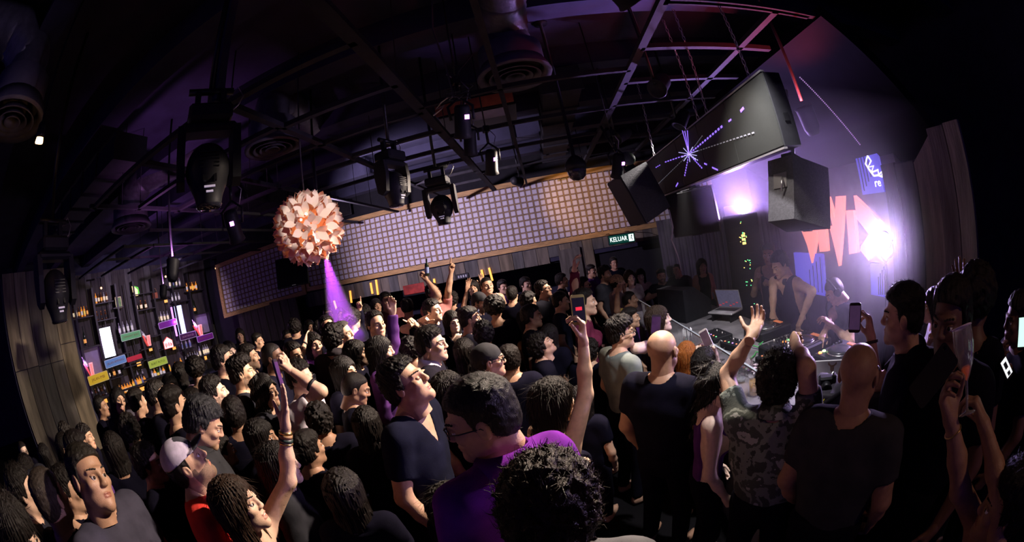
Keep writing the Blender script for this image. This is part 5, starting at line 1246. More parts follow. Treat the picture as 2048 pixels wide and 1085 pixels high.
R_FIX = {'bearded man with dark quiff standing behind the leopard cap': 6.11, 'long-haired woman seen from behind in front of the spectacled man': 3.53, 'man with head tipped back, ear toward the camera, mid crowd': 3.14, "dark-haired person hidden behind the woman's raised arm": 3.23, 'long-haired man in profile with pale lit face at the barrier': 3.15, 'bald man in black tee seen from behind at the barrier': 2.11, 'ginger-haired woman seen from behind beside the bald man': 2.8, 'black-haired woman filming with both arms lifted over the barrier': 2.42, 'smiling woman in sunglasses and purple sleeveless top': 1.83, 'man in grey camouflage shirt with both arms raised before the booth': 1.58, 'shaven-headed man with thin spectacles in dark tee seen from behind': 1.4, 'man with cropped hair in dark tee filming in profile beside the stage': 1.84, 'tall man in shadow behind the wine glass, one side of his face violet': 1.53, 'person with big dark hair in deep shadow at the side wall': 1.93, 'dark figure at the very edge of the picture by the side wall': 2.21, 'man in white tank top with shaved head near the far wall': 5.97, 'woman with both open palms raised beside the white tank top': 6.32, 'dark-haired man pointing with hands lifted in front of the pink shirt': 4.57, 'smiling woman with choker facing the camera mid crowd': 4.22, 'man with sunglasses pushed up on his hair mid crowd': 3.86, 'dark-haired head in front of the sunglasses man': 3.48, 'man in black head scarf and sunglasses in profile': 2.47, 'man in dark waistcoat with pale rolled sleeve looking right': 2.8, 'man in navy V-neck with eyes closed and chin lifted': 1.84, 'long-haired person in purple long sleeve with arm raised mid crowd': 3.2, 'man with receding hair partly hidden behind a dark shoulder': 4.04, 'balding man with closed eyes by the foot of the violet beam': 4.37, 'man with thinning hair behind the curly head, forehead lit': 4.73, 'man with dark curly hair and collared shirt seen from behind': 3.88, 'woman in white and purple top with bare arm raised by the far left crowd': 4.2, 'person with shaded bearded profile right of the curly head': 3.53, 'woman with half-shadowed face and long dark hair mid crowd': 3.0, 'man with shaven head bowed beside the half-shadowed woman': 2.62, 'man in black sunglasses and white tee raising a fist': 2.75, 'young woman with dark wavy hair looking right behind the bare arm': 2.94, 'man with spectacles and open mouth behind the raised fist': 3.83, 'stern man with swept dark hair in dark jacket in profile': 3.25, 'bearded man glancing right near the bar': 3.81, 'man with pointed beard in profile near the bar end': 4.1, 'far dim face under the television': 6.62, 'far dim woman below the lattice corner': 6.62, 'far dark head below the television': 6.26, 'dark head right of the white tank top': 5.78, 'curly dark head right of the pink shirt': 6.14, 'man in profile with short hair in front of the lime sign': 2.83, 'bearded man in dark jacket with pale collar looking right': 3.03, 'grey-haired man in dark jacket bowing his head': 2.08, 'man with face half hidden behind the bearded man': 3.37, 'young woman facing the camera before the bar counter': 4.12, 'person in pale pink top at the bar counter': 4.67, 'laughing woman with long dark hair tilting her head before the bar': 4.24, 'man with short hair turned away beside the laughing woman': 3.91, 'calm face looking at the camera before the pier': 3.56, 'person with dark hair in shaded profile before the pier': 3.84, 'person in dark sleeve waving an open palm at far left': 2.31, 'man with cropped hair and brown skin in three-quarter back view': 1.9, 'young man sipping with a hand at his mouth lower left': 2.23, 'large man in grey tee tilting his head with raised eyes': 1.67, 'person in violet-cuffed sleeve behind the large man with hand lifted': 2.58, 'woman with dark fringe glancing down at lower left corner': 1.62, 'smiling long-haired woman raising an arm with stacked bracelets': 1.42, 'woman with black hair and bright smile behind the raised arm': 1.8, 'person holding a tumbler near the cap brim': 2.45, 'dark-haired person lifting the small tumbler mid crowd': 2.52, 'man in violet polo shirt with spectacles turned toward the bar': 1.05, 'person with tousled brown-black hair closest to the camera': 0.72, 'woman with dark hair across her face beside the tousled head': 1.34, 'dark head left of the navy V-neck man': 2.39, 'person with wristwatch in the dark middle foreground': 2.05, 'bobbed dark head behind the large man': 2.86, 'dark head right of the bowed grey-haired man': 2.7, 'dark long hair left of the black head scarf': 3.12, 'dark head right of the black head scarf': 2.84, 'dark head left of the waistcoat man': 3.51, 'dark long-haired head in the black foreground': 1.48}
def ik(sh, tgt, l1, l2, pole):
    v = tgt - sh; L = v.length
    if L > (l1 + l2) * .985: tgt = sh + v * ((l1 + l2) * .985 / L); v = tgt - sh; L = v.length
    L = max(L, abs(l1 - l2) + .04)
    a = (l1 * l1 - l2 * l2 + L * L) / (2 * L); hgt = math.sqrt(max(l1 * l1 - a * a, 0)); n = v.normalized()
    pl = pole - n * pole.dot(n); pl = pl.normalized() if pl.length > 1e-5 else n.orthogonal().normalized()
    return sh + n * a + pl * hgt, tgt
def person(label, px, py, fa=90, pitch=0, roll=0, hz=None, r=None, ty='m1', sk='b', hair='short', hc=(.016, .012, .011), shirt=(.004, .0035, .010), sleeve='short', neckline='crew', pants=(.004, .0035, .009), bfa=None, R=None, L=None, lod=1, eyes=1, smile=0, beard=0, lean=0., kind='', sc=None, seed=0, group=None, z0=0., wide=1.):
    f = ty[0] == 'f'
    v = ray(px, py); el = v.z / math.hypot(v.x, v.y); r = R_FIX.get(label, r)
    hz = hz or (1.49 if f else 1.58)
    if r is None: r = min(9.2, (hz - CAM_Z) / min(el, -.02)); r = max(.55, r)
    H = Vector((v.x, v.y, 0)).normalized() * r; H.z = CAM_Z + el * r
    s = sc or min(1.12, max(.84, (H.z - z0) / 1.60))
    az = math.atan2(v.x, v.y)
    fz = az + math.pi - math.radians(fa); bz = az + math.pi - math.radians(fa if bfa is None else bfa)
    RH = Matrix.Rotation(-fz, 3, 'Z') @ Matrix.Rotation(math.radians(pitch), 3, 'X') @ Matrix.Rotation(math.radians(roll), 3, 'Y')
    RB = Matrix.Rotation(-bz, 3, 'Z'); fwd = RB @ Vector((0, 1, 0)); rt = RB @ Vector((1, 0, 0))
    # neck base below and slightly behind the head
    nb = H + Vector((0, 0, -.155 * s)) - fwd * (.035 * s) - (RH @ Vector((0, 1, 0))) * (.01 * s) + (Vector((0, 0, 1)) - RH @ Vector((0, 0, 1))) * (.05 * s)
    ln = fwd * lean
    hip = Vector((nb.x, nb.y, 0)) - ln * .55 * s; hip.z = nb.z - .50 * s
    origin = Vector((hip.x, hip.y, z0))
    loc = lambda p: p - origin
    root = thing('person', label, 'person', origin, group)
    wv = {0: .012, 1: .019, 2: .027}[lod]
    sw = (.145 if f else .182) * s * wide; sh = {}; arms = {}
    for k, sg in (('R', 1), ('L', -1)):
        S = nb + rt * (sg * sw) + Vector((0, 0, -.055 * s)); sh[k] = S
        spec = R if k == 'R' else L
        l1, l2 = .285 * s, .255 * s
        if spec is None:
            tgt = S + rt * (sg * .05) + fwd * .10 * s + Vector((0, 0, -.5 * s)); pole = -fwd + rt * sg * .5; pose = 'relaxed'; palm = -rt * sg; hd = None
        else:
            hx, hy, dr, pose = spec[:4]
            hr = r + dr
            tgt = at(hx, hy, hr)
            ep = spec[4] if len(spec) > 4 else None
            pole = (at(ep[0], ep[1], hr if len(ep) < 3 else r + ep[2]) - (S + tgt) / 2) if ep else (rt * sg * .6 + Vector((0, 0, -.8)) + fwd * .2)
            palm = {'cam': -Vector((v.x, v.y, 0)), 'away': Vector((v.x, v.y, 0)), 'fwd': fwd, 'in': -rt * sg, 'up': Vector((0, 0, 1)), 'down': Vector((0, 0, -1)), 'back': -fwd, 'out': rt * sg,
                    'iright': Vector((math.cos(az), -math.sin(az), 0)), 'ileft': -Vector((math.cos(az), -math.sin(az), 0))}[spec[5] if len(spec) > 5 else 'fwd']
            if spec and len(spec) > 5 and pose: pass
            tgt = tgt if not (len(spec) > 7 and spec[7]) else tgt
            hd = spec[6] if len(spec) > 6 else None
            # the pixel names the middle of the hand: step back to the wrist
            dirn = (tgt - (S + Vector((0, 0, -.05)))).normalized() if hd is None else Vector(hd).normalized()
            tgt = tgt - dirn * .09 * s
        E_, W_ = ik(S, tgt, l1, l2, pole)
        fd = (W_ - E_).normalized()
        if spec is not None and hd is not None: fd = Vector(hd).normalized()
        py_ = (palm - fd * palm.dot(fd)); py_ = py_.normalized() if py_.length > 1e-4 else fd.orthogonal().normalized()
        px_ = py_.cross(fd)
        arms[k] = (S, E_, W_, basis(px_, py_, fd), pose)
    # --- fields in a frame turned with the body
    RBi = RB.transposed()
    tl = lambda p: np.array((RBi @ (p - origin)), np.float32)
    nbl, hipl = tl(nb), tl(hip)
    chest = nbl * .62 + hipl * .38; waist = nbl * .3 + hipl * .7
    pts = [tl(a[i]) for a in arms.values() for i in range(3)]
    lo = np.min(pts + [hipl - [.2, .16, .12], nbl - [.2, .16, .0]], 0) - .085; hi = np.max(pts + [hipl + [.2, .16, 0], nbl + [.2, .16, .06]], 0) + .085
    hl = tl(H)
    def torso(P, g):
        q = .62 if not f else .60
        cy = (nbl[1] + hipl[1]) / 2
        k = np.clip((P[2] - hipl[2]) / max(.1, nbl[2] - hipl[2]), 0, 1)
        ctr = hipl[1] + (nbl[1] - hipl[1]) * k; cx = hipl[0] + (nbl[0] - hipl[0]) * k
        Q = (P[0] - cx, (P[1] - ctr) / q, P[2])
        z_h, z_w, z_c, z_s = hipl[2], waist[2], chest[2], nbl[2] - .085 * s
        rh, rw, rc = (.158, .118, .135) if f else (.155, .150, .172)
        rh, rw, rc = rh * s * wide, rw * s * wide, rc * s * wide
        d = cone(Q, (0, 0, z_h), (0, 0, z_w), rh, rw); d = smin(d, cone(Q, (0, 0, z_w), (0, 0, z_c), rw, rc), .06); d = smin(d, cone(Q, (-.05 * s, 0, z_c), (.05 * s, 0, z_c), rc * .9, rc * .9), .06)
        d = d * .72 - g
        a, b = tl(sh['L']), tl(sh['R'])
        d = smin(d, cone(P, a * .92 + b * .08 + [0, 0, .012], b * .92 + a * .08 + [0, 0, .012], .062 * s + g * .6, .062 * s + g * .6), .06)
        d = smin(d, cone(P, nbl + [0, 0, -.05 * s], (nbl + .4 * (hl - nbl)), .072 * s + g * .2, .048 * s), .05)
        if f:
            for sg in (-1, 1): d = smin(d, ell(P, (nbl[0] + sg * .075 * s, nbl[1] + .085 * s, nbl[2] - .2 * s), (.062 * s, .06 * s, .062 * s)) - g, .04)
        return d
    def armf(P, k, g, upper_only=None):
        S, E_, W_ = [tl(x) for x in arms[k][:3]]; th = .86 if f else 1.
        d = cone(P, S, E_, (.056 * th * s + g), (.044 * th * s + g))
        if upper_only is None or upper_only > 1:
            d = smin(d, cone(P, E_, E_ * .55 + W_ * .45, .043 * th * s + g, .040 * th * s + g), .02)
            d = smin(d, cone(P, E_ * .55 + W_ * .45, W_, .040 * th * s + g, .0275 * th * s + g), .02)
        if upper_only is not None:
            a, b, tt = (S, E_, upper_only) if upper_only <= 1 else (E_, W_, upper_only - 1)
            n = (b - a) / np.linalg.norm(b - a); c = a + (b - a) * tt
            d = np.maximum(d, (P[0] - c[0]) * n[0] + (P[1] - c[1]) * n[1] + (P[2] - c[2]) * n[2])
        return d
    P, o = grid(lo, hi, wv)
    dt = torso(P, 0.)
    d = dt
    for k in 'RL': d = smin(d, armf(P, k, 0.), .035)
    d = np.maximum(d, (hipl[2] - .10) - P[2])
    V, F = surfnet(d, o, wv); parts = [(V, F, np.zeros(len(F), int))]
    # legs
    hw = .09 * s; lh = .034
    P2, o2 = grid((hipl[0] - .3, hipl[1] - .22, -.01), (hipl[0] + .3, hipl[1] + .32, hipl[2] + .12), lh)
    def legs(P, g):
        d = None
        for sg in (-1, 1):
            hp_ = hipl + [sg * hw, 0, -.02]; kn = np.array([hipl[0] + sg * .11 * s, hipl[1] + .03, hipl[2] * .53]); an = np.array([hipl[0] + sg * .12 * s, hipl[1] - .01, .08])
            e = cone(P, hp_, kn, .088 * s + g, .060 * s + g); e = smin(e, cone(P, kn, an, .058 * s + g, .042 * s + g), .03)
            d = e if d is None else smin(d, e, .04)
        return d
    dl = legs(P2, 0.)
    for sg in (-1, 1):
        an = np.array([hipl[0] + sg * .12 * s, hipl[1] - .03, .045]); dl = smin(dl, cone(P2, an, an + [sg * .03, .19 * s, -.005], .042, .036), .03)
    dl = smin(dl, ell(P2, hipl + [0, 0, -.02], (.16 * s, .11 * s, .12 * s)), .05)
    Vl, Fl = surfnet(dl, o2, lh); parts.append((Vl, Fl, np.zeros(len(Fl), int)))
    RBn = np.array(RB)
    # --- head and hands
    hv, hf, hm = head_mesh(ty, lod, eyes, smile, beard)
    RHn = np.array(RH); ho = np.array(H - origin)
    body = [(p[0] @ RBn.T, p[1], p[2]) for p in parts] + [((hv * s) @ RHn.T + ho, hf, hm)]
    hands = {}
    for k in 'RL':
        S, E_, W_, M3, pose = arms[k]
        vv, ff = hand_mesh(pose, lod if spec_near(R if k == 'R' else L) else 2, k == 'L')
        hs = s * (.90 if f else 1.0)
        body.append(((vv * hs) @ np.array(M3).T + np.array(W_ - origin), ff, np.zeros(len(ff), int)))
        hands[k] = Matrix.Translation(W_) @ M3.to_4x4() @ Matrix.Scale(hs, 4)
    V, F, mi = join(body)
    link('body', np_mesh('body', V, F, skin_mats(sk), mi), root)
    # --- clothes
    g = .013 + (.004 if lod == 2 else 0)
    cs = max(wv * .95, .0115)
    ds = torso(P, g)
    nl = nbl
    if neckline == 'crew': cutn = cone(P, nl + [0, .0, .0], nl + [0, .03, .3], .074 * s, .12 * s)
    elif neckline == 'v':
        cutn = cone(P, nl + [0, .0, .01], nl + [0, .03, .3], .080 * s, .12 * s)
        cutn = np.minimum(cutn, np.maximum(np.abs(P[0] - nl[0]) - (P[2] - (nl[2] - .16 * s)) * .42, np.maximum(nl[1] + .02 - P[1], (nl[2] - .16 * s) - P[2])))
    elif neckline == 'tank':
        cutn = np.minimum(ell(P, nl + [0, .05, -.01], (.115 * s, .16 * s, .125 * s)), ell(P, nl + [0, -.08, .02], (.10 * s, .12 * s, .10 * s)))
    else: cutn = cone(P, nl + [0, 0, .035], nl + [0, .02, .3], .072 * s, .10 * s)
    wr = .0045 * wob(P, 26, seed) + .0028 * wob(P, 55, seed + 1) if lod < 2 else .004 * wob(P, 26, seed)
    if sleeve != 'none':
        u = {'short': .62, 'long': 1.92, 'half': 1.25, 'cap': .3}[sleeve]
        for k in 'RL': ds = smin(ds, armf(P, k, g + .004, u), .03)
    else:
        for k in 'RL':
            S = tl(arms[k][0]); sg = 1 if k == 'R' else -1
            ds = np.maximum(ds, sg * (P[0] - nl[0]) - (sw - .038 * s))
    ds = smax(ds - wr, -cutn, .012)
    ds = np.maximum(ds, (hipl[2] - .15) - P[2])
    Vs, Fs = surfnet(ds, o, wv)
    top = link({'none': 'tank_top', 'long': 'long_sleeved_top'}.get(sleeve, 'shirt'), np_mesh('shirt', Vs @ RBn.T, Fs, cloth_mat(shirt, kind)), root)
    dp = legs(P2, .014); dp = smin(dp, ell(P2, hipl + [0, 0, -.02], (.172 * s, .122 * s, .13 * s)), .05); dp = np.maximum(dp, np.maximum(P2[2] - (hipl[2] + .05), .07 - P2[2]))
    Vp, Fp = surfnet(dp, o2, lh)
    link('trousers', np_mesh('trousers', Vp @ RBn.T, Fp, cloth_mat(pants)), root)
    if hair and hair != 'bald':
        hv2, hf2 = hair_mesh(hair, ty, lod, seed % 3)
        link('hair', np_mesh('hair', (hv2 * s) @ RHn.T + ho, hf2, hair_mat(hc)), root)
    info = dict(root=root, H=H, RH=RH, RB=RB, s=s, hands=hands, origin=origin, r=r, nb=nb, arms=arms, fwd=fwd, rt=rt, lod=lod)
    PEOPLE.append(info)
    return info
def spec_near(sp): return sp is not None
def on_head(info, name, mb, mats, label=None):
    """a part worn on the head, modelled in head axes"""
    o = mb.build(name, mats, info['root'])
    o.matrix_local = Matrix.Translation(info['H'] - info['origin']) @ info['RH'].to_4x4() @ Matrix.Scale(info['s'], 4)
    if label: o['label'] = label
    return o
def sdf_on_head(info, name, field, lo, hi, h, mats, mi=None, label=None):
    P, o = grid(lo, hi, h); V, F = surfnet(field(P), o, h)
    m = mi(V[F].mean(1)) if mi else None
    ob = link(name, np_mesh(name, V, F, mats, m), info['root'])
    ob.matrix_local = Matrix.Translation(info['H'] - info['origin']) @ info['RH'].to_4x4() @ Matrix.Scale(info['s'], 4)
    if label: ob['label'] = label
    return ob

# ---------------------------------------------------------------- accessories
M_frame = mat('spectacle_frame', (.02, .02, .022), .3, var=.1); M_lensd = mat('sunglass_lens', (.006, .006, .008), .06, var=.05); M_lens = mat('spectacle_lens', (.9, .92, .95), .05, var=.02, trans=1., ior=1.05, alpha=.18)
def glasses(i, dark=False, col=None, up=0.):
    mb = MB()
    for sx in (-1, 1):
        pts = [(sx * .033 + .023 * math.cos(t), .1035 - .010 * abs(math.cos(t)) * (1 if sx * math.cos(t) > 0 else .2), .002 + up + .017 * math.sin(t)) for t in [k * math.pi / 8 for k in range(17)]]
        mb.tube(pts, .0019 if not dark else .0028, 6, 0, False)
        mb.tube([(sx * .055, .094, .006 + up), (sx * .078, .06, .008 + up), (sx * .084, -.002, .006 + up), (sx * .081, -.02, -.012 + up)], .0021, 6)
        mb.prism([(.021 * math.cos(k * math.pi / 6), .0155 * math.sin(k * math.pi / 6)) for k in range(12)], .002, basis(Vector((1, -.18 * sx, 0)).normalized(), Vector((0, 0, 1)), Vector((.18 * sx, 1, 0)).normalized() * -1), (sx * .033, .1015, .001 + up), 1)
    mb.tube([(-.011, .108, .008 + up), (0, .11, .010 + up), (.011, .108, .008 + up)], .0022, 6)
    on_head(i, 'sunglasses' if dark else 'spectacles', mb, [col or M_frame, M_lensd if dark else M_lens])
def image_axes(px, py, r):
    a = at(px, py, r); up = (at(px, py - 4, r) - a); rt = (at(px + 4, py, r) - a)
    v = ray(px, py).normalized(); up = (up - v * up.dot(v)).normalized(); x = v.cross(up).normalized()
    return a, x, up, v
def phone(px, py, r, ang, label, facing='screen', yaw=0., tilt=0., L=.142, W=.07, case=(.02, .02, .022), lit=.6, scol=(.05, .04, .06), extra=None):
    a, x, up, v = image_axes(px, py, r); th = math.radians(ang)
    u = up * math.cos(th) + x * math.sin(th); s = x * math.cos(th) - up * math.sin(th); n = -v
    q = Quaternion(u, math.radians(yaw)) @ Quaternion(s, math.radians(tilt)); R = q.to_matrix() @ basis(s, u, n)
    if facing == 'back': R = R @ Matrix.Rotation(math.pi, 3, 'Y')
    o = thing('phone', label, 'phone', a, 'phones held up in the crowd')
    def rr(w, h, r_, k=4): return [(cx * (w / 2 - r_) + r_ * math.cos(t), cy * (h / 2 - r_) + r_ * math.sin(t)) for cx, cy, t0 in ((1, 1, 0), (-1, 1, 90), (-1, -1, 180), (1, -1, 270)) for t in [math.radians(t0 + 90 * j / k) for j in range(k + 1)]]
    MB().prism(rr(W, L, .011), .0085, R).build('case', mat('phone_case_%d_%d_%d' % tuple(int(c * 100) for c in case), case, .35, .2, var=.06), o)
    MB().box(R @ Vector((0, 0, .0045)), (W * .9, L * .80, .001), R).build('screen', mat('phone_screen_%d_%d' % (int(lit * 100), int(scol[0] * 100)), scol, .2, em=scol, es=lit, var=.3, scale=25), o)
    MB().lathe([(.001, .0052), (.005, .0052), (.006, .0045)], R @ Vector((0, -L * .445, 0)), 10, R=R).build('home_button', M_frame, o)
    MB().lathe([(.001, .0052), (.006, .0052), (.007, .0045)], R @ Vector((W * .3, L * .43, -.0)), 10, R=R @ Matrix.Rotation(math.pi, 3, 'Y')).build('camera_lens', M_lensd, o)
    if extra:
        for (ex, ey, ew, eh, c, e) in extra: MB().box(R @ Vector((ex, ey, .0055)), (ew, eh, .001), R).build('screen_picture', mat('picture_%d_%d' % (int(c[0] * 100), int(c[1] * 100)), c, .3, em=c, es=e, var=.2, scale=60), o)
    return o
def cap_mesh(i, main, brim_col, tilt=0., logo=True, back=False, name='baseball_cap'):
    def fld(P):
        d = ell(P, (0, -.014, .040), (.083, .104, .090)); d = np.maximum(d, .038 - P[2] + (P[1] * -.08)); d = np.maximum(d, -(ell(P, (0, -.014, .036), (.075, .096, .084))))
        s = -1 if back else 1
        br = np.maximum(np.abs(P[2] - (.046 - .5 * (P[0]) ** 2 * 10 * .35 + .02 * 0)) - .0035, np.sqrt((P[0] / .075) ** 2 + ((s * P[1] - .075) / .085) ** 2) * .08 - .08)
        br = np.maximum(br, .05 - s * P[1])
        return np.minimum(d, br)
    def mi(C): return ((C[:, 1] * (-1 if back else 1) > .088) & (C[:, 2] < .056)).astype(int) | ((np.abs(C[:, 0]) < .035) & (C[:, 1] > .03) & (C[:, 2] > .055) & logo).astype(int)
    return sdf_on_head(i, name, fld, (-.12, -.19, .0), (.12, .19, .15), .0045 if i['lod'] == 0 else .006, [main, brim_col], mi)
def hatm(c, nm): return mat('hat_' + nm, c, .85, var=.2, scale=30, bump=.2, bscale=300)
def beanie(i, m_, low=.02, name='head_scarf', knot=False):
    def fld(P):
        d = ell(P, (0, -.016, .036), (.084, .106, .094)) - .002 * wob(P, 60, 1); d = np.maximum(d, (low + .26 * (P[1]) * .35 + .0) - P[2])
        if knot: d = smin(d, cone(P, (0, -.105, .0), (0, -.13, -.09), .02, .012), .02)
        return d
    return sdf_on_head(i, name, fld, (-.11, -.17, -.13), (.11, .12, .15), .0048, [m_])
def collar(i, m_, name='shirt_collar', r=.064, h=.045, open_=.5):
    s = i['s']; n = 20; vs = []; fs = []
    for k in range(n + 1):
        t = open_ + (2 * math.pi - 2 * open_) * k / n + math.pi / 2
        for (rr, zz) in ((r * 1.02, .028), (r * 1.08, .028 + h), (r * 1.45, .012), (r * 1.38, .006)): vs.append((rr * math.cos(t), rr * math.sin(t) * 1.02, zz + .02 * -math.sin(t)))
    for k in range(n):
        for j in range(4): a = k * 4 + j; b = k * 4 + (j + 1) % 4; fs.append((a, a + 4, b + 4, b))
    mb = MB(); mb.add(vs, fs, 0, True); o = mb.build(name, m_, i['root'])
    o.matrix_local = Matrix.Translation(i['nb'] - i['origin'] + Vector((0, 0, -.01))) @ i['RB'].to_4x4() @ Matrix.Scale(s, 4); return o
def band(i, k, m_, name='bracelet', off=-.03, w=.012, r=.033, n=16, thick=.004):
    M = i['hands'][k]; o = MB().lathe([(r, -w / 2), (r + thick, -w / 2), (r + thick, w / 2), (r, w / 2), (r, -w / 2)], (0, 0, off), n).build(name, m_, i['root'])
    o.matrix_local = Matrix.Translation(i['origin']).inverted() @ M; return o
def headphones(i, neck=False):
    mb = MB(); 
    if neck:
        mb.tube([(.07 * math.cos(t), .07 * math.sin(t) - .02, -.165 + .02 * math.sin(t)) for t in [math.pi * (.9 + 1.2 * k / 14) for k in range(15)]], .011, 8)
        for sx in (-1, 1): mb.lathe([(.001, -.018), (.034, -.018), (.036, .018), (.001, .018)], (sx * .055, .05, -.165), 14, R=Matrix.Rotation(math.pi / 2, 3, 'Y'))
    else:
        mb.tube([(.098 * math.cos(t), -.005, .0 + .13 * math.sin(t)) for t in [math.pi * k / 14 for k in range(15)]], .010, 8)
        for sx in (-1, 1): mb.lathe([(.001, -.02), (.038, -.02), (.04, .02), (.001, .02)], (sx * .09, -.005, -.005), 14, R=Matrix.Rotation(math.pi / 2, 3, 'Y'))
    on_head(i, 'headphones', mb, M_plastic)
K = (.004, .0035, .010); NV = (.014, .016, .035); GR = (.05, .05, .06); WH = (.60, .55, .62); PU = (.13, .03, .26); MR = (.13, .02, .05)
BR_ = (.045, .025, .015); BK = (.014, .011, .011)
def crowd(label, px, py, fa=90, **k):
    k.setdefault('group', 'people in the crowd'); k.setdefault('seed', int(px * 7 + py) % 5)
    return person(label, px, py, fa, **k)
FAR = dict(lod=2)

# ---------------------------------------------------------------- people on the stage
i = crowd('DJ in sleeveless black top leaning over the decks with headphones round his neck', 1560, 530, -55, pitch=-22, r=4.1, hz=1.62, ty='m3', sk='a', hair='short', sleeve='none', neckline='v', bfa=-40, R=(1545, 640, -.35, 'relaxed', (1545, 590), 'down'), L=(1605, 650, -.45, 'relaxed', (1630, 610), 'down'), lean=.25, group='DJs and helpers on stage', lod=1, seed=1)
headphones(i, True)
i = crowd('bald DJ in black tee bending over the deck with headphones on his head', 1668, 582, -70, pitch=-35, r=3.45, ty='m1', sk='a', hair='buzz', hc=(.10, .08, .07), sleeve='short', bfa=-60, R=(1640, 690, -.5, 'relaxed', (1690, 660), 'down'), L=(1650, 655, -.3, 'relaxed', (1690, 680), 'down'), lean=.25, group='DJs and helpers on stage', lod=1, seed=2)
headphones(i)
crowd('man in black vest with pendant holding a drink at the back of the stage', 1538, 510, -15, r=5.0, ty='m4', sk='a', hair='fade', sleeve='none', neckline='tank', R=(1510, 565, -.25, 'fist', (1505, 590), 'in'), L=(1535, 575, -.3, 'fist', (1560, 590), 'in'), group='DJs and helpers on stage', lod=2)
crowd('dim figure in black sleeveless top standing behind the far end of the booth', 1404, 533, 15, r=6.2, ty='f2', sk='b', hair='bob', sleeve='none', lod=2, group='DJs and helpers on stage')
i = crowd('man in dark tee with pale print and hand on chest facing the camera', 1323, 553, 5, r=6.2, ty='m4', sk='b', hair='fade', beard=1, shirt=(.02, .02, .03), R=(1325, 588, -.25, 'flat', (1300, 600), 'back'), lod=1)
q = MB().box((0, .155, -.16), (.17, .02, .15), Matrix.Rotation(-.12, 3, 'X'), 0, .006).build('shirt_print', mat('pale_print', (.5, .45, .42), .8, var=.35, scale=20), i['root']); q.matrix_local = Matrix.Translation(i['nb'] - i['origin']) @ i['RB'].to_4x4()
crowd('short-haired person leaning back beside the man with printed tee', 1354, 541, -25, r=6.6, ty='m3', sk='b', hair='buzz', shirt=GR, roll=10, lod=2)
crowd('woman with straight fringe and black strap top behind the glass barrier', 1281, 552, 0, r=6.4, ty='f1', sk='p', hair='bangs', sleeve='none', neckline='tank', lod=1)
crowd('woman in light floral top beside the woman with fringe', 1260, 556, 20, r=6.0, ty='f2', sk='p', hair='long', hc=BR_, shirt=(.4, .34, .36), lod=2)
crowd('dim man far back under the exit sign', 1228, 527, 20, r=8.3, ty='m1', sk='c', hair='short', lod=2)

# ---------------------------------------------------------------- crowd by the glass barrier
crowd('man in purple shirt at the back below the exit sign', 1183, 543, 55, r=7.4, ty='m4', sk='c', hair='fade', shirt=(.16, .06, .28), lod=2)
crowd('bearded man with dark quiff standing behind the leopard cap', 1210, 550, 65, r=6.0, ty='m3', sk='b', hair='quiff', beard=1, shirt=(.03, .03, .04), lod=1)
i = crowd('person in leopard-print cap near the far end of the barrier', 1236, 566, 105, r=5.4, ty='m1', sk='a', hair='cap', shirt=(.25, .22, .24), lod=1)
lp = mat('leopard_print', (.36, .24, .14), .8, var=.9, scale=70, bump=.2); beanie(i, lp, .0, 'leopard_print_cap')
i = crowd('bald man in purple and yellow jersey with arms up holding a camera', 1260, 600, 88, r=4.6, ty='m2', sk='c', hair='buzz', shirt=(.17, .05, .30), R=(1247, 572, .1, 'fist', (1262, 640), 'iright'), L=(1230, 575, -.05, 'fist', (1230, 640), 'iright'), lod=1)
collar(i, mat('jersey_yellow', (.62, .55, .05), .8, var=.1), 'yellow_trim', .08, .02, .3)
crowd('man with dark cropped hair under the jersey man\'s arms', 1262, 637, 85, r=3.9, hz=1.42, ty='m1', sk='b', hair='fade', shirt=K, lod=1)
crowd('bearded man with sunglasses next to the maroon sleeve', 1168, 572, 75, r=5.6, ty='m3', sk='b', hair='short', beard=1, shirt=K, lod=1); glasses(PEOPLE[-1], True)
i = crowd('person with raised maroon sleeve hidden behind the gold-edged phone', 1170, 606, 85, r=3.75, sc=1.06, ty='f2', sk='a', hair='short', shirt=MR, sleeve='long', L=(1145, 520, .05, 'relaxed', (1150, 600, .15), 'iright'), lod=1)
crowd('man with slicked dark hair far behind the maroon sleeve', 1124, 562, 85, r=6.6, ty='m1', sk='b', hair='short', lod=2)
i = crowd('man with black-rimmed spectacles gazing toward the stage', 1087, 580, 68, r=5.3, ty='m3', sk='b', hair='short', shirt=(.016, .016, .024), lod=1, pitch=8); glasses(i)
crowd('stocky grey-templed man in navy tee standing in profile', 1122, 604, 88, r=4.7, ty='m2', sk='b', hair='fade', shirt=NV, lod=1)
crowd('dark-haired man turned away behind the spectacled man', 1058, 602, 120, r=5.0, ty='m1', sk='b', hair='messy', lod=2)
crowd('man with thick dark hair in profile below the spectacled man', 1064, 634, 88, r=3.9, ty='m4', sk='b', hair='short', lod=1)
crowd('man with face in shadow left of the spectacled man', 1052, 570, 40, r=6.6, ty='m1', sk='a', hair='short', lod=2)
crowd('person with purple top behind the man in white tank', 1006, 575, 30, r=6.8, ty='m3', sk='b', hair='short', shirt=(.16, .06, .26), lod=2)
i = crowd('long-haired woman seen from behind in front of the spectacled man', 1100, 672, 160, r=3.2, ty='f1', sk='b', hair='longstraight', lod=1)
i = crowd('man with head tipped back, ear toward the camera, mid crowd', 1084, 692, 98, pitch=28, r=2.95, ty='m1', sk='b', hair='messy', shirt=K, lod=0, seed=2)
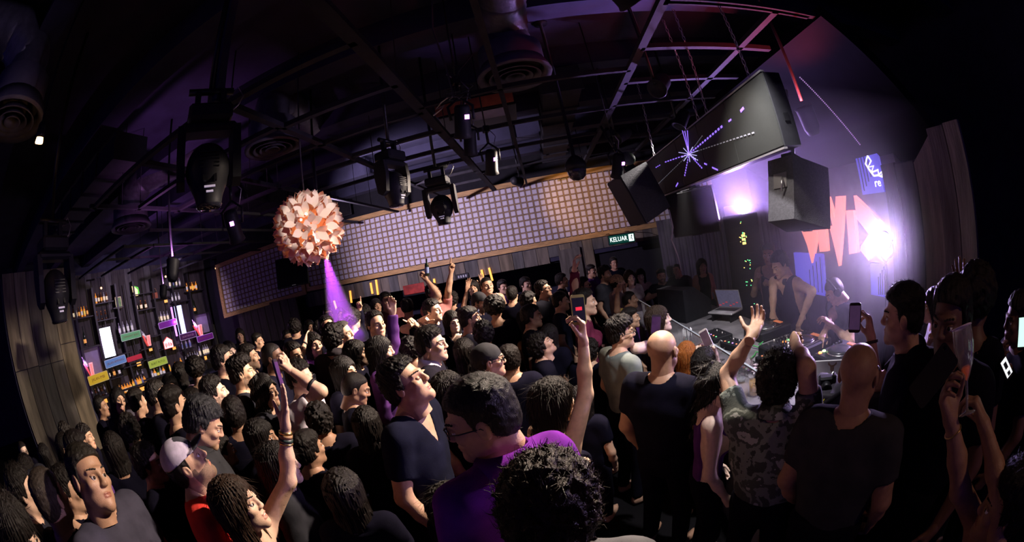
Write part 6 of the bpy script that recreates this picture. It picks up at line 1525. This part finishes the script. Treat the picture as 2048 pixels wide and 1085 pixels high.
# woman holding the gold phone
i = crowd('woman with glossy black hair and bare arm raised high holding a phone', 1108, 806, 120, r=1.98, ty='f1', sk='a', hair='bob', sleeve='none', neckline='tank', shirt=K, R=(1170, 640, .0, 'grip', (1250, 770, .1), 'ileft'), lod=0, seed=1, sc=1.12)
phone(1157, 620, 1.98, -6, 'gold-edged phone filming red lights, held high mid crowd', 'screen', yaw=22, case=(.50, .48, .16), lit=.5, scol=(.012, .01, .02), L=.155, W=.075, extra=[(0, .005, .035, .018, (.8, .03, .06), .9)])
crowd('dark-haired person hidden behind the woman\'s raised arm', 1180, 702, 150, r=3.0, ty='m1', sk='b', hair='messy', lod=1)
i = crowd('man with wavy black hair, thin spectacles and grey-green tee by the barrier', 1242, 668, 100, r=2.75, ty='m3', sk='b', hair='quiff', shirt=(.15, .17, .16), lod=0, seed=1, bfa=120); glasses(i)
i = crowd('long-haired man in profile with pale lit face at the barrier', 1318, 640, 88, pitch=8, r=2.95, ty='m3', sk='p', hair='long', hc=(.05, .03, .02), shirt=(.03, .03, .05), lod=0, R=(1313, 668, -.2, 'grip', (1290, 730, -.2), 'ileft'))
phone(1312, 650, 2.75, 4, 'dark phone with violet picture beside the long-haired man\'s head', 'screen', yaw=-15, case=(.03, .02, .04), lit=.25, scol=(.04, .015, .06))
crowd('bald man in black tee seen from behind at the barrier', 1326, 702, 152, r=2.25, ty='m2', sk='c', hair='bald', shirt=K, lod=0, sc=1.0, wide=1.08)
crowd('ginger-haired woman seen from behind beside the bald man', 1374, 712, 165, r=2.55, ty='f1', sk='p', hair='longstraight', hc=(.52, .17, .04), shirt=K, lod=0)
i = crowd('black-haired woman filming with both arms lifted over the barrier', 1408, 728, 168, r=2.3, ty='f2', sk='p', hair='longstraight', shirt=K, sleeve='none', L=(1397, 690, .18, 'grip', (1385, 760), 'iright'), R=(1428, 690, .18, 'grip', (1440, 760), 'ileft'), lod=0, seed=2)
phone(1412, 678, 2.5, -28, 'silver phone held in two hands above the glass barrier', 'screen', yaw=-20, tilt=-10, case=(.55, .53, .55), lit=.4, scol=(.05, .03, .05), L=.13, W=.064)
i = crowd('smiling woman in sunglasses and purple sleeveless top', 1432, 772, 48, pitch=-4, r=1.85, ty='f1', sk='p', hair='wavy', hc=BK, shirt=(.10, .03, .18), sleeve='none', neckline='tank', bfa=100, lod=0, smile=1); glasses(i, True)
i = crowd('man in grey camouflage shirt with both arms raised before the booth', 1556, 758, 172, r=1.66, ty='m1', sk='b', hair='messy', shirt=(.1, .12, .11), kind='camo', L=(1515, 648, .25, 'claw', (1480, 760, .15), 'up', (.55, .45, .25)), R=(1584, 655, .22, 'fist', (1625, 790, -.15), 'fwd'), lod=0, seed=3); collar(i, cloth_mat((.1, .12, .11), 'camo'))
i = crowd('shaven-headed man with thin spectacles in dark tee seen from behind', 1718, 750, 168, r=1.45, ty='m2', sk='c', hair='bald', shirt=(.035, .035, .04), lod=0, seed=1); glasses(i)
i = crowd('man with cropped hair in dark tee filming in profile beside the stage', 1806, 632, -92, r=1.75, hz=1.70, ty='m2', sk='b', hair='fade', shirt=(.018, .014, .03), R=(1714, 662, .18, 'grip', (1745, 770, .1), 'fwd'), bfa=-100, lod=0, seed=2, sc=1.06); band(i, 'R', mat('bead_dark', (.03, .025, .02), .4, var=.3, scale=80), 'bead_bracelet', -.02, .014, .034)
phone(1710, 636, 1.88, 3, 'black phone filming the DJs, held by the man in profile', 'screen', yaw=-12, case=(.02, .02, .025), lit=.6, scol=(.06, .03, .08), L=.135, W=.066)
crowd('tall man in shadow behind the wine glass, one side of his face violet', 1902, 640, -25, r=1.75, hz=1.68, ty='m3', sk='d', hair='short', shirt=K, lod=1)
crowd('person with big dark hair in deep shadow at the side wall', 1955, 600, 170, r=2.0, hz=1.70, ty='f2', sk='d', hair='afro', shirt=K, L=(1927, 545, .2, 'open', (1925, 600), 'away'), lod=1)
crowd('person in pale sleeves half hidden beside the board wing', 1868, 612, -80, r=2.8, ty='f2', sk='c', hair='bob', shirt=(.35, .33, .36), sleeve='long', R=(1858, 690, -.2, 'fist', (1850, 720), 'in'), lod=1)
crowd('dark figure at the very edge of the picture by the side wall', 2035, 640, -60, r=2.1, hz=1.62, ty='m1', sk='d', hair='short', lod=1, R=(2012, 742, -.2, 'grip', (2040, 830), 'back'))
phone(2013, 736, 1.78, -32, 'phone with bright white screen tilted at the edge of the picture', 'screen', yaw=10, case=(.03, .03, .03), lit=1.2, scol=(.8, .82, .85), L=.10, W=.042, extra=[(0, .01, .018, .03, (.03, .03, .04), .1), (0, -.028, .016, .018, (.04, .04, .05), .1)])
o = phone(2044, 665, 1.9, 5, 'sliver of a green-white phone screen at the edge of the picture', 'screen', lit=1.3, scol=(.55, .9, .75), W=.05)
# near right: raised glass and phone
i = crowd('person close by at lower right raising a champagne glass', 2012, 1010, -70, r=1.02, hz=1.42, ty='f2', sk='c', hair='short', hc=BK, shirt=K, sleeve='none', neckline='tank', bfa=-40, L=(1938, 728, .10, 'grip', (1990, 900, 0), 'ileft'), R=(1872, 760, -.05, 'grip', (1900, 960, -.05), 'iright'), lod=0, sc=.95)
band(i, 'R', mat('thin_gold', (.6, .42, .15), .3, .9, var=.05), 'thin_bracelet', -.05, .004, .031)
phone(1868, 752, .98, 52, 'dark phone gripped sideways beside the champagne glass', 'back', yaw=-10, case=(.02, .018, .024), lit=.1, L=.15, W=.075)
a_, x_, u_, v_ = image_axes(1930, 715, 1.06); wg = thing('champagne_flute', 'tall champagne flute catching violet light in a raised hand', 'glass', a_)
R_ = basis(x_, u_.cross(x_), u_); R_ = Matrix.Rotation(math.radians(-7), 3, v_) @ R_
MB().lathe([(.034, .075), (.036, .03), (.03, -.01), (.014, -.045), (.005, -.06), (.0045, -.125), (.008, -.132), (.03, -.137), (.03, -.140), (.001, -.140)], n=18, R=R_).build('flute', mat('flute_glass', (.9, .9, .95), .04, var=.02, trans=.7, ior=1.3, alpha=.6), wg)
MB().lathe([(.001, -.058), (.006, -.052), (.013, -.04), (.017, -.025), (.001, -.025)], n=14, R=R_).build('drink', mat('drink_red', (.5, .06, .03), .1, var=.05, em=(.8, .12, .03), es=.12), wg)  # emission paints the orange glint low in the bowl
MB().lathe([(.0335, .074), (.036, .076), (.0365, .073), (.034, .071)], n=18, R=R_).build('rim', mat('rim_highlight', (.7, .6, .8), .1, var=.02), wg)  # lilac ring, the rim's highlight put into its colour

# ---------------------------------------------------------------- middle of the crowd
i = crowd('man in white tank top with shaved head near the far wall', 974, 572, 18, r=6.0, ty='m2', sk='b', hair='buzz', shirt=(.55, .50, .52), sleeve='none', neckline='tank', lod=1)
i = crowd('woman with both open palms raised beside the white tank top', 946, 578, 0, r=6.2, ty='f2', sk='b', hair='long', shirt=K, L=(964, 562, -.3, 'open', (968, 590), 'cam'), R=(934, 571, -.3, 'open', (930, 595), 'cam'), lod=2)
i = crowd('man in dark cap looking down in front of the raised palms', 960, 605, 60, pitch=-18, r=4.9, ty='m3', sk='b', hair='cap', beard=1, shirt=K, lod=1); beanie(i, hatm((.02, .018, .022), 'dark'), .03, 'dark_cap')
i = crowd('man in pink checked shirt with both arms raised under the lattice', 868, 586, 35, pitch=25, r=5.8, ty='m2', sk='b', hair='short', shirt=(.55, .22, .20), R=(852, 545, -.1, 'fist', (852, 585), 'cam'), L=(904, 530, -.1, 'point', (898, 570), 'cam'), lod=1)
bottle(at(854, 552, 5.6), 'bordeaux', 'dark', 'bluish', 'black', 'dark bottle lifted by the man in the pink shirt', .8).rotation_euler = (.1, .2, 0)
i = crowd('dark-haired man pointing with hands lifted in front of the pink shirt', 866, 622, 58, r=4.4, ty='m3', sk='a', hair='short', shirt=K, R=(836, 628, -.1, 'horns', (840, 660), 'cam'), L=(817, 645, -.3, 'point', (815, 690), 'cam'), lod=1); band(i, 'R', M_plastic, 'wristband', -.03, .02, .033)
i = crowd('smiling woman with choker facing the camera mid crowd', 905, 645, 22, r=4.0, ty='f1', sk='p', hair='long', shirt=K, neckline='v', lod=1); MB().lathe([(.052, -.004), (.055, 0), (.052, .004)], (0, -.033, -.125), 18).build('choker', M_plastic, i['root']).matrix_local = Matrix.Translation(i['H'] - i['origin']) @ i['RH'].to_4x4()
i = crowd('man with sunglasses pushed up on his hair mid crowd', 940, 640, 92, r=3.75, ty='m3', sk='b', hair='fade', beard=1, shirt=K, lod=1); glasses(i, True, mat('blue_frame', (.05, .06, .12), .25, var=.2), .065)
crowd('person with bulky dark hair blocking the view right of the sunglasses man', 990, 618, 178, r=4.2, ty='f2', sk='b', hair='afro', shirt=K, lod=1)
crowd('dark-haired head in front of the sunglasses man', 968, 668, 175, r=3.4, ty='m1', sk='b', hair='messy', shirt=K, lod=1)
i = crowd('man in black head scarf and sunglasses in profile', 978, 722, 92, r=2.55, ty='m4', sk='b', hair='cap', beard=0, shirt=K, lod=0); beanie(i, hatm((.012, .012, .016), 'scarf'), .012, 'head_scarf', True); glasses(i, True)
i = crowd('man in dark waistcoat with pale rolled sleeve looking right', 864, 690, 70, r=2.95, ty='m3', sk='a', hair='short', shirt=(.014, .012, .02), sleeve='half', lod=0, bfa=80, L=(850, 765, -.2, 'fist', (870, 800), 'in')); collar(i, cloth_mat(WH), 'white_collar')
crowd('woman with sleek black hair turned away below the waistcoat man', 898, 782, 130, r=2.2, ty='f1', sk='a', hair='longstraight', shirt=K, lod=0, seed=2)
i = crowd('man in navy V-neck with eyes closed and chin lifted', 812, 768, 68, pitch=22, roll=0, r=2.05, ty='m2', sk='b', hair='short', shirt=(.006, .0065, .018), neckline='v', eyes=0, lod=0, bfa=60, seed=1)
i = crowd('long-haired person in purple long sleeve with arm raised mid crowd', 762, 704, 78, r=3.05, ty='f2', sk='a', hair='long', hc=BK, shirt=(.09, .03, .16), sleeve='long', L=(789, 596, .1, 'relaxed', (800, 690, .1), 'cam'), lod=0)
crowd('man with receding hair partly hidden behind a dark shoulder', 752, 650, 30, r=4.1, ty='m4', sk='b', hair='recede', shirt=K, lod=1)
crowd('tall man in dusky red top far back left of the red glow', 773, 603, 20, r=6.3, ty='m1', sk='b', hair='fade', shirt=(.16, .05, .05), lod=2)
crowd('dim person far back left of the dusky red top', 753, 613, 20, r=7.0, ty='f2', sk='b', hair='bob', lod=2)
i = crowd('person with bushy hair in the violet beam pointing upward', 706, 640, 140, r=5.2, ty='f2', sk='b', hair='afro', shirt=K, sleeve='long', R=(717, 604, .1, 'point', (722, 640), 'cam'), lod=1)
crowd('far face left of the violet beam, nearer of two', 681, 630, 10, r=7.3, ty='f1', sk='b', hair='bob', lod=2)
crowd('far face left of the violet beam, second of two', 657, 630, 10, r=7.6, ty='m1', sk='b', hair='short', lod=2)
crowd('balding man with closed eyes by the foot of the violet beam', 688, 668, 62, r=4.1, ty='m2', sk='a', hair='recede', hc=(.1, .09, .08), eyes=0, shirt=K, lod=1, roll=8)
crowd('man with thinning hair behind the curly head, forehead lit', 655, 656, 25, r=4.5, ty='m1', sk='b', hair='recede', shirt=K, lod=1)
i = crowd('man with dark curly hair and collared shirt seen from behind', 668, 676, 150, r=3.5, ty='m1', sk='b', hair='curly', shirt=(.03, .025, .03), lod=1); collar(i, cloth_mat((.03, .025, .03)))
i = crowd('woman in white and purple top with bare arm raised by the far left crowd', 628, 690, 25, r=4.0, ty='f2', sk='a', hair='long', shirt=(.22, .07, .36), R=(609, 668, -.1, 'flat', (608, 715), 'iright'), lod=1); band(i, 'R', M_plastic, 'watch', -.03, .018, .03)
crowd('person with shaded bearded profile right of the curly head', 713, 708, 78, r=3.2, ty='m3', sk='b', hair='long', beard=1, shirt=K, lod=1)
crowd('woman with half-shadowed face and long dark hair mid crowd', 690, 745, 50, r=2.75, ty='f2', sk='b', hair='long', hc=BK, shirt=K, lod=1)
crowd('man with shaven head bowed beside the half-shadowed woman', 712, 778, 85, pitch=-25, r=2.55, ty='m1', sk='c', hair='buzz', shirt=K, lod=1)
i = crowd('man in black sunglasses and white tee raising a fist', 602, 758, 48, r=2.62, ty='m3', sk='a', hair='short', beard=0, shirt=WH, R=(577, 712, -.1, 'fist', (600, 800, -.15), 'fwd'), lod=0, bfa=60); glasses(i, True); band(i, 'R', M_plastic, 'wristband', -.18, .02, .045)
crowd('young woman with dark wavy hair looking right behind the bare arm', 531, 784, 60, r=2.9, ty='f2', sk='b', hair='wavy', hc=BK, shirt=(.03, .03, .04), lod=1)
crowd('dark-skinned man with cropped hair behind the raised fist', 547, 716, 68, r=3.5, ty='m3', sk='d', hair='buzz', shirt=K, lod=1)
i = crowd('man with spectacles and open mouth behind the raised fist', 589, 712, 35, r=3.7, ty='m1', sk='b', hair='short', shirt=K, lod=1); glasses(i)
crowd('stern man with swept dark hair in dark jacket in profile', 484, 748, 86, r=2.95, ty='m3', sk='b', hair='quiff', beard=1, shirt=(.018, .018, .026), sleeve='long', lod=0)
crowd('bearded man glancing right near the bar', 447, 722, 82, r=3.9, ty='m3', sk='b', hair='short', beard=1, lod=1)
crowd('woman with open mouth by the end of the bar', 460, 706, 30, r=4.9, ty='f1', sk='p', hair='long', hc=BK, lod=1)
crowd('man with pointed beard in profile near the bar end', 498, 716, 82, r=4.0, ty='m3', sk='b', hair='fade', beard=1, lod=1)
for (x, y, fa, r_, ty, hr, lab) in ((575, 676, 30, 6.5, 'm1', 'short', 'far dim face under the television'), (516, 684, 60, 6.3, 'm3', 'fade', 'far profile right of the bar end'), (620, 656, 20, 6.6, 'f1', 'long', 'far dim woman below the lattice corner'), (480, 672, 0, 7.5, 'f2', 'long', 'far figure in orange light by the dark wall'), (590, 655, 170, 6.4, 'm2', 'messy', 'far dark head below the television'), (640, 660, 170, 5.6, 'f1', 'bob', 'dark bobbed head left of the balding man'), (730, 628, 160, 5.8, 'm1', 'messy', 'dark head right of the violet beam'), (815, 615, 170, 6.0, 'm2', 'short', 'dark head below the red glow'), (1025, 590, 160, 5.8, 'm1', 'short', 'dark head right of the white tank top'), (905, 600, 150, 6.2, 'f2', 'curly', 'curly dark head right of the pink shirt'), (1150, 545, 60, 8.0, 'm1', 'short', 'dim face far behind the maroon sleeve')):
    crowd(lab, x, y, fa, r=r_, ty=ty, sk='b', hair=hr, lod=2)

# ---------------------------------------------------------------- left of the crowd and the foreground
crowd('man in profile with short hair in front of the lime sign', 350, 812, 105, r=3.0, ty='m1', sk='b', hair='fade', shirt=K, lod=1)
i = crowd('bearded man in dark jacket with pale collar looking right', 430, 788, 90, pitch=4, r=2.75, ty='m3', sk='a', hair='short', beard=1, shirt=(.014, .014, .018), sleeve='long', lod=0); collar(i, cloth_mat(WH), 'pale_shirt_collar', .072, .05, .7)
i = crowd('grey-haired man in dark jacket bowing his head', 408, 848, 82, pitch=-32, r=2.25, ty='m4', sk='b', hair='short', hc=(.05, .05, .055), shirt=(.03, .03, .035), sleeve='long', lod=0); collar(i, cloth_mat((.03, .03, .035)), 'jacket_collar')
crowd('man with face half hidden behind the bearded man', 392, 808, 65, r=3.1, ty='m1', sk='b', hair='short', lod=1)
i = crowd('man with spectacles in profile before the bar shelves', 316, 792, 82, r=3.6, ty='m1', sk='b', hair='short', lod=1); glasses(i)
crowd('young woman facing the camera before the bar counter', 342, 776, 10, r=4.2, ty='f1', sk='b', hair='long', hc=BK, lod=1)
crowd('person in pale pink top at the bar counter', 362, 748, 150, r=4.6, ty='f2', sk='b', hair='bob', shirt=(.45, .28, .42), lod=1)
crowd('person with big dark hair beside the glowing jar lamp', 392, 742, 178, r=4.3, ty='f2', sk='b', hair='afro', lod=1)
crowd('laughing woman with long dark hair tilting her head before the bar', 237, 802, 25, roll=-18, r=3.9, ty='f1', sk='b', hair='long', hc=BK, smile=1, shirt=(.05, .045, .06), lod=1)
crowd('man with short hair turned away beside the laughing woman', 276, 806, 118, r=3.7, ty='m1', sk='b', hair='fade', lod=1)
crowd('person in orange glow at the near end of the bar', 203, 815, 70, r=4.8, ty='m1', sk='c', hair='short', lod=2)
i = crowd('woman with spectacles far left beside the pier', 48, 904, 15, r=5.2, ty='f1', sk='p', hair='bun', lod=1); glasses(i)
crowd('dark-haired person with back turned before the pier', 90, 912, 175, r=4.2, ty='f2', sk='b', hair='long', hc=BK, lod=1)
crowd('dark-haired head against the foot of the pier', 132, 868, 170, r=4.4, ty='m1', sk='b', hair='messy', lod=1)
crowd('calm face looking at the camera before the pier', 131, 898, 20, r=3.6, ty='f2', sk='b', hair='bob', lod=1)
crowd('person with dark hair in shaded profile before the pier', 172, 876, 62, r=3.8, ty='m1', sk='b', hair='messy', lod=1)
crowd('dark-haired woman with shoulder bare at far left', 58, 944, 150, r=3.2, ty='f1', sk='b', hair='bob', lod=1)
i = crowd('person in dark sleeve waving an open palm at far left', 50, 985, 80, r=2.2, ty='m1', sk='a', hair='short', shirt=(.02, .02, .03), sleeve='long', L=(16, 950, .25, 'open', (75, 1010, .2), 'cam'), lod=0)
crowd('man with cropped hair and brown skin in three-quarter back view', 103, 998, 125, r=1.95, ty='m2', sk='c', hair='crop', hc=(.06, .045, .035), lod=0)
i = crowd('young man sipping with a hand at his mouth lower left', 140, 982, 68, r=2.15, ty='m3', sk='b', hair='short', shirt=K, lod=0, R=(160, 1030, -.2, 'fist', (175, 1075), 'back'))
i = crowd('large man in grey tee tilting his head with raised eyes', 180, 958, 34, pitch=10, roll=-14, r=1.85, ty='m2', sk='c', hair='crop', hc=(.03, .025, .02), shirt=(.04, .037, .055), lod=0, seed=1, hz=1.56, wide=1.12)
crowd('person in violet-cuffed sleeve behind the large man with hand lifted', 162, 908, 60, r=2.6, ty='m1', sk='b', hair='short', shirt=(.14, .06, .24), sleeve='long', L=(193, 946, -.35, 'flat', (215, 985), 'in'), lod=1)
crowd('woman with dark fringe glancing down at lower left corner', 38, 1068, 30, pitch=-20, r=1.75, ty='f2', sk='a', hair='bangs', lod=0)
crowd('smiling dark-haired man in profile left of the white cap', 300, 930, 72, r=2.3, ty='m3', sk='b', hair='short', smile=1, shirt=K, lod=0)
i = crowd('man in red tee and pale snapback cap looking up', 374, 928, 82, pitch=24, r=1.75, ty='m2', sk='b', hair='cap', beard=1, shirt=(.72, .05, .04), lod=0, hz=1.54)
cap_mesh(i, hatm((.50, .44, .56), 'pale'), hatm((.03, .03, .04), 'black'), name='snapback_cap')
i = crowd('smiling long-haired woman raising an arm with stacked bracelets', 478, 1012, 62, pitch=10, roll=-6, r=1.5, ty='f1', sk='a', hair='longstraight', hc=(.05, .028, .018), smile=1, shirt=K, sleeve='none', neckline='tank', L=(579, 812, .12, 'flat', (612, 1010, .1), 'ileft'), lod=0, bfa=50)
for k_, (of, m_, w_) in enumerate(((-.035, mat('gold_metal', (.62, .43, .16), .28, .95, var=.1), .014), (-.052, mat('tan_leather', (.30, .17, .08), .5, var=.2), .016), (-.072, mat('dark_green_leather', (.03, .05, .04), .4, var=.2), .016), (-.088, mat('gold_metal', (.62, .43, .16)), .006))): band(i, 'L', m_, 'bracelet', of, w_, .030 + .001 * k_)
phone(556, 748, 1.62, -18, 'dark phone with violet edge held by the woman with bracelets', 'screen', yaw=74, case=(.03, .02, .04), lit=.35, scol=(.06, .02, .10), L=.12, W=.06)
crowd('woman with black hair and bright smile behind the raised arm', 560, 930, 74, r=2.0, ty='f2', sk='p', hair='bob', smile=1, shirt=(.02, .02, .025), lod=0)
crowd('person with face half in shadow above the smiling woman', 524, 876, 68, r=2.3, ty='m3', sk='c', hair='longstraight', hc=BK, shirt=K, lod=1)
i = crowd('person holding a tumbler near the cap brim', 446, 905, 100, r=2.35, ty='m1', sk='c', hair='short', shirt=K, lod=1, R=(440, 938, -.3, 'grip', (470, 980), 'ileft'))
p = at(436, 944, 2.0); drink_glass(p - Vector((0, 0, .05)), 'tumbler of dark drink held beside the bearded man in the cap', cola, .1, .036, .5, group='drinks in the crowd')
p = at(1128, 768, 2.3); drink_glass(p - Vector((0, 0, .05)), 'small tumbler of amber drink held up behind the black-haired woman', ('rum', (.5, .15, .04)), .1, .036, .4, group='drinks in the crowd')
crowd('dark-haired person lifting the small tumbler mid crowd', 1165, 800, 160, r=2.55, ty='f2', sk='b', hair='longstraight', hc=BK, shirt=K, lod=1, L=(1132, 790, -.2, 'grip', (1110, 850), 'ileft'))
i = crowd('man in violet polo shirt with spectacles turned toward the bar', 962, 838, -96, pitch=-12, r=1.13, ty='m4', sk='b', hair='crop', hc=(.03, .026, .024), shirt=(.16, .02, .30), lod=0, sc=1.03, bfa=-150, seed=4); glasses(i); collar(i, cloth_mat((.16, .02, .30)), 'polo_collar', .072, .045, .4)
i = crowd('person with tousled brown-black hair closest to the camera', 1100, 1010, 170, r=.80, sc=1.0, ty='m2', sk='b', hair='curly', hc=(.035, .022, .014), shirt=(.10, .10, .11), lod=0, seed=1)
crowd('woman with dark hair across her face beside the tousled head', 905, 1010, 112, pitch=5, r=1.22, hz=1.42, ty='f2', sk='c', hair='longstraight', hc=(.02, .015, .012), shirt=K, lod=0, seed=1)
for (x, y, fa, r_, ty, hr, lab) in ((640, 840, 170, 2.6, 'm1', 'messy', 'dark head left of the navy V-neck man'), (620, 900, 120, 2.1, 'm3', 'short', 'person with wristwatch in the dark middle foreground'), (735, 850, 170, 2.15, 'f1', 'longstraight', 'long-haired dark head left of the V-neck shoulder'), (260, 860, 178, 3.2, 'm2', 'messy', 'dark head with its back turned before the laughing woman'), (230, 900, 170, 2.8, 'f2', 'bob', 'bobbed dark head behind the large man'), (470, 830, 175, 2.6, 'm1', 'short', 'dark head right of the bowed grey-haired man'), (930, 705, 170, 3.0, 'f1', 'long', 'dark long hair left of the black head scarf'), (1020, 720, 175, 2.9, 'm2', 'short', 'dark head right of the black head scarf'), (820, 700, 175, 3.3, 'm1', 'messy', 'dark head left of the waistcoat man'), (690, 985, 165, 1.55, 'f2', 'longstraight', 'dark long-haired head in the black foreground')):
    crowd(lab, x, y, fa, r=r_, ty=ty, sk='c', hair=hr, lod=1)

# ---------------------------------------------------------------- lamps that light the room, and the haze they shine through
L1 = stage_lamp(1490, 432, 6.0, 'dazzling white-violet stage lamp below the LED screen', (-.9, .8, 2.0), 1300, (.52, .30, 1.), .06, 200)
L2 = stage_lamp(1768, 482, 4.0, 'dazzling white stage lamp in front of the last coral letter', (-.6, .3, 1.95), 260, (.62, .42, 1.), .065, 200)
def hung_spot(nm, loc, tgt, w, col, deg, blend=.4, size=.06, label=None):
    o = light(nm, 'SPOT', loc, w, col, tgt, spot_size=math.radians(deg), spot_blend=blend); o.data.shadow_soft_size = size
    R = frame_to(Vector(tgt) - Vector(loc)) @ basis(Vector((1, 0, 0)), Vector((0, 0, -1)), Vector((0, 1, 0)))
    t = thing('spot_fixture', label, 'stage light', loc, 'spot fixtures on the grid')
    MB().lathe([(.001, -.26), (.06, -.26), (.085, -.2), (.09, -.03), (.1, -.01), (.094, -.005), (.08, -.03), (.001, -.04)], n=16, R=R).build('can', M_plastic, t)
    MB().tube([(0, 0, .05), (0, 0, 4.76 - loc[2])], .016, 8).build('drop_pipe', M_metal_black, t)
    return o
hung_spot('added_key_spot', (1.28, 3.2, 3.4), (-1.3, 1.15, .95), 1500, (1., .80, .64), 62, .5, .05, label='added spot fixture under the grid beside the LED screen shining onto the near crowd')  # added key light, brightens the near faces from the stage side
hung_spot('added_key_spot', (1.2, 4.9, 3.4), (-4.4, 2.7, .8), 2500, (1., .80, .64), 45, .5, .05, label='added spot fixture under the grid shining onto the bar side crowd')  # second key light, added to reach the bar side crowd
hung_spot('added_key_spot', tuple(at(1250, 356, 5.4)), (-3.6, 5.2, 1.2), 900, (1., .80, .66), 60, .5, .05, label='added spot fixture behind the far loudspeaker shining onto the far crowd')  # third key light, added for the far crowd outside the other cones
hung_spot('added_barrier_spot', (1.95, 4.5, 3.35), (.5, 4.5, 1.4), 260, (1., .90, .90), 74, .5, .05, label='added spot fixture over the booth shining onto the people at the barrier')  # added to brighten the group at the barrier
hung_spot('added_dj_spot', (.75, 1.75, 3.4), (2.4, 3.0, 1.35), 90, (1., .88, .80), 44, .5, .05, label='added spot fixture lighting the two DJs from the crowd side')  # front fill added so the DJs stand out of the haze
hung_spot('unseen_warm_spot', (1.7, -1.3, 3.3), (1.25, 1.0, 1.3), 34, (1, .58, .40), 62, .6, .1, label='added warm spot fixture, unseen behind the viewer')  # added out of view to lift the dim arms at lower right
hung_spot('table_spot', (1.20, 1.6, 3.45), (1.05, 2.7, 1.0), 340, (1., .95, .97), 66, .5, .06, label='spot fixture shining down onto the DJ booth')
hung_spot('wall_wash', (-3.3, 5.3, 3.3), (-1.2, 10, 3.05), 780, (.86, .70, 1.), 112, .5, .05, label='violet spot fixture washing the lattice panel')
hung_spot('wall_wash', (-.2, 7.6, 3.5), (1.2, 10, 3.2), 130, (1, .55, .16), 50, .8, .05, label='amber spot fixture glancing along the lattice panel')
hung_spot('bar_wash', (-8.2, 5.6, 3.6), (-12.2, 7.0, 2.0), 420, (.80, .58, 1.), 95, .6, .05, label='violet spot fixture before the bar shelves')
hung_spot('added_ball_spot', (.2, .9, 3.5), tuple(BC), 560, (1., .93, .88), 11.5, .3, .03, label='added spot fixture aimed at the petal ball lamp')  # added to whiten the petals on the stage side
hung_spot('grid_wash', (-4.2, 2.9, 2.9), (-4.4, 3.4, 4.4), 60, (.85, .3, 1.), 130, .8, .05, label='violet uplight fixture lighting the ceiling grid')
hung_spot('grid_wash', (-7.2, 4.6, 2.9), (-7.4, 5.2, 4.4), 60, (.75, .25, 1.), 130, .8, .05, label='violet uplight fixture on the bar side of the grid')
hung_spot('red_wash', (2.45, 2.6, 3.0), (2.0, 2.4, 4.5), 90, (1, .08, .10), 130, .8, .05, label='red uplight fixture lighting the beams over the stage')
# violet beam beside the ball
bs = at(650, 505, 4.7); bt = at(708, 720, 5.1)
hung_spot('violet_beam', bs, bt, 1300, (.55, .06, 1.), 24, .2, .02, label='violet beam fixture hidden behind the petal ball lamp')
def haze_mat(name, dens, aniso=.3, col=(1, 1, 1)):
    m = bpy.data.materials.new(name); m.use_nodes = True; nt = m.node_tree; nt.nodes.remove(nt.nodes['Principled BSDF'])
    v = nt.nodes.new('ShaderNodeVolumeScatter'); v.inputs['Density'].default_value = dens; v.inputs['Anisotropy'].default_value = aniso; v.inputs['Color'].default_value = (*col, 1)
    nt.links.new(v.outputs[0], nt.nodes['Material Output'].inputs['Volume']); return m
d = (bt - bs).normalized(); Ln = (bt - bs).length * 1.25
R = d.to_track_quat('Z', 'Y').to_matrix()
o = MB().lathe([(.001, .02), (.03, .02), (.03 + Ln * math.tan(math.radians(11.6)), Ln), (.001, Ln)], bs, 24, R=R).build('beam_haze', haze_mat('beam_haze_volume', .22, .1))
tag(o, 'violet hazy light beam slanting down behind the petal ball lamp', 'haze', kind='stuff')
o = MB().box((2.75, 4.0, 1.95), (2.6, 4.4, 1.9)).build('stage_haze', haze_mat('stage_haze_volume', .075, .55))
tag(o, 'violet-white haze hanging over the DJ booth and stage', 'haze', kind='stuff')
